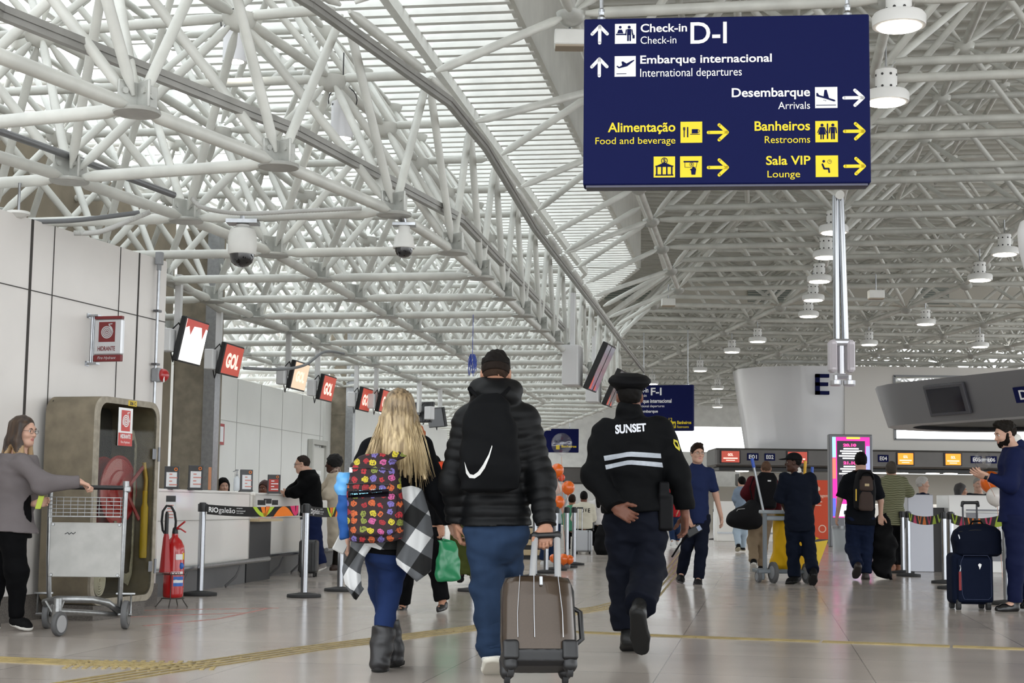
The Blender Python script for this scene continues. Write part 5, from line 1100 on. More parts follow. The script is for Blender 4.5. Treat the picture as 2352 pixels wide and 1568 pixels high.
        me.polygons.foreach_set('use_smooth', [smooth]*len(me.polygons))
        o = bpy.data.objects.new(name, me); COL.objects.link(o)
        if parent: o.parent = parent
        if label: o['label'] = label
        return o
def nets(Fv, A):
    S = Fv < 0; n = S.shape; c = np.zeros([q-1 for q in n], np.int8)
    for i in (0, 1):
        for j in (0, 1):
            for k in (0, 1): c += S[i:n[0]-1+i, j:n[1]-1+j, k:n[2]-1+k]
    act = (c > 0) & (c < 8); I = np.nonzero(act); N = len(I[0]); idx = np.full(act.shape, -1, np.int32); idx[I] = np.arange(N)
    acc = np.zeros((N, 3)); num = np.zeros(N)
    for ax in range(3):
        o1, o2 = [q for q in range(3) if q != ax]
        for u in (0, 1):
            for v in (0, 1):
                a = [I[0].copy(), I[1].copy(), I[2].copy()]; a[o1] = a[o1]+u; a[o2] = a[o2]+v; b = list(a); b[ax] = a[ax]+1
                fa, fb = Fv[tuple(a)], Fv[tuple(b)]; m = (fa < 0) != (fb < 0); t = np.where(m, fa/np.where(m, fa-fb, 1), 0)
                P = np.stack([A[q][a[q]] for q in range(3)], 1).astype(float); P[:, ax] += t*(A[ax][b[ax]]-A[ax][a[ax]]); acc[m] += P[m]; num[m] += 1
    V = acc/np.maximum(num, 1)[:, None]; Q = []
    for ax in range(3):
        o1, o2 = (ax+1) % 3, (ax+2) % 3; sl0 = [slice(1, n[q]-1) for q in range(3)]; sl0[ax] = slice(0, n[ax]-1); sl1 = list(sl0); sl1[ax] = slice(1, n[ax])
        s0, s1 = S[tuple(sl0)], S[tuple(sl1)]
        for flip, m in ((False, s0 & ~s1), (True, ~s0 & s1)):
            J = np.nonzero(m); J = [J[q]+(0 if q == ax else 1) for q in range(3)]
            def cell(d1, d2): q = list(J); q[o1] = q[o1]-d1; q[o2] = q[o2]-d2; return idx[tuple(q)]
            q = np.stack([cell(1, 1), cell(0, 1), cell(0, 0), cell(1, 0)], 1); Q.append(q[:, ::-1] if flip else q)
    return V, np.concatenate(Q)
def laplace(V, Q):
    acc = np.zeros_like(V); num = np.zeros(len(V))
    for a, b in ((0, 1), (1, 2), (2, 3), (3, 0)):
        np.add.at(acc, Q[:, a], V[Q[:, b]]); np.add.at(acc, Q[:, b], V[Q[:, a]]); np.add.at(num, Q[:, a], 1); np.add.at(num, Q[:, b], 1)
    return V*.5+acc/np.maximum(num, 1)[:, None]*.5

# ------------------------------------------------------------------ people
SKINS = {'light': 'c29a86', 'tan': 'a67a63', 'brown': '70493a', 'dark': '452c22'}
def skinmat(k): return mat('skin_'+k, SKINS[k], .5, spec=.3)
def cloth(name, col, rough=.85, **k): return mat('cloth_'+name, col, rough, spec=k.pop('spec', .1), **k)
def hand(S_, wr, d, n, th=None, curl=.5, s=1., spread=.0):
    d = unit(d); n = unit(np.asarray(n)-d*(np.asarray(n)@d)); t = np.cross(n, d)
    if th is not None and t@np.asarray(th) < 0: t = -t
    wr = np.asarray(wr, float); S_.box(wr+d*.05*s, (.045*s, .040*s, .0145*s), (d, t, n), .013*s, .012); S_.cone(wr-d*.02*s, wr+d*.02*s, .026*s, .027*s, .015, flat=(n, .72))
    for i, L in enumerate((.070, .078, .072, .056)):
        b = wr+d*(.090-.004*abs(i-1.2))*s+t*(.030-.0195*i)*s; dd = unit(d+t*spread*(1.2-i)*.3); a = .25*curl+.06*i*curl; r = [.0100, .0092, .0085, .0070]
        pts = [b-d*.012*s]; q = b
        for j, fr in enumerate((.45, .31, .24)): v = dd*math.cos(a)+n*math.sin(a); q = q+v*L*fr*s; pts.append(q); a += curl*(1.05, .85, .0)[j]
        S_.chain(pts, [x*s for x in r], .005)
    b = wr+d*.028*s+t*.030*s; v1 = unit(d*.62+t*.72+n*.3); v2 = unit(d*.9+t*.25+n*(.2+.5*curl)); S_.chain([b, b+v1*.036*s, b+v1*.036*s+v2*.034*s, b+v1*.036*s+v2*.034*s+unit(v2+n*curl*.3)*.026*s], [.016*s, .0125*s, .0110*s, .0085*s], .010)
def headframe(c, f, up=(0, 0, 1)):
    f = unit(f); u = unit(np.asarray(up, float)-f*(np.asarray(up)@f)); s = np.cross(f, u); return V3(*c), s, f, u
def head(S_, fr, hs, face=True):
    c, s, f, u = fr; P = lambda a, b, d: c+(s*a+f*b+u*d)*hs; A = (s, f, u); E = lambda p, r, k=.015, op='u': S_.ell(P(*p), np.array(r)*hs, A, k, op)
    E((0, -.012, .025), (.074, .095, .092)); E((0, .018, -.03), (.066, .072, .082), .03); E((0, .05, -.088), (.034, .034, .028), .03); S_.cone(P(-.045, .0, -.07), P(-.02, .055, -.095), .022*hs, .018*hs, .03); S_.cone(P(.045, .0, -.07), P(.02, .055, -.095), .022*hs, .018*hs, .03)
    if face:
        S_.cone(P(-.034, .074, .022), P(.034, .074, .022), .014*hs, .014*hs, .018); S_.cone(P(0, .078, .012), P(0, .103, -.028), .0075*hs, .011*hs, .010); E((0, .092, -.033), (.017, .014, .009), .008)
        for q in (-1, 1):
            E((q*.031, .094, .003), (.018, .014, .010), .012, 'sub'); E((q*.036, .065, -.028), (.024, .022, .02), .02)
        E((0, .080, -.056), (.023, .012, .0075), .006); E((0, .079, -.068), (.020, .012, .0085), .006)
    for q in (-1, 1): E((q*.077, -.008, -.005), (.010, .021, .031), .008); E((q*.083, -.0, -.002), (.006, .011, .018), .006, 'sub')
def eyes(fr, hs, t, col='2a1a12', glasses=False, brow='1d1410', skin=None):
    c, s, f, u = fr; P = lambda a, b, d: c+(s*a+f*b+u*d)*hs
    for q in (-1, 1):
        mb = MB(); mb.ball(P(q*.031, .0735, .003), .0125*hs, 12, 8); e = mb.build('eye', mat('eye_white', 'e6e0da', .2), t, 80)
        mb = MB(); mb.lathe(P(q*.031, .0845, .003), [(.0062*hs, 0), (.0055*hs, .0012), (.001, .002)], ax=f, n=12); mb.build('iris', mat('iris_'+col, col, .2), e)
        mb = MB(); mb.path([P(q*.016, .0925, .020), P(q*.031, .0925, .026), P(q*.047, .082, .021)], [.003*hs, .0042*hs, .002*hs], 6, flat=.7); mb.build('eyebrow', mat('brow_'+brow, brow, .8), t, 60)
    if glasses:
        g = mat('glasses_frame', '26221f', .3); mb = MB()
        for q in (-1, 1): mb.path([P(q*(.032+.022*math.cos(a)), .104-.006*abs(math.cos(a)), .0+.016*math.sin(a)) for a in np.linspace(0, 6.28, 18, endpoint=False)], .0016*hs, 6, close=True); mb.path([P(q*.054, .098, .004), P(q*.078, .06, .006), P(q*.084, -.01, .004)], .0018*hs, 6)
        mb.tube(P(-.010, .105, .004), P(.010, .105, .004), .0015*hs, 6); mb.build('glasses', g, t, 60)
def hair_short(fr, hs, t, m, grow=.012, line=(.050, .052), nape=-.075, slope=.85, h=.006, amp=.002, side=0., name='hair', quiff=0):
    c, s, f, u = fr; P = lambda a, b, d: c+(s*a+f*b+u*d)*hs; A = (s, f, u); S_ = SDF(h)
    m.node_tree.nodes['Principled BSDF'].inputs['Specular IOR Level'].default_value = .12
    S_.ell(P(0, -.013, .027), np.array((.074+grow*.7, .095+grow, .092+grow*1.1))*hs, A, .02)
    if grow > .02: S_.ell(P(side, .03, .08), np.array((.06, .05, .035))*hs, A, .03)
    if quiff: S_.ell(P(0, .045, .105), np.array((.055, .055, .032))*hs, A, .03)
    S_.cut(P(0, line[0], line[1]), f*.72-u*.69*slope); S_.cut(P(0, 0, nape), -u-f*.25)
    S_.noise = [(amp, 120, 120, 90, 3)]
    return S_.mesh(name, m, t)
TORSO_M = [(-.27, .06, .05), (-.22, .115, .085), (-.1, .162, .118), (.08, .160, .110), (.3, .150, .102), (.52, .160, .108), (.72, .180, .116), (.86, .165, .1), (.95, .105, .08), (1.04, .058, .06)]
TORSO_F = [(-.27, .06, .05), (-.22, .12, .09), (-.1, .165, .12), (.08, .155, .11), (.32, .132, .092), (.55, .145, .105), (.72, .160, .118), (.86, .148, .095), (.95, .098, .075), (1.04, .052, .055)]
class Fig:
    def __init__(s, label, Y, J, facing=(0, 1, 0), H=1.75, skin='tan', fem=False, group=None, h=.011, hfine=.0, hhand=.0):
        s.Y = Y; s.p = {k: aty(v[0], v[1], Y+(v[2] if len(v) > 2 else 0)) for k, v in J.items()}; s.H = H; s.S = H/1.75; s.f = unit(facing); s.skin = skin; s.fem = fem; s.h = h; s.hf = hfine; s.hh = hhand
        b = (s.p['hipL']+s.p['hipR'])/2*V3(1, 1, 0); s.t = thing('person', label, 'person', b, group)
        s.pc = (s.p['hipL']+s.p['hipR'])/2; s.nk = s.p['neck']; s.up = unit(s.nk-s.pc); sd = s.p['shR']-s.p['shL']; s.sd = unit(sd-s.up*(sd@s.up)); s.fw = np.cross(s.up, s.sd)
        if s.fw@s.f < 0: s.fw = -s.fw
        s.L = np.linalg.norm(s.nk-s.pc); s.ws = np.linalg.norm(sd)/2/.178; s.hd = {}
        s.legs_on = 'anL' in J
    def tab(s, grow=0., u0=-9, u1=9, T=None, ws=1., dep=1.):
        T = T or (TORSO_F if s.fem else TORSO_M); R = [q for q in T if u0 <= q[0] <= u1]
        return [(q[0]*s.L, q[1]*s.ws*ws+grow, q[2]*s.S*dep+grow)+tuple(q[3:]) for q in R]
    def setup_head(s, c, f, up=(0, 0, 1), hs=None): s.hs = hs or s.S*1.0; s.fr = headframe(aty(c[0], c[1], s.Y+(c[2] if len(c) > 2 else 0)), f, up)
    def sethand(s, side, d=None, n=None, th=None, curl=.5, spread=0., sc=1.): s.hd[side] = (d, n, th, curl, spread, sc)
    def body(s, face=True, pick=None, mats=None, arms='LR', lipcol=None):
        p, S = s.p, s.S; c = s.fr[0]; fine = []
        if s.hf: fine.append((c-.135*s.hs, c+.135*s.hs, s.hf))
        HD = {}
        for q in arms:
            if 'wr'+q not in p: continue
            d, n, th, curl, sp, sc = s.hd.get(q, (None, None, None, .5, 0, 1.)); wr = p['wr'+q]; d = unit(wr-p['el'+q]) if d is None else unit(d)
            side = s.sd if q == 'R' else -s.sd
            n = -side if n is None else np.asarray(n, float); th = s.f if th is None else np.asarray(th, float); HD[q] = (wr, d, n, th, curl, sp, sc)
            if s.hh: m_ = wr+d*.08; fine.append((m_-.115, m_+.115, s.hh))
        B = SDF(s.h, fine); head(B, s.fr, s.hs, face); B.cone(c+s.fr[3]*-.06*s.hs-s.fr[2]*.018, s.nk, .050*S*(.9 if s.fem else 1.05), .056*S, .03)
        B.loft(s.pc, s.sd, s.fw, s.up, s.tab(-.018), .05)
        for q in arms:
            if 'el'+q in p:
                B.cone(p['sh'+q], p['el'+q], .050*S, .040*S, .04)
                if 'wr'+q in p: B.cone(p['el'+q], p['wr'+q], .040*S, .026*S, .02); wr, d, n, th, curl, sp, sc = HD[q]; hand(B, wr, d, n, th, curl, S*sc*(.93 if s.fem else 1.), sp)
        if s.legs_on:
            for q in 'LR': B.cone(p['hip'+q], p['kn'+q], .066*S, .044*S, .04); B.cone(p['kn'+q], p['an'+q], .044*S, .034*S, .02); B.cone(p['an'+q], p['an'+q]*.35+p['to'+q]*.65, .036*S, .028*S, .02)
        mats = mats or [skinmat(s.skin)]; pk = pick
        if lipcol and pick is None:
            mats = mats+[mat('lips_'+lipcol, lipcol, .45)]; cc, a, b, d = s.fr; lc = cc+(b*.088-d*.062)*s.hs
            def pk(C): q = C-lc; return (((q@a)/(.021*s.hs))**2+((q@d)/(.0125*s.hs))**2 < 1) & ((q@b) > -.02*s.hs)
        s.b = B.mesh('body', mats, s.t, pick=pk); return s.b
    def top(s, name, m, grow=.02, sleeves=((.066, .055, .045), (.066, .055, .045)), hem=-.12, neck=.98, arms='LR', cuff=None, T=None, noise=.003, nf=(16, 16, 22), h=None, ws=1., dep=1., k=.05, wav=None, extra=None, sl_end=1., pick=None, mats=None, seed=1, flare=0.):
        p, S = s.p, s.S; G = SDF(h or s.h); tb = s.tab(grow, hem-.02, neck+.06, T, ws, dep)
        if tb[0][0] > hem*s.L: tb = [(hem*s.L, tb[0][1]+flare, tb[0][2]+flare)]+tb
        elif flare: tb[0] = (tb[0][0], tb[0][1]+flare, tb[0][2]+flare)+tuple(tb[0][3:])
        G.loft(s.pc, s.sd, s.fw, s.up, tb, .04, wav=wav and (wav[0], wav[1], 0))
        for q, R in zip('LR', sleeves):
            if q not in arms or 'el'+q not in p: continue
            a, e = p['sh'+q], p['el'+q]
            if 'wr'+q in p and sl_end > .5 and len(R) > 2:
                w_ = p['wr'+q]; e2 = e+(w_-e)*(1. if sl_end >= 1 else (sl_end-.5)*2); G.chain([a, e, e2], R, k, wav=wav and (wav[0], (wav[1]*np.linalg.norm(e-a), wav[1]*np.linalg.norm(e2-e)), 0))
                G.cutl(e2, e2-e, e2+unit(e2-e)*.05, .11)
            else: e2 = a+(e-a)*min(1., sl_end*2); G.chain([a, e2], R[:2], k); G.cutl(e2, e2-a, e2+unit(e2-a)*.05, .12)
        if extra: extra(G)
        if noise: G.noise = [(noise, nf[0], nf[1], nf[2], seed), (noise*.4, nf[0]*2.3, nf[1]*2.3, nf[2]*2.1, seed+5)]
        G.cut(s.pc+s.up*hem*s.L, -s.up)
        o = G.mesh(name, mats or m, s.t, pick=pick); s.lastG = G; return o
    def legs(s, m, R=((.098, .074, .066), (.098, .074, .066)), hem=(1., 1.), rise=.16, noise=.004, nf=(20, 20, 26), name='trousers', seed=3, h=None, grow=.008, pick=None, mats=None):
        p, S = s.p, s.S; G = SDF(h or s.h); G.loft(s.pc, s.sd, s.fw, s.up, s.tab(grow, -.3, rise), .06)
        for q, r, e in zip('LR', R, hem):
            a, b, c = p['hip'+q], p['kn'+q], p['an'+q]; c2 = b+(c-b)*e; G.chain([a, b, c2], [x*S for x in r], .045); G.cutl(c2, c2-b, c2+unit(c2-b)*.06, .13)
        G.cut(s.pc+s.up*rise*s.L, s.up)
        if noise: G.noise = [(noise, nf[0], nf[1], nf[2], seed), (noise*.5, nf[0]*2, nf[1]*2, nf[2]*2, seed+2)]
        return G.mesh(name, mats or m, s.t, pick=pick)
    def shoes(s, m, sole=None, w_=.042, high=.0, name='shoe', hh=None, sides='LR'):
        p, S = s.p, s.S
        for q in sides:
            an, to, kn = p['an'+q], p['to'+q], p['kn'+q]; u = unit(kn-an); d0 = unit(to-an); u = unit(u-d0*(u@d0)); hb = an-u*.07*S; d = unit(to-hb); u = unit(u-d*(u@d)); hb = an-u*.078*S-d*.045*S; side = np.cross(d, u); Lf = (to-hb)@d
            def build(nm, mm, g, lo, hi, par):
                G = SDF(hh or s.h*.8); G.cone(hb+d*.04*S+u*.04*S, hb+d*Lf*.62+u*.03*S, (w_*.92+g)*S, (w_*1.08+g)*S, .02); G.cone(hb+d*Lf*.62+u*.028*S, hb+d*(Lf-.045*S)+u*.02*S, (w_*1.08+g)*S, (w_*.88+g)*S, .02)
                if not g: G.cone(hb+d*.045*S+u*.05*S, an+u*(.01+high)*S, (w_*.9)*S, (.046+.0*high)*S, .03)
                G.cut(hb+u*lo, -u)
                if hi is not None: G.cut(hb+u*hi, u)
                return G.mesh(nm, mm, par)
            o = build(name, m, 0, .004, None, s.t)
            if sole: build('sole', sole, .005, 0, .026*S, o)
# ------------------------------------------------------------------ the people
BK = cloth('black', '08080a'); BK2 = cloth('charcoal', '0c0d10'); NV = cloth('navy_dark', '10131f')
DENIM = cloth('denim', '27374f', noise=.35, nscale=7, stretch=(1, 1, .35)); DENIM2 = cloth('denim_blue', '1f2f4d', noise=.25, nscale=6, stretch=(1, 1, .4))
# --- security guard
g = Fig('security guard in black jacket with two reflective stripes and peaked cap', 10.2, dict(neck=(1446, 952), shL=(1389, 992), shR=(1517, 990), elL=(1366, 1096, -.1), wrL=(1414, 1166, -.24), elR=(1560, 1093, 0), wrR=(1573, 1181, .04),
    hipL=(1427, 1190), hipR=(1492, 1190), knL=(1432, 1318, .08), anL=(1443, 1456, .02), toL=(1446, 1494, .2), knR=(1490, 1305, -.02), anR=(1467, 1398, -.5), toR=(1474, 1502, -.36)), (0, 1, 0), 1.82, 'brown', h=.009, hfine=.006, hhand=.0042)
g.setup_head((1446, 912), (0, 1, .02)); g.sethand('L', (.82, -.12, -.5), (.1, -1, .1), (.4, 0, .9), .55, .2); g.sethand('R', (.02, .15, -1), (-.75, -.25, 0), (-.3, 1, 0), .55, .3)
g.body(False); hair_short(g.fr, g.hs, g.t, mat('hair_black', '0e0c0b', .7), .006, nape=-.08)
JK = cloth('guard_jacket', '090a0c', .75, bump=.1, nscale=60)
jk = g.top('jacket', JK, .045, ((.088, .078, .06), (.088, .078, .062)), hem=.06, neck=.97, noise=.008, nf=(13, 13, 20), ws=1.02, extra=lambda G: G.cone(g.nk-g.up*.03, g.nk+g.up*.022-V3(0, .012, 0), .095, .082, .03))
g.legs(cloth('guard_trousers', '10131d', .8), ((.112, .1, .098), (.115, .1, .095)), (.93, .93), rise=.22, noise=.009)
g.shoes(mat('boot_black', '131313', .45, bump=.2, nscale=40), mat('sole_black', '0d0d0d', .7), .05, .1, 'boot')
c, s_, f_, u_ = g.fr; CP = lambda a, b, d: c+(s_*a+f_*b+u_*d)*1.04
G = SDF(.006); G.loft(CP(0, .01, .0), s_, f_, u_, [(.015, .083, .105), (.06, .086, .108)], .01); G.loft(CP(0, .015, .05), s_, f_, unit(u_-f_*.12), [(.0, .088, .11), (.025, .125, .145), (.05, .143, .16), (.07, .138, .155), (.092, .115, .13), (.107, .06, .07)], .02); cp = G.mesh('peaked_cap', cloth('cap_black', '0b0b0d', .7), g.t)
G = SDF(.006); G.loft(CP(0, .01, 0), s_, f_, u_, [(.018, .0855, .1075), (.045, .0865, .1085)], .005); G.mesh('cap_band', cloth('cap_band', '16182a', .6), cp)
# markings on the jacket back: project flat shapes onto the cloth
from mathutils.bvhtree import BVHTree
def bvh(o): return BVHTree.FromPolygons([v.co[:] for v in o.data.vertices], [p.vertices[:] for p in o.data.polygons])
def stick(o, pts2, tree, Yst, lift=.004, direction=(0, 1, 0)):
    """world points on a garment under image points"""
    out = []
    for px, py in pts2:
        d = ray(px, py); h_ = tree.ray_cast(Vector(CAM), Vector(unit(d)))
        if h_[0] is None: out.append(aty(px, py, Yst))
        else: n = np.array(h_[1]); n = n if n@d < 0 else -n; out.append(np.array(h_[0])+n*lift)
    return out
def decal(o, tree, Y, name, m, grid=None, poly=None, txt=None, par=None, bold=.02, lift=.004, dens=10):
    mb = MB()
    if grid is not None:                                             # a band between two image polylines
        A, B = grid; n = dens; T = np.linspace(0, 1, n); li = lambda P, t: (np.interp(t, np.linspace(0, 1, len(P)), [q[0] for q in P]), np.interp(t, np.linspace(0, 1, len(P)), [q[1] for q in P]))
        R = [[None]*4 for _ in T]
        P = [[tuple(np.array(li(A, t))*(1-k)+np.array(li(B, t))*k) for k in (0, .33, .67, 1)] for t in T]; W = [stick(o, r, tree, Y, lift) for r in P]
        mb.add(np.concatenate(W), [(i*4+k, i*4+k+1, (i+1)*4+k+1, (i+1)*4+k) for i in range(n-1) for k in range(3)])
    if txt is not None:
        s_, q = txt; v, f = glyphs(s_, bold)                         # q: four image corners bl br tr tl
        bl, br, tr, tl = [np.array(x, float) for x in q]; P = [tuple((bl*(1-a)+br*a)*(1-b)+(tl*(1-a)+tr*a)*b) for a, b in v]; mb.add(stick(o, P, tree, Y, lift), f)
    if poly is not None: mb.add(stick(o, poly, tree, Y, lift), [tuple(range(len(poly)))])
    return mb.build(name, m, par or o)
REF = mat('reflective_tape', 'a9afb8', .4, noise=.1, nscale=60); tr = bvh(jk)
decal(jk, tr, 10, 'back_lettering', mat('print_white', 'd9dbe2', .6), txt=('SUNSET', [(1414, 997), (1484, 990), (1483, 972), (1413, 976)]), bold=.04)
decal(jk, tr, 10, 'reflective_stripe', REF, grid=([(1386, 1047), (1445, 1037), (1517, 1041)], [(1388, 1058), (1445, 1048), (1518, 1052)]), dens=14)
decal(jk, tr, 10, 'reflective_stripe', REF, grid=([(1389, 1068), (1445, 1056), (1520, 1062)], [(1391, 1078), (1445, 1066), (1522, 1073)]), dens=14)
decal(jk, tr, 10, 'sleeve_badge', mat('badge_yellow', 'c2b52e', .6), poly=[(1546, 1008), (1555, 1012), (1561, 1030), (1560, 1036), (1551, 1028), (1546, 1018)]); decal(jk, tr, 10, 'badge_centre', BK, poly=[(1549, 1013), (1554, 1017), (1557, 1028), (1552, 1024), (1549, 1018)], lift=.006)
G = SDF(.009); q = aty(1528, 1155, 10.12); G.box(q+V3(0, 0, -.06), (.05, .045, .12), None, .02); G.box(q+V3(-.01, -.01, .09), (.035, .035, .05), None, .015); G.mesh('holster_pouch', cloth('pouch', '0e0e10', .5), g.t)

# --- man in padded jacket with drawstring bag
m1 = Fig('man in black padded jacket with drawstring bag pulling a brown suitcase', 8.75, dict(neck=(1139, 908), shL=(1073, 962), shR=(1207, 958), elL=(1040, 1108, .0), wrL=(1047, 1196, .06), elR=(1243, 1106, -.05), wrR=(1253, 1207, -.16),
    hipL=(1112, 1214), hipR=(1168, 1214), knL=(1122, 1345, .04), anL=(1130, 1494, -.05), toL=(1136, 1552, .12), knR=(1160, 1338, .22), anR=(1148, 1482, .28), toR=(1150, 1512, .5)), (0, 1, 0), 1.80, 'tan', h=.009, hfine=.006, hhand=.0042)
m1.setup_head((1139, 858), (.05, 1, -.02)); m1.sethand('R', (.0, -.15, -1), (0, -.9, -.1), (-1, 0, .1), 1.25); m1.sethand('L', (.15, .1, -1), (1, .3, 0), (.1, -1, 0), .8)
m1.body(False)
hair_short(m1.fr, m1.hs, m1.t, mat('hair_dark', '14110f', .75), .013, nape=.03, amp=.004, quiff=1); hair_short(m1.fr, m1.hs, m1.t, mat('hair_side', '1f1814', .8), .008, nape=-.012, name='side_hair'); hair_short(m1.fr, m1.hs*.985, m1.t, mat('hair_fade', '33261e', .8), .004, nape=-.045, name='faded_hair')
def hood(G):
    c = m1.nk; G.ell(c+V3(0, -.05, .0), (.135, .115, .085), None, .04); G.cone(c+V3(-.1, -.02, .035), c+V3(.1, -.02, .035), .055, .055, .03); G.ell(c+V3(0, -.02, .03), (.125, .1, .075), None, .03); G.ell(c+V3(0, .03, .1), (.068, .085, .09), None, .015, 'sub')
PJ = cloth('padded', '060709', .55, spec=.2)
jk1 = m1.top('padded_jacket', PJ, .034, ((.078, .074, .056), (.080, .078, .058)), hem=.02, neck=.95, noise=.003, wav=(.008, 16), extra=hood, h=.008, ws=1.05, flare=.01)
m1.legs(DENIM, ((.105, .088, .088), (.105, .088, .085)), (1.0, 1.), rise=.15, noise=.0075, nf=(17, 17, 24))
G = SDF(.009); q = m1.p['anL']; G.cone(q+V3(0, 0, .02), q+V3(0, 0, .05), .085, .084, .02); G.cone(q+V3(0, 0, .05), q+V3(0, 0, .10), .078, .08, .02); G.noise = [(.006, 25, 25, 60, 4)]; G.mesh('trouser_cuff', DENIM, m1.t)
m1.shoes(mat('sneaker_white', 'c9c8c2', .6), mat('sole_offwhite', 'd8d4c8', .6), .056, .03, 'sneaker')
# drawstring bag on his back
fB = m1.fw; q = m1.pc+m1.up*m1.L*.60-fB*.215; G = SDF(.008); AX_ = (m1.sd, m1.fw, m1.up)
G.loft(q-m1.sd*.035, m1.sd, m1.fw, m1.up, [(-.25, .10, .035), (-.23, .165, .06), (-.1, .17, .085), (.1, .150, .07), (.24, .115, .045), (.285, .07, .025), (.30, .05, .02)], .02, ex=2.6); G.noise = [(.004, 22, 22, 28, 9)]
bg_ = G.mesh('drawstring_bag', cloth('bag_black', '090a0c', .7), None); tag(bg_, 'black drawstring bag with white curved tick on the padded jacket back', 'bag'); tb = bvh(bg_)
# curved tick mark
sw = [(1130, 1022), (1122, 1044), (1110, 1066), (1098, 1083), (1088, 1090), (1080, 1088), (1074, 1078), (1068, 1060)]; sw2 = [(1131, 1025), (1124, 1050), (1114, 1074), (1103, 1090), (1091, 1098), (1079, 1097), (1071, 1086), (1068, 1060)]
decal(bg_, tb, 8.5, 'tick_mark', mat('tick_white', 'cfcfcc', .6), grid=(sw, sw2), dens=22, lift=.005)
for k in (-1, 1): 
    G = SDF(.008); a = q+m1.up*.27-m1.sd*.035+m1.sd*k*.06; G.chain([a, a+m1.sd*k*.05+m1.up*.06+m1.fw*.09, m1.p['shR' if k > 0 else 'shL']*.7+m1.nk*.3+m1.up*.05+m1.fw*.02], [.012, .012, .012], .01); G.mesh('cord', BK, bg_)

# --- blonde woman with the colourful backpack
wo = Fig('blonde woman with colourful backpack and checked shirt walking away', 8.9, dict(neck=(915, 996), shL=(853, 1030), shR=(968, 1026), elL=(812, 1140, .0), wrL=(796, 1232, .05), elR=(1004, 1125, 0), wrR=(1036, 1198, .06),
    hipL=(872, 1238), hipR=(913, 1238), knL=(875, 1358, .22), anL=(906, 1500, .2), toL=(908, 1527, .3), knR=(893, 1360, .08), anR=(872, 1516, -.02), toR=(878, 1548, .14)), (.05, 1, 0), 1.62, 'light', True, h=.009, hfine=.007, hhand=.0045)
wo.setup_head((918, 940), (.1, 1, 0)); wo.sethand('R', (.35, .1, -1), (.7, .5, .2), (.3, -1, 0), .7); wo.sethand('L', (.0, .2, -.9), (.8, .3, 0), (0, 1, 0), .5)
wo.body(False)
wo.top('black_cardigan', BK2, .022, ((.068, .062, .05), (.068, .062, .05)), hem=.12, neck=.97, noise=.005, seed=4)
wo.top('black_top', BK, .012, hem=-.14, arms='', neck=.5, noise=.003)
jeans = cloth('denim_fit', '1f2f56', .8, noise=.25, nscale=7, stretch=(1, 1, .35)); wo.legs(jeans, ((.108, .068, .054), (.108, .070, .054)), (.9, .9), rise=.05, noise=.0035, nf=(18, 18, 34))
BOOT = mat('boot_leather', '19181a', .42, bump=.15, nscale=30)
wo.shoes(BOOT, mat('sole_black', '0d0d0d', .7), .046, .03, 'ankle_boot')
for q in 'LR':
    G = SDF(.009); a, b = wo.p['an'+q], wo.p['kn'+q]; d = unit(b-a); G.cone(a-d*.01, a+d*.19, .058, .074, .02); G.cut(a+d*.185, d); G.noise = [(.005, 30, 30, 45, 3)]; G.mesh('boot_shaft', BOOT, wo.t)
# long blonde hair
hm = bpy.data.materials.new('hair_blonde'); hm.use_nodes = True; q = NT(hm); tc = q.n('TexCoord'); mp = q.n('Mapping'); mp.inputs['Scale'].default_value = (60, 60, 3); q.l(tc.outputs['Object'], mp.inputs[0]); nz = q.n('TexNoise'); nz.inputs['Scale'].default_value = 1.; nz.inputs['Detail'].default_value = 4; q.l(mp.outputs[0], nz.inputs[0])
sp = q.n('SeparateXYZ'); q.l(tc.outputs['Object'], sp.inputs[0]); gr = q.n('MapRange'); gr.inputs[1].default_value = 1.32; gr.inputs[2].default_value = 1.62; q.l(sp.outputs[2], gr.inputs[0])
cr = q.n('MapRange'); cr.inputs[1].default_value = .33; cr.inputs[2].default_value = .68; q.l(nz.outputs[0], cr.inputs[0]); c1 = q.mix(cr.outputs[0], lin('7d6846'), lin('d3bd93')); c2 = q.mix(cr.outputs[0], lin('43352a'), lin('8d7658')); q.l(q.mix(gr.outputs[0], c1, c2), q.b.inputs['Base Color']); q.b.inputs['Roughness'].default_value = .45
c, s_, f_, u_ = wo.fr; HP = lambda a, b, d: c+(s_*a+f_*b+u_*d)*wo.hs; BY = 8.9; W_ = lambda px, py, dy: aty(px, py, BY+dy)
def strands(G, N, seed, rr=(.016, .02, .006)):
    R = np.random.RandomState(seed)
    for i in range(N):
        a = (i+.5)/N; th_ = -1.9+3.8*a; x0 = math.sin(th_)*.075; y0 = -math.cos(th_)*.085; e = R.rand()
        root = HP(x0*.75, y0*.75-.01, .075); mid = HP(x0*1.35, y0*1.15-.02, -.06); endx = 842+a*142+R.randn()*6; endy = 1075-35*abs(a-.55)*2+R.randn()*18
        if a < .3: endx -= 6; endy = 1062+R.randn()*6
        if a > .72: endy = 1092+R.randn()*14; endx = 968+R.randn()*12
        G.chain([root, mid, W_(mid_px(mid)*.5+endx*.5, 1022, -.115+.05*abs(a-.5)), W_(endx, endy, -.14+.07*abs(a-.5))], [rr[0], rr[1], rr[1]*.85, rr[2]], .012)
def mid_px(p): return prj(p)[0]
G = SDF(.007); G.ell(HP(0, -.015, .03), np.array((.088, .108, .105))*wo.hs, (s_, f_, u_), .02); strands(G, 26, 2); G.cone(HP(0, -.07, 0), W_(912, 1030, -.13), .075, .085, .03, flat=(V3(0, 1, 0), .6)); G.cut(HP(0, .055, .0), f_*.9-u_*.3); G.noise = [(.0035, 150, 60, 7, 6), (.002, 330, 90, 9, 8)]
hr = G.mesh('long_hair', hm, wo.t)
mb = MB(); R = np.random.RandomState(5)
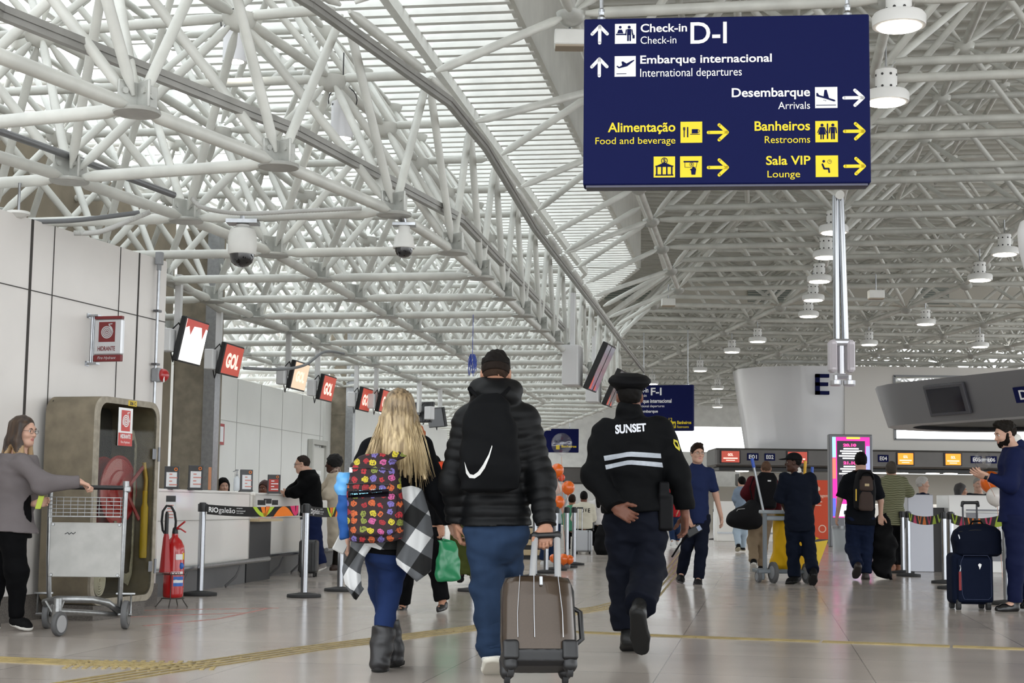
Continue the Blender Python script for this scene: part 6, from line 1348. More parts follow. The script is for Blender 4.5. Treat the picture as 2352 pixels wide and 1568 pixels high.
for i in range(260):
    th_ = R.uniform(-1.7, 1.7); r_ = R.uniform(.9, 1.12); p0 = HP(math.sin(th_)*.05, -math.cos(th_)*.05, .115+R.uniform(-.01, .004)); p1 = HP(math.sin(th_)*.093*r_, -math.cos(th_)*.112*r_-.012, .0); a = (th_+1.7)/3.4
    ex_ = 838+a*150+R.randn()*9; ey_ = 1070+R.randn()*16+(22 if a > .75 else 0); p2 = W_(prj(p1)[0]*.45+ex_*.55, 1018+R.randn()*8, -.16+.08*abs(a-.5)); p3 = W_(ex_, ey_, -.165+.08*abs(a-.5))
    q4 = [p0, p0*.4+p1*.6+V3(0, -.004, .014), p1, p1*.5+p2*.5, p2, p3]; mb.path(q4, [.0012, .0022, .0026, .0026, .0022, .0006], 4)
mb.build('hair_strand_wisps', hm, wo.t, 180)
# colourful backpack with printed patches
bm_ = bpy.data.materials.new('backpack_print'); bm_.use_nodes = True; q = NT(bm_); tc = q.n('TexCoord'); mp = q.n('Mapping'); mp.inputs['Scale'].default_value = (20, .01, 21); mp.inputs['Location'].default_value = (.3, 0, .45); q.l(tc.outputs['Object'], mp.inputs[0])
vo = q.n('TexVoronoi'); vo.inputs['Scale'].default_value = 1.; vo.inputs['Randomness'].default_value = .35; q.l(mp.outputs[0], vo.inputs['Vector'])
wv = q.n('TexNoise'); wv.inputs['Scale'].default_value = 70; q.l(tc.outputs['Object'], wv.inputs[0]); dist = q.m('ADD', vo.outputs['Distance'], q.m('MULTIPLY', q.m('SUBTRACT', wv.outputs[0], .5), .5)); inside = q.m('LESS_THAN', dist, .37); detail = q.m('LESS_THAN', q.m('ABSOLUTE', q.m('SUBTRACT', dist, .2)), .02)
ramp = q.n('ValToRGB'); sp = q.n('SeparateColor'); q.l(vo.outputs['Color'], sp.inputs[0]); q.l(sp.outputs[0], ramp.inputs[0]); ramp.color_ramp.interpolation = 'CONSTANT'; E_c = ramp.color_ramp.elements
cols = ['bfae2c', 'a8262f', 'bd5a2c', '6c60a3', 'b85288', '7d8638', 'bfae2c', '96222a']
while len(E_c) < len(cols): E_c.new(.5)
for i, cc_ in enumerate(cols): E_c[i].position = i/len(cols); E_c[i].color = lin(cc_)
c3 = q.mix(inside, lin('231014'), ramp.outputs[0]); q.l(q.mix(q.m('MULTIPLY', detail, inside), c3, lin('2a1416')), q.b.inputs['Base Color']); q.b.inputs['Roughness'].default_value = .75
bc = aty(861, 1143, 8.66); bx = unit(V3(1, .02, .05)); bu = unit(V3(-.06, 0, 1)); by_ = np.cross(bu, bx)
G = SDF(.008); G.loft(bc, bx, by_, bu, [(-.245, .10, .06), (-.23, .148, .085), (-.1, .158, .1), (.08, .15, .095), (.19, .125, .08), (.235, .08, .06), (.245, .05, .04)], .02, ex=3.2); G.noise = [(.0035, 18, 18, 22, 12)]
bp = G.mesh('backpack', bm_, None); tag(bp, 'colourful printed backpack with dark name band on the blonde woman', 'backpack'); tb = bvh(bp)
G = SDF(.007); G.loft(bc-by_*.085-bu*.085, bx, by_, bu, [(-.125, .09, .03), (-.11, .125, .042), (.09, .13, .04), (.105, .115, .03)], .02, ex=3.4); fpk = G.mesh('front_pocket', bm_, bp); tf = bvh(fpk)
decal(fpk, tf, 8.5, 'name_band', cloth('band', '17131a', .7), grid=([(799, 1128), (845, 1126), (893, 1122)], [(799, 1143), (845, 1142), (893, 1140)]), dens=14, lift=.003)
decal(fpk, tf, 8.5, 'band_lettering', mat('print_cyan', '8fd6ea', .5), txt=('Walt Disney World', [(803, 1140), (877, 1132), (877, 1121), (803, 1128)]), bold=.02, lift=.006)
for pts in (((800, 1076), (850, 1072), (900, 1080)), ((796, 1112), (845, 1108), (896, 1114))):
    P = [np.array(q2) for q2 in pts]; mb = MB(); W = stick(bp, [tuple(P[0]*(1-t)**2+P[1]*2*t*(1-t)+P[2]*t*t) for t in np.linspace(0, 1, 16)], tb, 8.6, .003); mb.path(W, .004, 6); mb.build('zip', mat('zip_dark', '1c1517', .5), bp, 60)
mb = MB(); z = stick(bp, [(808, 1079)], tb, 8.6, .006)[0]; mb.box(z, (.02, .006, .03), None, .002); mb.build('zip_pull', SILV, bp)
G = SDF(.008); sh = wo.p['shR']; G.chain([bc+bu*.20+bx*.08+by_*.03, W_(922, 1036, -.15), W_(938, 1012, -.08), W_(945, 1014, .05)], [.03, .032, .034, .03], .02, flat=(unit(V3(.5, -1, .6)), .45)); G.mesh('shoulder_strap', bm_, bp)
G = SDF(.008); G.loft(bc-bx*.165+bu*-.05+by_*.02, bx, by_, bu, [(-.17, .03, .04), (-.1, .05, .055), (.05, .05, .055), (.07, .04, .05), (.1, .06, .06), (.17, .055, .055), (.2, .03, .03)], .02); G.noise = [(.007, 40, 40, 50, 2)]
def blu(C): return (C[:, 2] > bc[2]+.015).astype(int)
bl = G.mesh('blue_plastic_bag', [cloth('blue_pouch', '27508f', .6), mat('plastic_blue', '5aa2dc', .25, alpha=.95)], None, pick=blu); tag(bl, 'blue plastic wrapped bundle on the left side of the colourful backpack', 'bag')
# flannel shirt hanging from the waist
fl = bpy.data.materials.new('cloth_flannel'); fl.use_nodes = True; q = NT(fl); tc = q.n('TexCoord'); mp = q.n('Mapping'); mp.inputs['Rotation'].default_value = (0, math.radians(-33), 0); mp.inputs['Scale'].default_value = (5.1, 5.1, 5.1); q.l(tc.outputs['Object'], mp.inputs[0]); sp = q.n('SeparateXYZ'); q.l(mp.outputs[0], sp.inputs[0])
a = q.m('GREATER_THAN', q.m('FRACT', sp.outputs[0]), .5); b = q.m('GREATER_THAN', q.m('FRACT', sp.outputs[2]), .5); sm = q.m('MULTIPLY', q.m('ADD', a, b), .5); rp = q.n('ValToRGB'); rp.color_ramp.interpolation = 'CONSTANT'; rp.color_ramp.elements[0].color = lin('141414'); rp.color_ramp.elements[1].position = .75; rp.color_ramp.elements[1].color = lin('cfd0d0'); e = rp.color_ramp.elements.new(.25); e.color = lin('56585b'); q.l(sm, rp.inputs[0]); q.l(rp.outputs[0], q.b.inputs['Base Color']); q.b.inputs['Roughness'].default_value = .9
def drape(rows, name, par, thick=.012, n=15, amp=.018):
    """rows: image polylines (px, py, dy) from top to bottom"""
    mb = MB(); U = np.linspace(0, 1, n); T = np.linspace(0, 1, 14); P = []
    for t in T:
        k = t*(len(rows)-1); i = min(int(k), len(rows)-2); fr = k-i; row = []
        for u in U:
            g_ = lambda r: np.array([np.interp(u, np.linspace(0, 1, len(r)), [q_[c_] for q_ in r]) for c_ in range(3)])
            q_ = g_(rows[i])*(1-fr)+g_(rows[i+1])*fr; row.append(aty(q_[0], q_[1], BY+q_[2]+amp*math.sin(u*13+t*2)*(.3+t)))
        P.append(row)
    P = np.array(P); m_, n_ = P.shape[:2]; v = np.concatenate([P.reshape(-1, 3), (P+V3(0, thick, 0)).reshape(-1, 3)]); f = []; o = m_*n_
    for i in range(m_-1):
        for j in range(n_-1): a_ = i*n_+j; f += [(a_, a_+n_, a_+n_+1, a_+1), (o+a_, o+a_+1, o+a_+n_+1, o+a_+n_)]
    for i in range(m_-1): f += [(i*n_, o+i*n_, o+(i+1)*n_, (i+1)*n_), (i*n_+n_-1, (i+1)*n_+n_-1, o+(i+1)*n_+n_-1, o+i*n_+n_-1)]
    for j in range(n_-1): f += [(j, j+1, o+j+1, o+j), ((m_-1)*n_+j, o+(m_-1)*n_+j, o+(m_-1)*n_+j+1, (m_-1)*n_+j+1)]
    mb.add(v, f); return mb.build(name, fl, par, 180)
drape([[(920, 1120, -.15), (945, 1115, -.16), (970, 1122, -.1)], [(915, 1180, -.18), (955, 1175, -.2), (990, 1190, -.08)], [(912, 1240, -.19), (955, 1245, -.2), (996, 1230, -.06)], [(909, 1284, -.18), (945, 1305, -.19), (993, 1275, -.06)], [(912, 1296, -.17), (957, 1336, -.16), (990, 1312, -.07)]], 'checked_shirt', wo.t)
drape([[(806, 1236, -.08), (840, 1236, -.12), (868, 1236, -.12)], [(803, 1268, -.08), (822, 1268, -.12), (838, 1278, -.12)], [(784, 1305, -.05), (806, 1310, -.1), (828, 1310, -.08)], [(793, 1345, -.05), (812, 1352, -.08), (830, 1345, -.06)], [(812, 1374, -.04), (818, 1378, -.06), (836, 1352, -.05)]], 'checked_shirt_tail', wo.t)
drape([[(836, 1228, -.13), (880, 1232, -.15), (918, 1226, -.14)], [(840, 1252, -.13), (872, 1262, -.15), (912, 1262, -.14)]], 'checked_shirt_back', wo.t, amp=.006)
q = aty(789, 1241, 8.93); mb = MB(); mb.box(q, (.075, .012, .145), (unit(V3(.9, .1, -.45)), V3(-.1, 1, 0), unit(V3(.45, 0, .9))), .006); tag(mb.build('phone', mat('phone_case', 'b9b9b6', .4)), 'pale phone in the left hand of the blonde woman', 'phone')
# --- woman with the trolley
wl = Fig('woman in grey cardigan and glasses leaning on the luggage trolley', 11.35, dict(neck=(44, 1034), shL=(38, 1058, .16), shR=(50, 1062, -.15), elL=(70, 1120, .12), wrL=(78, 1155, .02), elR=(97, 1112, -.2), wrR=(182, 1106, -.10),
    hipL=(22, 1214, .09), hipR=(26, 1214, -.08), knL=(2, 1312, .1), anL=(-28, 1415, .1), toL=(0, 1443, .1), knR=(38, 1310, -.08), anR=(38, 1416, -.02), toR=(75, 1444, -.02)), (1, .15, 0), 1.60, 'light', True, h=.009, hfine=.0045, hhand=.0042)
wl.setup_head((55, 990), (1, -.35, -.06)); wl.sethand('R', (.95, .15, -.35), (-.1, -.1, -1), (.2, 1, 0), 1.05); wl.sethand('L', (.9, 0, .1), (0, -1, 0), (0, 0, 1), .6)
wl.body(True, lipcol='a8625a'); eyes(wl.fr, wl.hs, wl.t, glasses=True)
GC = cloth('grey_cardigan', '6a6465', .9, bump=.2, nscale=200); wl.top('cardigan', GC, .035, ((.062, .066, .05), (.062, .066, .045)), hem=-.03, neck=.97, noise=.005, seed=7, flare=.04, dep=1.35)
wl.top('dark_top', BK, .02, hem=-.1, arms='', neck=.6, dep=1.25, noise=.003)
wl.legs(BK, ((.11, .08, .058), (.112, .085, .058)), (1., 1.), rise=-.02, noise=.005); wl.shoes(cloth('shoe_black', '111112', .7), mat('sole_white', 'cfccc6', .6), .046, .02, 'sneaker')
hm2 = mat('hair_brown', '2a1d16', .5, noise=.5, nscale=30, stretch=(1, 1, .12), col2='43301f'); hm3 = mat('hair_tips', 'a98a5f', .5, noise=.5, nscale=30, stretch=(1, 1, .12), col2='6b5138')
c, s_, f_, u_ = wl.fr; HP = lambda a, b, d: c+(s_*a+f_*b+u_*d)*wl.hs
G = SDF(.007); G.ell(HP(0, -.02, .03), np.array((.088, .1, .102))*wl.hs, (s_, f_, u_), .03)
for a, b, e in ((-.07, .0, (-.095, .03, -.27)), (.07, .0, (.1, .055, -.26)), (.06, -.06, (.11, -.1, -.34)), (-.06, -.06, (-.1, -.12, -.34)), (0, -.09, (0, -.19, -.36)), (.03, -.09, (.05, -.17, -.35)), (.075, .03, (.085, .07, -.2))): G.chain([HP(a*.8, b, .05), HP(a*1.15, b-.01, -.08), HP(*e)], [.03, .032, .022], .03)
G.cut(HP(0, .062, .07), f_*.8-u_*.55+0*s_, 0); G.cuts[-1] = (HP(0, .055, .075), unit(f_*.85-u_*.5), 0, (HP(0, .11, -.03), .098)); G.noise = [(.003, 110, 110, 8, 6)]
zc = c[2]; G.mesh('long_hair', [hm2, hm3], wl.t, pick=lambda C: (C[:, 2] < zc-.13+.03*np.sin(C[:, 0]*60)).astype(int))
q = aty(92, 1150, 11.15); mb = MB(); mb.box(q, (.04, .008, .12), (unit(V3(1, .3, 0)), V3(-.3, 1, 0), unit(V3(.25, 0, 1))), .003); tg = mb.build('badge_card', mat('badge_lime', 'a8b83a', .5), wl.t, label='lime green badge card'); mb = MB(); mb.tube(q+UP*.06, wl.nk+V3(.06, -.12, -.1), .004, 6); mb.build('lanyard', BK, tg)

# --- man in the navy polo shirt
po = Fig('man in navy polo shirt and glasses walking towards the viewer', 19.6, dict(neck=(1601, 1070), shL=(1579, 1083), shR=(1629, 1085), elL=(1571, 1138, -.05), wrL=(1581, 1190, -.2), elR=(1644, 1136, .06), wrR=(1656, 1184, .1),
    hipL=(1590, 1186), hipR=(1614, 1186), knL=(1578, 1256, .0), anL=(1565, 1316, .28), toL=(1562, 1338, -.02), knR=(1611, 1258, -.12), anR=(1604, 1328, -.1), toR=(1602, 1344, -.32)), (.08, -1, 0), 1.76, 'light', h=.012, hfine=.006, hhand=.008)
po.setup_head((1602, 1041, -.06), (.28, -1, 0)); po.sethand('R', (.1, 0, -1), (-1, -.2, 0), (0, -1, 0), .45); po.sethand('L', (.3, -.2, -.8), (.6, -.5, 0), (.6, -.6, .2), .9)
po.body(True, lipcol='b0716a'); eyes(po.fr, po.hs, po.t, glasses=True); hair_short(po.fr, po.hs, po.t, mat('hair_brown_dark', '231811', .6), .015, (.068, .05), slope=.95, amp=.003, quiff=1)
def collar(G, F_=po): G.cone(F_.nk-F_.up*.03-F_.sd*.03, F_.nk+F_.up*.02+F_.sd*.0, .075, .062, .02)
po.top('polo_shirt', cloth('polo_navy', '1f2849', .85), .022, ((.068, .062), (.068, .062)), hem=-.14, neck=.98, noise=.005, sl_end=.42, extra=collar, seed=9); po.legs(cloth('dark_denim', '121624', .85), ((.098, .076, .068), (.098, .078, .068)), rise=.05, noise=.005); po.shoes(cloth('shoe_dark', '1b1a1b', .6), mat('sole_grey', '4d4948', .7), .047, .02)
q = aty(1594, 1219, 19.3); mb = MB(); ax = (unit(V3(1, 0, .6)), V3(0, 1, 0), unit(V3(-.6, 0, 1))); mb.box(q, (.2, .06, .09), ax, .01); cm = thing('handheld_device', 'black handheld device with pale screen carried by the polo-shirt man', 'device', q); mb.build('case', BLACK, cm); mb = MB(); mb.box(q+ax[0]*.07-V3(0, .032, 0), (.05, .004, .06), ax); mb.build('screen', mat('screen_blue_grey', '8b97b3', .3), cm); mb = MB(); mb.path([q-ax[0]*.09, q-ax[0]*.2-UP*.06, q-ax[0]*.32-UP*.16], .012, 6); mb.build('strap', BK, cm)

# --- janitor with cap, back turned
ja = Fig('janitor in dark uniform and black cap beside the yellow cleaning cart', 19.75, dict(neck=(1830, 1086), shL=(1803, 1098), shR=(1861, 1098), elL=(1793, 1142, .05), wrL=(1803, 1168, .25), elR=(1869, 1146, .08), wrR=(1863, 1180, .3),
    hipL=(1820, 1196), hipR=(1852, 1196), knL=(1822, 1262, .06), anL=(1824, 1325, .0), toL=(1806, 1341, .1), knR=(1858, 1262, .0), anR=(1868, 1312, -.32), toR=(1866, 1344, -.15)), (-.15, 1, 0), 1.68, 'dark', h=.012, hfine=.006, hhand=.009)
ja.setup_head((1822, 1062), (-1, .12, 0)); ja.body(True); eyes(ja.fr, ja.hs, ja.t); hair_short(ja.fr, ja.hs, ja.t, mat('hair_black', '0e0c0b'), .006)
def collar2(G, F_=ja): G.cone(F_.nk-F_.up*.03, F_.nk+F_.up*.015, .07, .06, .02)
ja.top('uniform_shirt', cloth('uniform', '0f1420', .85), .04, ((.08, .078, .06), (.08, .078, .06)), hem=-.22, neck=.97, noise=.006, sl_end=.52, extra=collar2, seed=11, flare=.02); ja.legs(cloth('uniform_trousers', '0e1422', .85), ((.105, .088, .084), (.105, .088, .082)), (1., .97), rise=.05, noise=.006); ja.shoes(cloth('shoe_black', '111112'), mat('sole_black', '0d0d0d'), .05, .02)
c, s_, f_, u_ = ja.fr; G = SDF(.008); P = lambda a, b, d: c+(s_*a+f_*b+u_*d)*ja.hs; G.ell(P(0, -.01, .045), (.088, .108, .088), (s_, f_, u_), .01); G.cut(P(0, 0, .035), -u_); G.ell(P(0, .12, .045), (.07, .09, .012), (s_, f_, unit(u_+f_*.15)), .012); G.mesh('baseball_cap', cloth('cap_black2', '0f0f11', .7), ja.t)
mb = MB(); mb.cone if 0 else None
G = SDF(.008); G.cone(ja.nk+UP*.0, ja.nk+UP*.028, .064, .06, .01); G.mesh('white_collar', cloth('white', 'd4d2cc'), ja.t)

# --- cleaning cart
q0 = atz(1790, 1338); t = thing('cleaning_cart', 'grey cleaning cart with hanging yellow bag next to the janitor', 'cart', q0); CGR = mat('cart_grey', '6e757b', .45); CYc = q0[1]; K = lambda px, py, dy=0: aty(px, py, CYc+dy)
x0, x1 = K(1740, 1300)[0], K(1868, 1300)[0]; zb_, = (K(1790, 1312)[2],); zt2 = K(1790, 1172)[2]
mb = MB(); mb.box(((x0+x1)/2, CYc+.2, zb_), (x1-x0, .5, .05), None, .01); mb.box((x0+.04, CYc+.02, zb_-.04), (.1, .1, .14), None, .01); mb.build('base_deck', CGR, t)
mb = MB(); xs = K(1757, 1200)[0]; mb.box((xs, CYc+.02, (zb_+zt2)/2), (.05, .06, zt2-zb_), None, .006); mb.build('upright', CGR, t)
mb = MB(); mb.box((xs+.22, CYc+.15, zt2-.02), (.5, .36, .05), None, .012); mb.box((xs+.2, CYc+.1, zt2-.1), (.4, .2, .06), None, .01); mb.build('top_tray', mat('tray_grey', '98a0a5', .45), t)
for wx, r, wy in ((1742, .075, 0), (1774, .135, -.08), (1851, .13, -.08), (1845, .1, .4)):
    p = K(wx, 1300); mb = MB(); mb.lathe((p[0]-.02, CYc+wy, r), [(r*.4, 0), (r, 0), (r*1.0, .04), (r*.4, .04)], ax=unit(V3(1, .25, 0)), n=24); wh = mb.build('wheel', mat('wheel_grey', '5d5d5e'), t, 50); mb = MB(); mb.lathe((p[0]-.025, CYc+wy, r), [(r*.62, 0), (r*.62, .05)], ax=unit(V3(1, .25, 0)), n=20); mb.build('hub', GREYP, wh)
G = SDF(.012); bcx = (K(1780, 1200)[0]+K(1858, 1200)[0])/2; G.loft(V3(bcx, CYc+.28, zb_+.01), V3(1, 0, 0), V3(0, 1, 0), UP, [(0, .17, .13), (.06, .22, .17), (.3, .20, .17), (.55, .19, .16), (zt2-zb_-.04, .17, .15)], .02, ex=3); G.noise = [(.012, 22, 16, 7, 4), (.006, 45, 40, 18, 6)]; yb = G.mesh('yellow_bag', cloth('bag_yellow', 'd3a41b', .55), t)
mb = MB(); p = K(1768, 1120); a, b = K(1727, 1052, -.0), K(1753, 1172, .0); mb.tube(a+(b-a)*.16, b, .016, 10); mp_ = mb.build('mop', mat('mop_pole', 'aeb2b6', .35, .6), None, 60); tag(mp_, 'long mop pole with blue grip leaning on the cleaning cart', 'mop'); mb = MB(); mb.tube(a, a+(b-a)*.18, .022, 10); mb.build('grip', mat('grip_blue', '2f57b8', .4), mp_, 60)
for px, col, l in ((1850, 'd7a51e', 'yellow handle sticking up behind the janitor shoulder'), (1864, '2f57b8', 'short blue handle sticking up behind the janitor shoulder')):
    mb = MB(); a, b = K(px+(2 if px > 1855 else 0), 1072 if px > 1855 else 1058, .35), K(px-6, 1180, .35); mb.tube(a, b, .02, 8); tag(mb.build('cleaning_tool', mat('tool_'+col, col, .4), None, 60), l, 'cleaning tool')
mb = MB(); a = K(1868, 1245, .3); mb.add([a, a+V3(.2, .05, .03), a+V3(.06, .02, -.32), a+V3(-.02, .02, -.25)], [(0, 1, 2, 3)]); a2 = K(1868, 1230, .3); mb.add([a2, a2+V3(.08, .04, -.03), a2+V3(0, .03, -.06)], [(0, 1, 2)]); sg = thing('wet_floor_sign', 'folded yellow caution sign poking out behind the janitor', 'sign', a-UP*.35); o = mb.build('sign_board', mat('caution_yellow', 'e6c32a', .5), sg); md = o.modifiers.new('s', 'SOLIDIFY'); md.thickness = .012

# --- man in burgundy with black backpack and duffel
bu_ = Fig('shaved-headed man in burgundy sweater with black backpack and duffel bag', 24., dict(neck=(1757, 1092), shL=(1726, 1104), shR=(1777, 1104), elL=(1712, 1134, .05), wrL=(1728, 1158, .2), elR=(1787, 1144, .02), wrR=(1788, 1172, .2),
    hipL=(1738, 1172), hipR=(1765, 1172), knL=(1729, 1240, .05), anL=(1731, 1288, -.28), toL=(1730, 1315, -.14), knR=(1752, 1242, .1), anR=(1749, 1300, .1), toR=(1750, 1313, .3)), (0, 1, 0), 1.72, 'tan', h=.014, hfine=.008)
bu_.setup_head((1760, 1076), (.25, 1, 0)); bu_.body(False); hair_short(bu_.fr, bu_.hs, bu_.t, mat('hair_stubble', '5c4638', .8), .003, (.05, .05)); bu_.top('sweater', cloth('burgundy', '4e1a20', .9), .03, ((.075, .07, .05), (.07, .06, .05)), hem=-.08, neck=.97, noise=.005); bu_.legs(cloth('khaki', '8c7a64', .9), ((.11, .086, .07), (.11, .086, .07)), rise=.05, noise=.006); bu_.shoes(cloth('shoe_black', '111112'), mat('sole_white', 'cfccc6'), .05, .02)
G = SDF(.012); q = bu_.pc+bu_.up*bu_.L*.62-V3(0, .2, 0); G.loft(q+V3(.0, 0, 0), bu_.sd, bu_.fw, bu_.up, [(-.3, .14, .06), (-.27, .17, .1), (0, .17, .11), (.18, .15, .09), (.25, .1, .05)], .02, ex=3); bk2 = G.mesh('backpack', cloth('bag_black2', '131316', .7), None); tag(bk2, 'plain black backpack on the man in burgundy', 'backpack'); mb = MB(); mb.box(q+V3(.03, -.115, .12), (.05, .008, .02), None); mb.build('small_tag', SWHITE, bk2)
G = SDF(.012); q = aty(1711, 1183, 23.7); G.chain([q+V3(-.16, 0, -.06), q+V3(.02, 0, -.02), q+V3(.12, 0, .12)], [.13, .17, .12], .06); G.cone(q+V3(-.1, 0, -.08), q+V3(.14, 0, -.08), .12, .13, .05); G.noise = [(.01, 14, 14, 18, 2)]; df = G.mesh('duffel_bag', cloth('duffel_black', '19191b', .7), None); tag(df, 'black slouchy duffel bag hanging at the side of the man in burgundy', 'bag'); mb = MB(); mb.path([q+V3(.12, 0, .22), aty(1722, 1120, 23.75), aty(1731, 1096, 23.9)], .02, 8, flat=.4); mb.build('strap', BK, df, 60); mb = MB(); mb.path([q+V3(-.18, -.06, .0), q+V3(-.12, -.1, .09), q+V3(-.02, -.12, .1)], .006, 6); mb.build('piping', mat('piping_grey', 'aaaaaa', .5), df)

# --- man in denim jacket, far
de = Fig('distant man in light denim jacket and pale jeans', 34., dict(neck=(1703, 1119), shL=(1691, 1128), shR=(1716, 1128), elL=(1687, 1146), wrL=(1691, 1160, .15), elR=(1720, 1147), wrR=(1716, 1160, .2), hipL=(1695, 1182), hipR=(1711, 1182), knL=(1692, 1222), anL=(1696, 1252, -.3), toL=(1693, 1266, -.15), knR=(1709, 1222), anR=(1706, 1256, .1), toR=(1707, 1264, .3)), (.1, 1, 0), 1.7, 'light', h=.02)
de.setup_head((1703, 1107), (-.5, 1, 0)); de.body(False); hair_short(de.fr, de.hs, de.t, mat('hair_black', '0e0c0b'), .015, h=.01); de.top('denim_jacket', cloth('denim_light', '7d8b9d', .9), .03, noise=.004, hem=-.1); de.legs(cloth('denim_pale', 'a3b2c0', .9), ((.1, .08, .07), (.1, .08, .07)), rise=.05); de.shoes(cloth('shoe_black', '111112'), mat('sole_cream', 'b9b29c'), .05, .02, hh=.014)

# --- man with the brown backpack
bb = Fig('man in black t-shirt and jeans with brown backpack', 21.45, dict(neck=(1977, 1079), shL=(1946, 1102), shR=(2007, 1100), elL=(1929, 1146, .02), wrL=(1923, 1183, .1), elR=(2023, 1150, 0), wrR=(2023, 1184, .02), hipL=(1962, 1192), hipR=(1991, 1192), knL=(1957, 1258, .06), anL=(1970, 1297, -.3), toL=(1964, 1328, -.2), knR=(1988, 1262, .05), anR=(1988, 1318, .0), toR=(1988, 1331, .22)), (0, 1, 0), 1.76, 'light', h=.013, hfine=.008, hhand=.009)
bb.setup_head((1977, 1059), (.12, 1, 0)); bb.sethand('R', (0, .1, -1), (0, -1, 0), None, 1.1); bb.body(False); hair_short(bb.fr, bb.hs, bb.t, mat('hair_black', '0e0c0b'), .016, nape=-.07); bb.top('t_shirt', cloth('tee_black', '111318', .9), .035, ((.08, .074), (.08, .074)), hem=-.12, neck=.97, noise=.006, sl_end=.46, ws=1.03); bb.legs(cloth('denim_deep', '161f36', .85, noise=.2), ((.12, .09, .082), (.12, .09, .082)), (1., .97), rise=.05, noise=.006); bb.shoes(mat('leather_brown', '2c2220', .5), mat('sole_brown', '231c1a', .7), .05, .02)
q = bb.pc+bb.up*bb.L*.60-V3(0, .23, 0); G = SDF(.01); AXb = (bb.sd, bb.fw, bb.up); G.loft(q, *AXb, [(-.28, .1, .07), (-.25, .14, .1), (0, .15, .12), (.2, .12, .1), (.27, .08, .06)], .02, ex=2.8); bp2 = G.mesh('backpack', cloth('bag_dark', '17171a', .7), None); tag(bp2, 'dark backpack with brown pockets on the man in the black t-shirt', 'backpack')
BR = cloth('pocket_brown', '453a36', .8)
for dz, w1, h1, m in ((.08, .095, .1, BR), (-.16, .1, .13, BR)): G = SDF(.01); G.loft(q-bb.fw*.105+bb.up*dz, *AXb, [(-h1, w1*.8, .03), (-h1*.8, w1, .045), (h1*.6, w1*.9, .04), (h1, w1*.6, .02)], .02, ex=2.8); G.mesh('pocket', m, bp2)
mb = MB(); mb.path([q+bb.up*(.0+.11*math.sin(a))-bb.fw*.14+bb.sd*.09*math.cos(a)+bb.up*.12 for a in np.linspace(.1, 3.04, 12)], .012, 6); mb.build('compression_strap', BK, bp2, 60); mb = MB(); mb.box(q-bb.fw*.15+bb.up*.06, (.06, .01, .035), AXb); mb.build('patch', mat('patch_tan', 'b8a37c', .6), bp2); mb = MB(); mb.box(q-bb.fw*.12-bb.sd*.14-bb.up*.08, (.015, .02, .16), AXb); mb.build('yellow_cord', mat('cord_yellow', 'c9a52c', .6), bp2)
for k in (-1, 1): mb = MB(); mb.path([q+bb.up*.26+bb.sd*k*.06, bb.nk*.45+bb.p['shR' if k > 0 else 'shL']*.55+bb.up*.055-bb.fw*.05, bb.nk*.4+bb.p['shR' if k > 0 else 'shL']*.6+bb.up*.03+bb.fw*.1], .035, 8, flat=.3); mb.build('shoulder_strap', BR, bp2, 60)
q = aty(2027, 1250, 21.6); G = SDF(.014); G.loft(q, V3(1, 0, 0), V3(0, 1, 0), UP, [(-.46, .1, .08), (-.3, .15, .12), (-.05, .21, .13), (.15, .2, .12), (.3, .1, .08), (.42, .04, .03)], .04); G.noise = [(.022, 9, 9, 13, 5), (.01, 22, 22, 26, 7)]; o = G.mesh('garment_bag', cloth('bag_black3', '0c0c0e', .75), None); tag(o, 'large crumpled black bag carried in the right hand of the backpacked man', 'bag'); mb = MB(); mb.path([q+V3(-.02, 0, .36), aty(2023, 1196, 21.5), q+V3(.03, 0, .36)], .014, 6); mb.path([q+V3(.05, -.1, -.4), q+V3(.1, -.12, -.5), q+V3(.08, -.1, -.58)], .02, 6); mb.build('handle', BK, o)

# --- man in striped shirt at the desk
sm = bpy.data.materials.new('cloth_striped'); sm.use_nodes = True; qn = NT(sm); tc = qn.n('TexCoord'); sp = qn.n('SeparateXYZ'); qn.l(tc.outputs['Object'], sp.inputs[0]); nz = qn.n('TexNoise'); nz.inputs['Scale'].default_value = 6; qn.l(tc.outputs['Object'], nz.inputs[0]); st_ = qn.m('GREATER_THAN', qn.m('FRACT', qn.m('ADD', qn.m('MULTIPLY', sp.outputs[2], 38), qn.m('MULTIPLY', nz.outputs[0], 1.5))), .5); qn.l(qn.mix(st_, lin('494a30'), lin('8d8d70')), qn.b.inputs['Base Color']); qn.b.inputs['Roughness'].default_value = .9
sr = Fig('grey-haired man in green striped shirt leaning on the desk', 23.9, dict(neck=(2050, 1094), shL=(2028, 1108), shR=(2073, 1106), elL=(2022, 1140), wrL=(2030, 1165, .2), elR=(2088, 1131, .02), wrR=(2092, 1134, .3), hipL=(2035, 1192), hipR=(2064, 1192), knL=(2044, 1250, .05), anL=(2050, 1298, .0), toL=(2046, 1312, -.1), knR=(2060, 1250, .08), anR=(2061, 1298, .1), toR=(2066, 1311, -.02)), (.2, 1, 0), 1.74, 'light', h=.014)
sr.setup_head((2047, 1079), (.1, 1, 0)); sr.body(False); hair_short(sr.fr, sr.hs, sr.t, mat('hair_grey_brown', '49433d', .7), .018, nape=-.08); sr.top('striped_shirt', sm, .045, ((.078, .07, .05), (.078, .072, .05)), hem=-.15, neck=.98, noise=.006, ws=1.05); sr.legs(BK, ((.115, .09, .09), (.115, .09, .09)), (.96, .96), rise=.05, noise=.006); sr.shoes(mat('leather_tan', '9a6a52', .5), None, .045, .0)

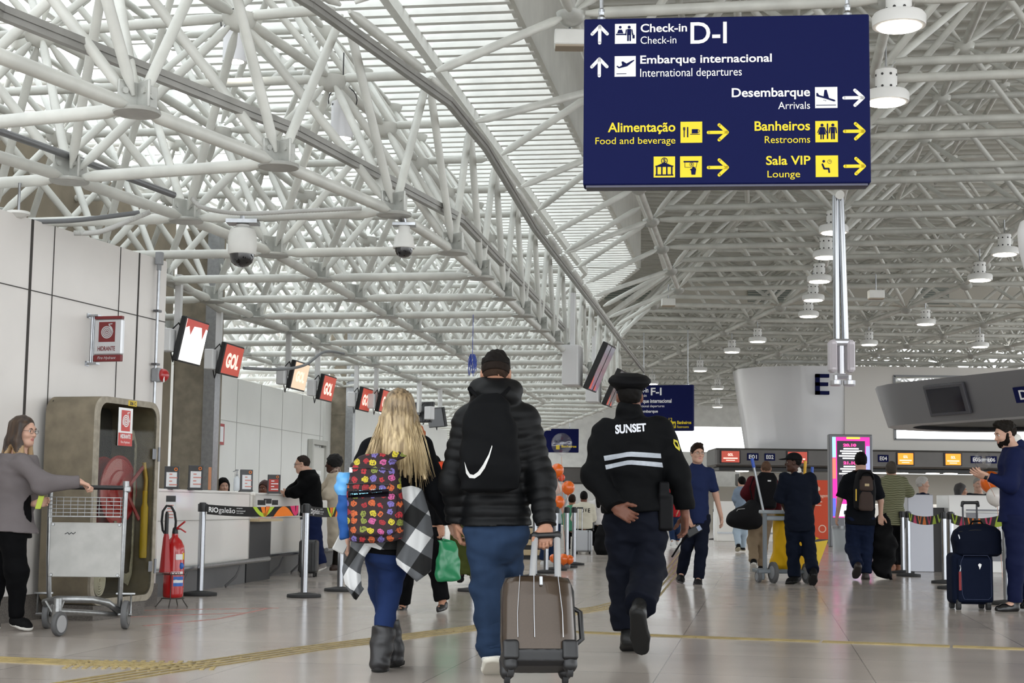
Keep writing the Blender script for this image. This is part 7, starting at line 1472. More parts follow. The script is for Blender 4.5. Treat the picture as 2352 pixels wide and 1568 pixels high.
# --- man in blue suit
SUIT = cloth('suit_blue', '141b3d', .75, bump=.05, nscale=120)
su = Fig('bearded man in blue suit standing by the blue suitcase looking at his hands', 15., dict(neck=(2333, 1020), shL=(2331, 1046, -.16), shR=(2330, 1045, .17), elL=(2320, 1116, -.2), wrL=(2268, 1094, -.16), elR=(2318, 1112, .22), wrR=(2276, 1096, .1), hipL=(2334, 1196, -.09), hipR=(2334, 1196, .09), knL=(2333, 1296, -.09), anL=(2331, 1386, -.07), toL=(2284, 1401, -.12), knR=(2352, 1296, .1), anR=(2364, 1378, .12), toR=(2340, 1394, .12)), (-1, -.12, 0), 1.83, 'light', h=.01, hfine=.0055, hhand=.005)
su.setup_head((2309, 997), (-1, -.12, -.22), (-.1, 0, 1)); su.sethand('L', (-1, -.05, .35), (.0, .6, .9), (.0, .5, .7), .25, .5); su.sethand('R', (-.75, -.1, .3), (0, -.5, 1), (0, -1, .3), .5, .3)
su.body(True, lipcol='a06a5c'); eyes(su.fr, su.hs, su.t); hair_short(su.fr, su.hs, su.t, mat('hair_black2', '17130f', .55), .013, (.066, .062), nape=.02, amp=.004, h=.005, name='quiff_hair', quiff=1); hair_short(su.fr, su.hs, su.t, mat('hair_side', '1f1814', .8), .006, (.03, .05), nape=-.05, name='side_hair')
c, s_, f_, u_ = su.fr; P = lambda a, b, d: c+(s_*a+f_*b+u_*d)*su.hs; G = SDF(.006); G.ell(P(0, .025, -.072), np.array((.0665, .068, .046))*su.hs, (s_, f_, u_), .02); G.ell(P(0, .052, -.095), np.array((.036, .037, .026))*su.hs, (s_, f_, u_), .02)
for k in (-1, 1): G.cone(P(k*.068, .01, -.0), P(k*.066, .025, -.06), .014*su.hs, .02*su.hs, .02)
G.ell(P(0, .083, -.062), np.array((.02, .02, .009))*su.hs, (s_, f_, u_), .004, 'sub'); G.ell(P(0, .095, -.025), np.array((.04, .03, .02))*su.hs, (s_, f_, u_), .01, 'sub'); G.ell(P(0, -.02, -.1), np.array((.05, .05, .06))*su.hs, (s_, f_, u_), .01, 'sub'); G.noise = [(.0015, 150, 150, 150, 3)]; G.mesh('beard', mat('beard_dark', '15100d', .8, spec=.1), su.t)
def lapel(G, F_=su): G.cone(F_.nk-F_.up*.05-F_.fw*.02, F_.nk-F_.up*.01-F_.fw*.015, .086, .072, .03)
sj = su.top('suit_jacket', SUIT, .032, ((.076, .066, .046), (.076, .066, .046)), hem=-.02, neck=.96, noise=.004, extra=lapel, sl_end=.97, flare=.012, T=[(-.27, .06, .05), (-.2, .12, .1), (-.02, .165, .125), (.08, .162, .122), (.3, .152, .115), (.52, .16, .12), (.72, .175, .13), (.86, .165, .11), (.95, .105, .085), (1.04, .058, .06)])
su.legs(cloth('suit_trousers', '121836', .75), ((.108, .078, .064), (.108, .078, .064)), (.96, .96), rise=.08, noise=.004); su.shoes(mat('shoe_leather', '0f0f12', .25), None, .042, .01)
G = SDF(.006); G.cone(su.nk-su.fw*.0, su.nk+UP*.045-su.fw*.01+su.fw*.015, .066, .062, .01); G.mesh('white_collar', cloth('white', 'd4d2cc'), su.t)
w_ = su.p['wrL']; mb = MB(); dd = unit(w_-su.p['elL']); mb.lathe(w_+dd*.012, [(.034, -.014), (.036, 0), (.034, .014)], ax=dd, n=20); wt = mb.build('wristwatch', BLACK, su.t, 60)
mb = MB(); q = aty(2304, 1066, 14.84); mb.box(q, (.05, .02, .025), None, .004); 
q = aty(2258, 1055, 19.); t = thing('clear_balloon', 'clear bubble balloon just above the hands of the man in blue suit', 'balloon', q); 
def balloon(q, r, m, name, label, group='balloons of the column', string=None, clear=False):
    t_ = thing(name, label, 'balloon', q-UP*r*1.3, group); mb = MB(); pr = [(r*.06, -r*1.32), (r*.03, -r*1.24), (r*.12, -r*1.15)]+[(r*math.sin(a)*(1 if a > 1.3 else 1), -r*math.cos(a)*(1.12 if a < 1.57 else 1.0)) for a in np.linspace(.22, 3.1, 18)]; mb.lathe(q, pr, n=24); o = mb.build('balloon_skin', m, t_, 80)
    if string is not None: mb = MB(); mb.path([q-UP*r*1.3]+string, .004, 5); mb.build('ribbon', mat('ribbon', 'd8a58f', .5), t_, 60)
    return t_
bpy.data.objects.remove(t)
CB = glassmat('balloon_clear', (.97, .96, .97), .9); BO = mat('balloon_orange', 'ee6c1a', .22, spec=.6, coat=.3); BW = mat('balloon_white', 'e8e2dc', .25, coat=.3); BG = mat('balloon_grey', '6f6d70', .3)
BS = [aty(2290, 1150, 22.6), V3(aty(2300, 1200, 22.6)[0], 22.6, .0)]; balloon(aty(2257, 1056, 20.), 20/F*20., CB, 'clear_balloon', 'clear bubble balloon just above the hands of the man in blue suit', 'balloons by the white desk', BS); balloon(aty(2276, 1106, 23.2), 25/F*23., BO, 'balloon', 'orange balloon half hidden behind the elbow of the blue suit', 'balloons by the white desk', BS); balloon(aty(2287, 1139, 22.3), 21/F*22.3, BW, 'balloon', 'white balloon low behind the elbow of the blue suit', 'balloons by the white desk', BS)
mb = MB(); q = aty(2280, 1180, 23.1); mb.tube(V3(q[0], q[1]+.5, 0), V3(q[0], q[1]+.5, .95), .02, 10); 
# balloon column in the middle
b0 = atz(1297, 1306); BYc = b0[1]; Bq = lambda px, py, dy=0: aty(px, py, BYc+dy)
tip = [Bq(1293, 1180), b0+UP*.25]
for px, py, r, m, l, nm in ((1290, 1018, 24, CB, 'large clear bubble balloon on top of the balloon column', 'clear_balloon'), (1280, 1079, 15, BO, 'orange balloon just under the clear bubble', 'balloon'), (1290, 1096, 8, mat('balloon_coral', 'e8502f', .25), 'small coral balloon behind the white one', 'balloon'), (1278, 1120, 14, BW, 'white balloon of the column', 'balloon'), (1305, 1119, 15, BO, 'orange balloon sticking out right of the white one', 'balloon'), (1283, 1152, 14, BO, 'orange balloon under the white one', 'balloon')):
    balloon(Bq(px, py, {1280: -.12, 1290: .4 if r == 8 else .05, 1278: .14, 1305: -.22, 1283: -.12}[px]), r/F*BYc, m, nm, l, string=[Bq(px*.5+1292*.5, (py+1180)/2)]+tip)
for px, py, r, m, l in ((1271, 1281, 9, BO, 'left orange balloon at the foot of the column'), (1294, 1283, 12, BO, 'middle orange balloon at the foot of the column'), (1308, 1284, 10, BO, 'right orange balloon at the foot of the column'), (1298, 1299, 12, BG, 'right grey weight balloon on the floor'), (1284, 1299, 10, BG, 'left grey weight balloon on the floor')):
    balloon(Bq(px, py, 0 if py < 1290 else .12), r/F*BYc, m, 'balloon', l, 'balloons at the foot of the column')

# --- people at the check-in desks
cm_ = Fig('man in black jacket leaning on the second white desk', 20.8, dict(neck=(707, 1083), shL=(702, 1099, .1), shR=(719, 1103, -.12), elL=(672, 1126, .2), wrL=(658, 1132, .2), elR=(678, 1130, -.12), wrR=(660, 1133, -.02), hipL=(712, 1180, .1), hipR=(722, 1180, -.08), knL=(708, 1240, .15), anL=(702, 1300, .2), toL=(684, 1311, .2), knR=(724, 1240, -.08), anR=(738, 1295, -.1), toR=(720, 1316, -.14)), (-1, .35, 0), 1.74, 'light', h=.012, hfine=.007)
cm_.setup_head((694, 1066), (-1, .05, -.12)); cm_.body(True); eyes(cm_.fr, cm_.hs, cm_.t, glasses=True); hair_short(cm_.fr, cm_.hs, cm_.t, mat('hair_cropped', '2c2421', .8), .004, (.035, .05)); cm_.top('jacket', BK, .045, ((.078, .074, .06), (.078, .074, .06)), hem=-.02, neck=1.02, noise=.005, flare=.02); cm_.legs(cloth('denim_navy', '172040', .85), ((.105, .09, .08), (.105, .09, .08)), rise=.05, noise=.006); cm_.shoes(cloth('shoe_grey', '837d7a', .7), mat('sole_white', 'cfccc6'), .05, .02)
cw_ = Fig('woman in long cream coat with short curly black hair at the third desk', 21.5, dict(neck=(770, 1081), shL=(765, 1093, .14), shR=(779, 1096, -.14), elL=(745, 1125, .15), wrL=(738, 1137, .2), elR=(752, 1134, -.14), wrR=(742, 1140, 0), hipL=(772, 1180, .09), hipR=(781, 1180, -.08), knL=(774, 1235, .1), anL=(776, 1290, .1), toL=(764, 1301, .1), knR=(778, 1236, -.06), anR=(770, 1298, -.05), toR=(756, 1308, -.05)), (-1, .3, 0), 1.66, 'dark', True, h=.012, hfine=.008)
cw_.setup_head((764, 1066), (-1, .1, 0)); cw_.body(True); G = SDF(.01); c, s_, f_, u_ = cw_.fr; G.ell(c-f_*.03+u_*.045, (.115, .115, .105), None, .02); G.noise = [(.006, 70, 70, 70, 3)]; G.cut(c+f_*.055, f_*.8-u_*.5); G.mesh('curly_hair', mat('hair_afro', '0c0a0a', .9), cw_.t)
cw_.top('cream_coat', cloth('cream', 'c9bda9', .9), .03, ((.072, .066, .052), (.072, .066, .052)), hem=-.78, neck=.96, noise=.005, flare=.0, T=[(-.85, .19, .15), (-.4, .18, .145), (-.1, .172, .135), (.3, .14, .105), (.55, .148, .11), (.72, .162, .12), (.86, .15, .098), (.95, .1, .078), (1.04, .055, .058)]); cw_.legs(cloth('dark_leggings', '17130f', .8), ((.09, .062, .048), (.09, .062, .048)), rise=.0, noise=.002); cw_.shoes(mat('shoe_brown', '3a2a24', .5), None, .042, 0)
G = SDF(.01); G.cone(cw_.nk-UP*.01, cw_.nk+UP*.05, .075, .07, .02); G.noise = [(.008, 50, 50, 40, 3)]; G.mesh('scarf', cloth('scarf_print', '4b3030', .9, noise=.9, nscale=40, col2='b9a79a'), cw_.t)
def bust(label, px, py, Y, facing, skin, hairm, topm, S_=1.7, fem=False, hair='short', z=None, w_=17, drop=30, face=True, glasses=False, grow=.016, seat=False):
    k = F/Y; J = dict(neck=(px, py+.13*k), shL=(px-.17*k, py+.21*k), shR=(px+.17*k, py+.21*k), elL=(px-.21*k, py+.46*k, -.02), elR=(px+.21*k, py+.46*k, -.02), wrL=(px-.12*k, py+.6*k, .0), wrR=(px+.12*k, py+.6*k, .0), hipL=(px-.09*k, py+.66*k), hipR=(px+.09*k, py+.66*k))
    if abs(facing[0]) > .7:
        for a in ('sh', 'el', 'wr', 'hip'):
            for q_, sg in (('L', 1), ('R', -1)): v = J[a+q_]; J[a+q_] = (px+(0 if a in ('sh', 'hip') else facing[0]*.1*k), v[1], sg*abs(v[0]-px)/k)
    hz_ = aty(px, J['hipL'][1], Y)[2]
    if seat:
        for q_, sg in (('L', -1), ('R', 1)):
            h0 = J['hip'+q_]; dz = h0[2] if len(h0) > 2 else 0; J['kn'+q_] = (h0[0]+facing[0]*.4*k, h0[1]+.02*k, dz+facing[1]*.4); J['an'+q_] = (h0[0]+facing[0]*.4*k, h0[1]+(hz_-.09)*k, dz+facing[1]*.4); J['to'+q_] = (h0[0]+facing[0]*.58*k, h0[1]+(hz_-.02)*k, dz+facing[1]*.58)
        p_ = aty(px, py, Y)*V3(1, 1, 0); st_t = thing('stool', 'round stool under the '+label, 'stool', p_); mb = MB(); mb.lathe(p_+UP*(hz_-.17), [(.02, 0), (.17, 0), (.18, .03), (.17, .05)], n=20); mb.build('seat', BLACK, st_t); mb = MB(); mb.tube(p_+UP*.02, p_+UP*(hz_-.16), .025, 10); mb.lathe(p_, [(.2, 0), (.2, .02), (.03, .04)], n=20); mb.build('base', STEEL, st_t)
    else:
        for q_ in 'LR':
            h0 = J['hip'+q_]; dz = h0[2] if len(h0) > 2 else 0; J['kn'+q_] = (h0[0], h0[1]+hz_*.5*k, dz); J['an'+q_] = (h0[0], h0[1]+(hz_-.09)*k, dz); J['to'+q_] = (h0[0]+facing[0]*.18*k, h0[1]+(hz_-.02)*k, dz+facing[1]*.18)
    b = Fig(label, Y, J, facing, S_, skin, fem, h=.016, hfine=.008); b.setup_head((px, py), facing); b.body(face)
    if face: eyes(b.fr, b.hs, b.t, glasses=glasses)
    if hair == 'short': hair_short(b.fr, b.hs, b.t, hairm, grow, (.055, .055))
    else:
        c, s_, f_, u_ = b.fr; G = SDF(.01); G.ell(c-f_*.02+u_*.03, np.array((.09, .105, .105)), (s_, f_, u_), .03)
        for x, y in ((-.06, -.02), (.06, -.02), (0, -.07), (-.04, -.06), (.04, -.06)): G.cone(c+s_*x*1.1+f_*y+u_*.02, c+s_*x*1.4+f_*y*1.3-u_*hair, .035, .025, .03)
        G.cuts.append((c+f_*.05+u_*.06, unit(f_*.85-u_*.45), 0, (c+f_*.1-u_*.03, .095))); G.noise = [(.003, 90, 90, 12, 4)]; G.mesh('long_hair', hairm, b.t)
    b.top('top_garment', topm, .025, hem=-.1, neck=.97, noise=.004); b.legs(BK, rise=.02); b.shoes(cloth('shoe_black', '111112'), hh=.014); return b
HB = mat('hair_black', '0e0c0b'); HG = mat('hair_grey', '8d8a86', .7); HW = mat('hair_white', 'b9b5b0', .7)
bust('dark-haired clerk sitting behind the first white desk', 513, 1117, 22.2, (.5, -1, 0), 'light', HB, cloth('red_uniform', '8c2a2a'), 1.6, True, .12, seat=True)
bust('curly-haired clerk in red uniform behind the second white desk', 607, 1122, 23.4, (-.4, -1, 0), 'brown', mat('hair_red_brown', '3a1d17', .7), cloth('red_uniform', '8c2a2a'), 1.6, True, .1, seat=True)
bust('white-haired man in dark jacket behind the narrow grey desk', 2120, 1111, 25.8, (1, -.1, -.05), 'light', HW, cloth('jacket_navy', '121a30'), 1.7)
bust('grey-haired woman in profile behind the long white desk', 2208, 1127, 26., (1, -.3, 0), 'tan', mat('hair_dark_grey', '3e3b3b', .7), cloth('grey_top', '55514f'), 1.6, True, .1)
bust('balding grey man facing forward behind the long white desk', 2247, 1113, 26.6, (0, -1, 0), 'light', HG, cloth('shirt_dark', '25272c'), 1.75, grow=.008)

# --- people half hidden between the main figures
ob = Fig('person in black with curly orange hair carrying a green plastic bag', 13.9, dict(neck=(954, 1042), shL=(938, 1062), shR=(996, 1060), elL=(925, 1130, .05), wrL=(930, 1190, .15), elR=(1013, 1135), wrR=(1012, 1206, -.05), hipL=(945, 1212), hipR=(988, 1212), knL=(935, 1305, .1), anL=(927, 1388, .25), toL=(916, 1408, .1), knR=(1003, 1305), anR=(1017, 1384, -.05), toR=(1006, 1404, -.2)), (-.2, -1, 0), 1.62, 'tan', True, h=.012, hhand=.006)
ob.setup_head((952, 1012), (-.2, -1, 0)); ob.sethand('R', (.1, -.1, -1), (-.3, -1, 0), (-1, 0, 0), .9); ob.body(True); eyes(ob.fr, ob.hs, ob.t)
G = SDF(.01); c, s_, f_, u_ = ob.fr; G.ell(c-f_*.03+u_*.04, (.1, .11, .11), None, .03); G.cone(c+V3(.06, .06, -.1), aty(1011, 1072, 13.95), .04, .05, .04); G.cone(c+V3(-.08, .04, -.05), c+V3(-.13, .06, -.2), .05, .05, .04); G.noise = [(.012, 45, 45, 45, 3)]; G.cuts.append((c+f_*.05+u_*.05, unit(f_*.85-u_*.4), 0, (c+f_*.1, .12))); G.mesh('curly_orange_hair', mat('hair_orange', 'a5552a', .7, noise=.4, nscale=40), ob.t)
ob.top('black_top', BK, .03, ((.065, .06, .05), (.065, .06, .05)), hem=-.1, neck=.97); G = SDF(.012); G.cone(aty(1010, 1072, 13.8), aty(1020, 1106, 13.85), .05, .03, .02); G.noise = [(.006, 40, 40, 30, 3)]; G.mesh('orange_scarf', cloth('scarf_orange', 'c7452a'), ob.t)
ob.legs(BK, ((.1, .08, .07), (.1, .08, .075)), (.95, .93), rise=.0); ob.shoes(mat('shoe_ballet', '191718', .35), None, .036, -.03)
q = aty(1030, 1290, 13.75); G = SDF(.009); G.loft(q, unit(V3(1, .1, 0)), V3(-.1, 1, 0), UP, [(-.17, .09, .03), (-.15, .11, .05), (-.02, .105, .055), (.1, .09, .04), (.17, .075, .015), (.185, .08, .01)], .01, ex=2.6); G.noise = [(.0045, 22, 22, 9, 3), (.0025, 60, 50, 35, 5)]; gb = G.mesh('plastic_bag', mat('plastic_green', '1d7a4e', .25, spec=.6), None); tag(gb, 'green plastic bag hanging from a hand beside the checked shirt', 'bag'); mb = MB(); mb.path([q+V3(-.07, 0, .17), aty(1018, 1238, 13.72), q+V3(.03, 0, .18)], .008, 6); mb.build('handle', MATS['plastic_green'], gb)
ol = Fig('person in dark top and olive wide trousers hidden behind the couple', 18.6, dict(neck=(1078, 1066), shL=(1052, 1082), shR=(1104, 1082), elL=(1046, 1130), wrL=(1054, 1170, -.1), elR=(1110, 1130), wrR=(1102, 1170, -.1), hipL=(1058, 1186), hipR=(1090, 1186), knL=(1058, 1250), anL=(1058, 1315, 0), toL=(1056, 1338, -.25), knR=(1088, 1250), anR=(1088, 1315, .1), toR=(1088, 1330, -.1)), (0, -1, 0), 1.68, 'tan', False, h=.016, hfine=.01)
ol.setup_head((1078, 1040), (0, -1, 0)); ol.body(True); hair_short(ol.fr, ol.hs, ol.t, HB, .014); ol.top('dark_top', BK2, .03); ol.legs(cloth('olive', '3d431f', .9), ((.12, .13, .14), (.12, .13, .14)), rise=.1, noise=.008); ol.shoes(cloth('shoe_black', '111112'))
pb = Fig('dark-haired man in jeans standing behind the balloon column', 25.2, dict(neck=(1264, 1104), shL=(1240, 1115), shR=(1288, 1115), elL=(1234, 1150), wrL=(1240, 1180, .1), elR=(1294, 1150, .05), wrR=(1284, 1180, .1), hipL=(1252, 1192), hipR=(1276, 1192), knL=(1252, 1245), anL=(1250, 1286), toL=(1244, 1298, -.1), knR=(1274, 1245), anR=(1274, 1286), toR=(1276, 1297, -.1)), (.9, -.4, 0), 1.66, 'brown', h=.016, hfine=.01)
pb.setup_head((1266, 1088), (.9, -.4, 0)); pb.body(True); hair_short(pb.fr, pb.hs, pb.t, HB, .014); pb.top('shirt', cloth('shirt_pale', 'a9b3b8'), .03); pb.legs(DENIM2, ((.1, .085, .08), (.1, .085, .08)), rise=.05); pb.shoes(cloth('shoe_white', 'c9c9c9'))
rd_ = Fig('person in red shirt and jeans half hidden behind the guard', 38., dict(neck=(1549, 1118), shL=(1535, 1126), shR=(1563, 1126), elL=(1532, 1148), wrL=(1536, 1166, -.1), elR=(1563, 1150, -.05), wrR=(1556, 1176, -.1), hipL=(1541, 1180), hipR=(1556, 1180), knL=(1542, 1214), anL=(1545, 1241, -.2), toL=(1541, 1254, -.35), knR=(1556, 1214), anR=(1556, 1240, .1), toR=(1557, 1252, -.1)), (0, -1, 0), 1.68, 'tan', h=.02)
rd_.setup_head((1549, 1107), (0, -1, 0)); rd_.body(True); hair_short(rd_.fr, rd_.hs, rd_.t, HB, .014, h=.01); rd_.top('red_shirt', cloth('red', 'a3242b'), .03, sl_end=.5); rd_.legs(DENIM2, rise=.05); rd_.shoes(cloth('shoe_white', 'c9c9c9'), hh=.014)
def seated(label, px, py, Y, skin, hairm, topm, facing=(0, 1, 0), hair='short', fem=False, legm=BK):
    k = F/Y; b = Fig(label, Y, dict(neck=(px, py+.13*k), shL=(px-.18*k, py+.21*k), shR=(px+.18*k, py+.21*k), elL=(px-.22*k, py+.47*k, .05), elR=(px+.22*k, py+.47*k, .05), wrL=(px-.12*k, py+.5*k, .25), wrR=(px+.12*k, py+.5*k, .25), hipL=(px-.09*k, py+.66*k), hipR=(px+.09*k, py+.66*k), knL=(px-.1*k, py+.67*k, .42*facing[1]), knR=(px+.1*k, py+.67*k, .42*facing[1]), anL=(px-.1*k, py+1.08*k, .45*facing[1]), anR=(px+.1*k, py+1.08*k, .45*facing[1]), toL=(px-.1*k, py+1.13*k, .62*facing[1]), toR=(px+.1*k, py+1.13*k, .62*facing[1])), facing, 1.7, skin, fem, h=.018, hfine=.01)
    b.setup_head((px, py), facing); b.body(facing[1] < 0)
    if hair == 'short': hair_short(b.fr, b.hs, b.t, hairm, .016)
    else:
        c, s_, f_, u_ = b.fr; G = SDF(.01); G.ell(c-f_*.02+u_*.03, np.array((.09, .105, .105)), (s_, f_, u_), .03); G.cone(c-f_*.06, c-f_*.12-u_*hair, .07, .05, .03); G.noise = [(.003, 90, 90, 12, 4)]; G.cut(c+f_*.06+u_*.05, f_*.8-u_*.5); G.mesh('long_hair', hairm, b.t)
    b.top('top_garment', topm, .03, hem=-.05, noise=.004); b.legs(legm, rise=.0); b.shoes(cloth('shoe_black', '111112'), hh=.016); return b
jp = seated('seated person in white jersey with black letters, back turned', 1341, 1141, 33.2, 'brown', HB, cloth('jersey_white', 'c9c4b4')); seated('seated woman in white top with long black hair', 1374, 1135, 34.6, 'tan', HB, cloth('white_top', 'd6d2d0'), hair=.3, fem=True); seated('seated person in green top left of the white jersey', 1314, 1148, 34., 'tan', mat('hair_brown_dark', '231811'), cloth('green_top', '4f8f72'))
mb = MB(); fj = Face(jp.nk+V3(-.17, -.19, -.3), V3(1, 0, 0), UP); [fj.text(mb, ch, .02+.085*i, .08+.085*i, .1+.02*(1.5-abs(i-1.5)), .19+.02*(1.5-abs(i-1.5)), .0, .03) for i, ch in enumerate('FOUR')]; 
tj = None
for o in jp.t.children:
    if o.name.startswith('top_garment'): tj = o
tbj = bvh(tj); mb = MB()
for i, ch in enumerate('OVE'):
    v, f = glyphs(ch, .03); px0 = 1336+7.*i; mb.add(stick(tj, [(px0+5*a, 1177-(1-abs(i-1)*.5)*1-9*b) for a, b in v], tbj, 33, .006), f)
mb.build('jersey_letters', BK, tj)
# ------------------------------------------------------------------ luggage
# brown hard-shell suitcase pulled by the man in the padded jacket
SB = atz(1232, 1592); t = thing('suitcase', 'brown hard-shell suitcase with silver pull handle in front', 'suitcase', SB)
sy = 8.05; qa = aty(1226, 1400, 8.2); up_ = unit(V3(.01, .32, 1)); sx_ = unit(V3(1, .10, 0)); fy_ = unit(np.cross(sx_, up_)); fy_ = fy_ if fy_[1] > 0 else -fy_; up_ = np.cross(sx_, fy_) if np.cross(sx_, fy_)[2] > 0 else -np.cross(sx_, fy_)
lowp = aty(1236, 1528, 7.98); hgt = .47; cS = lowp+up_*hgt/2
SHELL = mat('suitcase_bronze', '3a2c1e', .33, .4, noise=.12, nscale=120, coat=.3)
G = SDF(.006)
for k in (0,): G.loft(cS, sx_, fy_, up_, [(-.245, .13, .07), (-.235, .165, .105), (-.20, .185, .12), (-.1, .19, .125), (.1, .185, .125), (.175, .178, .12), (.2, .165, .105), (.212, .13, .08)], .01, ex=3.3)
for a, w_ in (): G.chain([cS+sx_*a*.9-fy_*.128+up_*.2, cS+sx_*a-fy_*.132, cS+sx_*a*1.15-fy_*.126-up_*.2], [w_*.5, w_*.75, w_*.4], .02)
sh_ = G.mesh('shell', SHELL, t)
for a in (-.115, -.03, .115): mb = MB(); mb.path([cS+sx_*a*.85-fy_*.131+up_*.2, cS+sx_*a-fy_*.1355, cS+sx_*a*1.0-fy_*.134-up_*.12], .002, 6); mb.build('silver_groove_line', CHROME, sh_, 60)
G = SDF(.006); G.loft(cS-up_*.235, sx_, fy_, up_, [(-.02, .15, .09), (.0, .175, .115), (.045, .19, .127), (.06, .19, .127)], .01, ex=4.5); G.mesh('bottom_guard', BLACK, t)
for sx1 in (-1, 1):
    for fy1 in (-1, 1):
        b = cS+sx_*sx1*.15+fy_*fy1*.09-up_*.25; wz = .028 if fy1 < 0 else .03; wp = V3(b[0], b[1]-.0, max(.03, b[2]-.03)); mb = MB(); mb.lathe(wp-sx_*.014, [(.01, 0), (.03, 0), (.03, .028), (.01, .028)], ax=sx_, n=18); w1 = mb.build('wheel', RUBBER, t, 50); G = SDF(.006); G.chain([b+up_*.06, b-up_*.0, wp+up_*.02], [.04, .036, .03], .01); G.mesh('wheel_housing', BLACK, t)
for sx1 in (-1, 1): G = SDF(.006); G.box(cS+sx_*sx1*.15-fy_*.115-up_*.18, (.04, .025, .05), (sx_, fy_, up_), .015); G.mesh('corner_guard', BLACK, t)
hb_ = cS+up_*.235+fy_*.05; ht = aty(1262, 1226, 8.52); hl = aty(1226, 1232, 8.52)
for px_b, px_t in ((1219, 1229), (1281, 1280)):
    a = aty(px_b, 1343, hb_[1]); b = aty(px_t, 1236, 8.56); mb = MB(); mb.tube(a-up_*.05, b, .018, 12); mb.build('pull_tube', mat('pull_white', 'd5d6d8', .25, .5), t, 60)
g0, g1 = aty(1228, 1230, 8.56), aty(1281, 1228, 8.56); G = SDF(.005); G.cone(g0, g1, .016, .016, .01); G.cone(g0, g0-UP*.03, .021, .018, .01); G.cone(g1, g1-UP*.03, .021, .018, .01); G.mesh('pull_grip', BLACK, t)
mb = MB(); mb.path([cS+sx_*.19+up_*.06, cS+sx_*.225+up_*.04-fy_*.0, cS+sx_*.23-up_*.1, cS+sx_*.19-up_*.13], .014, 8); mb.build('side_handle', BLACK, t, 60); mb = MB(); mb.box(cS-fy_*.132+up_*.17+sx_*.01, (.016, .012, .05), (sx_, fy_, up_), .004); mb.build('lock', STEEL, t)
G = SDF(.006); G.loft(cS+sx_*.005, sx_, fy_, up_, [(-.22, .18, .02), (-.15, .196, .02), (.15, .192, .02), (.22, .165, .02)], .01, ex=5); G.mesh('zip_seam', mat('zip_black', '171615', .6), t)
# blue suitcase, duffel on top
q = atz(2236, 1401); SYb = q[1]; Kb = lambda px, py, dy=0: aty(px, py, SYb+dy); NB = cloth('suitcase_navy', '0c1427', .8, bump=.2, nscale=250); t = thing('suitcase', 'dark blue fabric suitcase with red tag beside the man in blue suit', 'suitcase', q)
x0, x1 = Kb(2188, 1300)[0], Kb(2283, 1300)[0]; z0, z1 = Kb(2236, 1388)[2], Kb(2236, 1270)[2]; cx = (x0+x1)/2; cz = (z0+z1)/2; hw = (x1-x0)/2; hh_ = (z1-z0)/2
G = SDF(.008); G.box((cx, SYb+.13, cz), (hw, .13, hh_), None, .05); sb = G.mesh('case_body', NB, t); G = SDF(.008); G.box((cx+.015, SYb+.0, cz-.01), (hw*.86, .03, hh_*.88), None, .028); G.mesh('front_pocket', NB, t)
mb = MB(); ffb = Face(V3(cx-hw, SYb-.032, z0), V3(1, 0, 0), UP); ffb.line(mb, [(.08, .1), (.07, .4), (.1, .47), (.33, .47), (.36, .42), (.36, .08), (.33, .05), (.1, .05), (.08, .1)], .004); mb.build('piping', mat('piping_navy', '1d2a4c', .6), t); mb = MB(); ffb.poly(mb, [(.235, .38), (.25, .395), (.27, .385), (.265, .365), (.25, .335), (.245, .36)]); mb.build('small_emblem', SWHITE, t)
mb = MB(); tp_ = Kb(2205, 1312, -.035); mb.box(tp_-UP*.09, (.026, .006, .18), None, .003); tgg = mb.build('red_tag', mat('tag_red', '7c1a1f', .6), t); mb = MB(); mb.path([tp_+UP*.06, tp_+UP*.03+V3(.008, 0, 0), tp_], .006, 6); mb.build('tag_ring', STEEL, tgg)
for wx in (-1, 1):
    for wy in (0, .22): w0 = V3(cx+wx*hw*.72, SYb+.02+wy, .035); mb = MB(); mb.lathe(w0-V3(.02, 0, 0), [(.01, 0), (.034, 0), (.034, .04), (.01, .04)], ax=(1, 0.001, 0), n=20); mb.build('wheel', RUBBER, t, 50); mb = MB(); mb.box(w0+UP*.04, (.05, .05, .06), None, .01); mb.build('wheel_fork', BLACK, t)
zt_ = Kb(2228, 1152)[2]
for px in (2212, 2244): a = Kb(px, 1200, .2); mb = MB(); mb.tube(V3(a[0], SYb+.2, z1-.05), V3(a[0], SYb+.2, zt_), .009, 8); mb.build('pull_tube', mat('pull_dark', '3c3c40', .35, .6), t, 60)
a0, a1 = Kb(2209, 1154, .2), Kb(2247, 1154, .2); G = SDF(.006); G.chain([a0-UP*.03, a0+V3(.01, 0, .0), a1+V3(-.01, 0, 0), a1-UP*.03], [.014, .016, .016, .014], .01); G.mesh('pull_grip', BLACK, t)
ND = cloth('duffel_navy', '0a1020', .8, bump=.15, nscale=200); cd0 = Kb(2243, 1240, .1); G = SDF(.008); G.loft(cd0, V3(1, 0, 0), V3(0, 1, 0), unit(V3(0, 0, 1)), [(-.155, .19, .11), (-.13, .22, .14), (0, .235, .15), (.09, .22, .135), (.135, .17, .09), (.15, .1, .05)], .02, ex=3.2); G.noise = [(.007, 14, 14, 16, 3)]; dd_ = G.mesh('duffel_bag', ND, None); tag(dd_, 'navy travel duffel resting on top of the blue suitcase', 'bag')
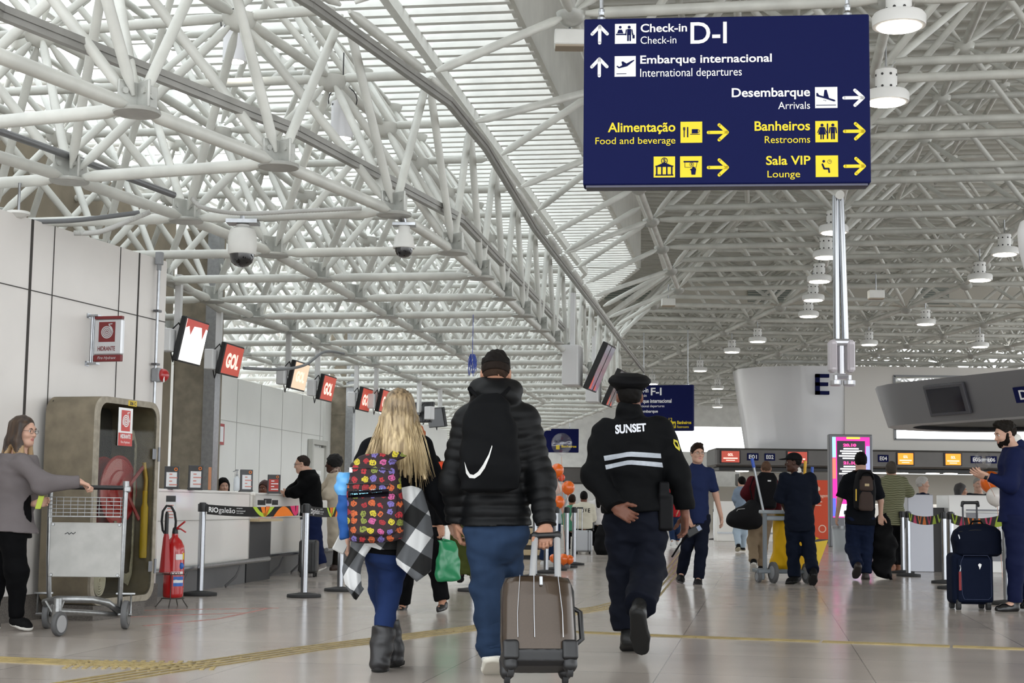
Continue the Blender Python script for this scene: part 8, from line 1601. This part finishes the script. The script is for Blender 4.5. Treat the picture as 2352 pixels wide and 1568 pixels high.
mb = MB(); mb.path([cd0+V3(-.08, -.03, .13), cd0+V3(-.05, -.04, .18), cd0+V3(.03, -.04, .185), cd0+V3(.07, -.03, .13)], .01, 8); mb.build('carry_handle', BK, dd_, 60); mb = MB(); mb.path([cd0+V3(-.2, -.1, .08), cd0+V3(-.05, -.13, .1), cd0+V3(.15, -.12, .09)], .004, 6); mb.build('zip', mat('zip_black', '171615'), dd_); mb = MB(); mb.box(cd0+V3(-.2, -.11, .03), (.012, .006, .05), (unit(V3(1, 0, .3)), V3(0, 1, 0), unit(V3(-.3, 0, 1))), .002); mb.build('clip', STEEL, dd_)
# silver suitcase and black suitcase
def trolley_case(px0, px1, py0, py1, pyt, label, m, Y, ribs=0, d=.24, hx=(.3, .62), tube=STEEL, yaw=0.):
    c = atz((px0+px1)/2, py1+2); a, b = aty(px0, py1, Y), aty(px1, py0, Y); W = b[0]-a[0]; H = b[2]-.045; t = thing('suitcase', label, 'suitcase', (c[0], Y, 0)); cc = V3((a[0]+b[0])/2, Y+d/2, .045+H/2); ca, sa = math.cos(yaw), math.sin(yaw); A = (V3(ca, sa, 0), V3(-sa, ca, 0), UP)
    G = SDF(.008); G.box(cc, (W/2, d/2, H/2), A, .04); o = G.mesh('shell', m, t)
    for k in range(ribs): mb = MB(); mb.box(cc+A[0]*(-W*.4+W*.8*k/max(ribs-1, 1))-A[1]*(d/2), (W*.05, .012, H*.84), A, .005); mb.build('rib', m, o)
    if not ribs: mb = MB(); mb.box(cc+A[0]*W*.25, (.02, d*1.01, H*1.005), A, .006); mb.build('strap_seam', BLACK, t)
    for k in (-1, 1):
        for j in (-1, 1): p = cc+A[0]*k*W*.36+A[1]*j*d*.34; mb = MB(); mb.lathe((p[0]-.012, p[1], .026), [(.008, 0), (.026, 0), (.026, .024), (.008, .024)], ax=(1, .001, 0), n=16); mb.build('wheel', RUBBER, t, 50)
    zt = aty(px0, pyt, Y)[2]; P2 = [cc+A[0]*(u-.5)*W for u in hx]
    for p in P2: mb = MB(); mb.tube(V3(p[0], p[1], .04+H-.02), V3(p[0], p[1], zt), .009, 8); mb.build('pull_tube', tube, t, 60)
    mb = MB(); mb.tube(V3(P2[0][0]-.02, P2[0][1], zt), V3(P2[1][0]+.02, P2[1][1], zt), .016, 8); mb.build('pull_grip', BLACK, t, 60); return t
trolley_case(1320, 1361, 1218, 1270, 1166, 'silver suitcase with raised handle before the seated travellers', mat('case_silver', 'aeb0b4', .4, .3), 31.3, hx=(.18, .42))
trolley_case(684, 728, 1240, 1322, 1190, 'black ribbed suitcase behind the middle queue post', mat('case_black', '232324', .4), 20.05, 6, .28, hx=(.05, .25))
q = aty(1384, 1222, 31.)-UP*.15; G = SDF(.014); G.loft(q, V3(1, 0, 0), V3(0, 1, 0), UP, [(-.3, .12, .1), (-.2, .17, .13), (.1, .15, .12), (.3, .08, .06)], .02); G.noise = [(.01, 15, 15, 15, 2)]; G.lo = G.lo; o = G.mesh('backpack', cloth('bag_black4', '121214', .7), None); tag(o, 'black backpack by the chairs, at the left elbow of the guard', 'bag')
finish()
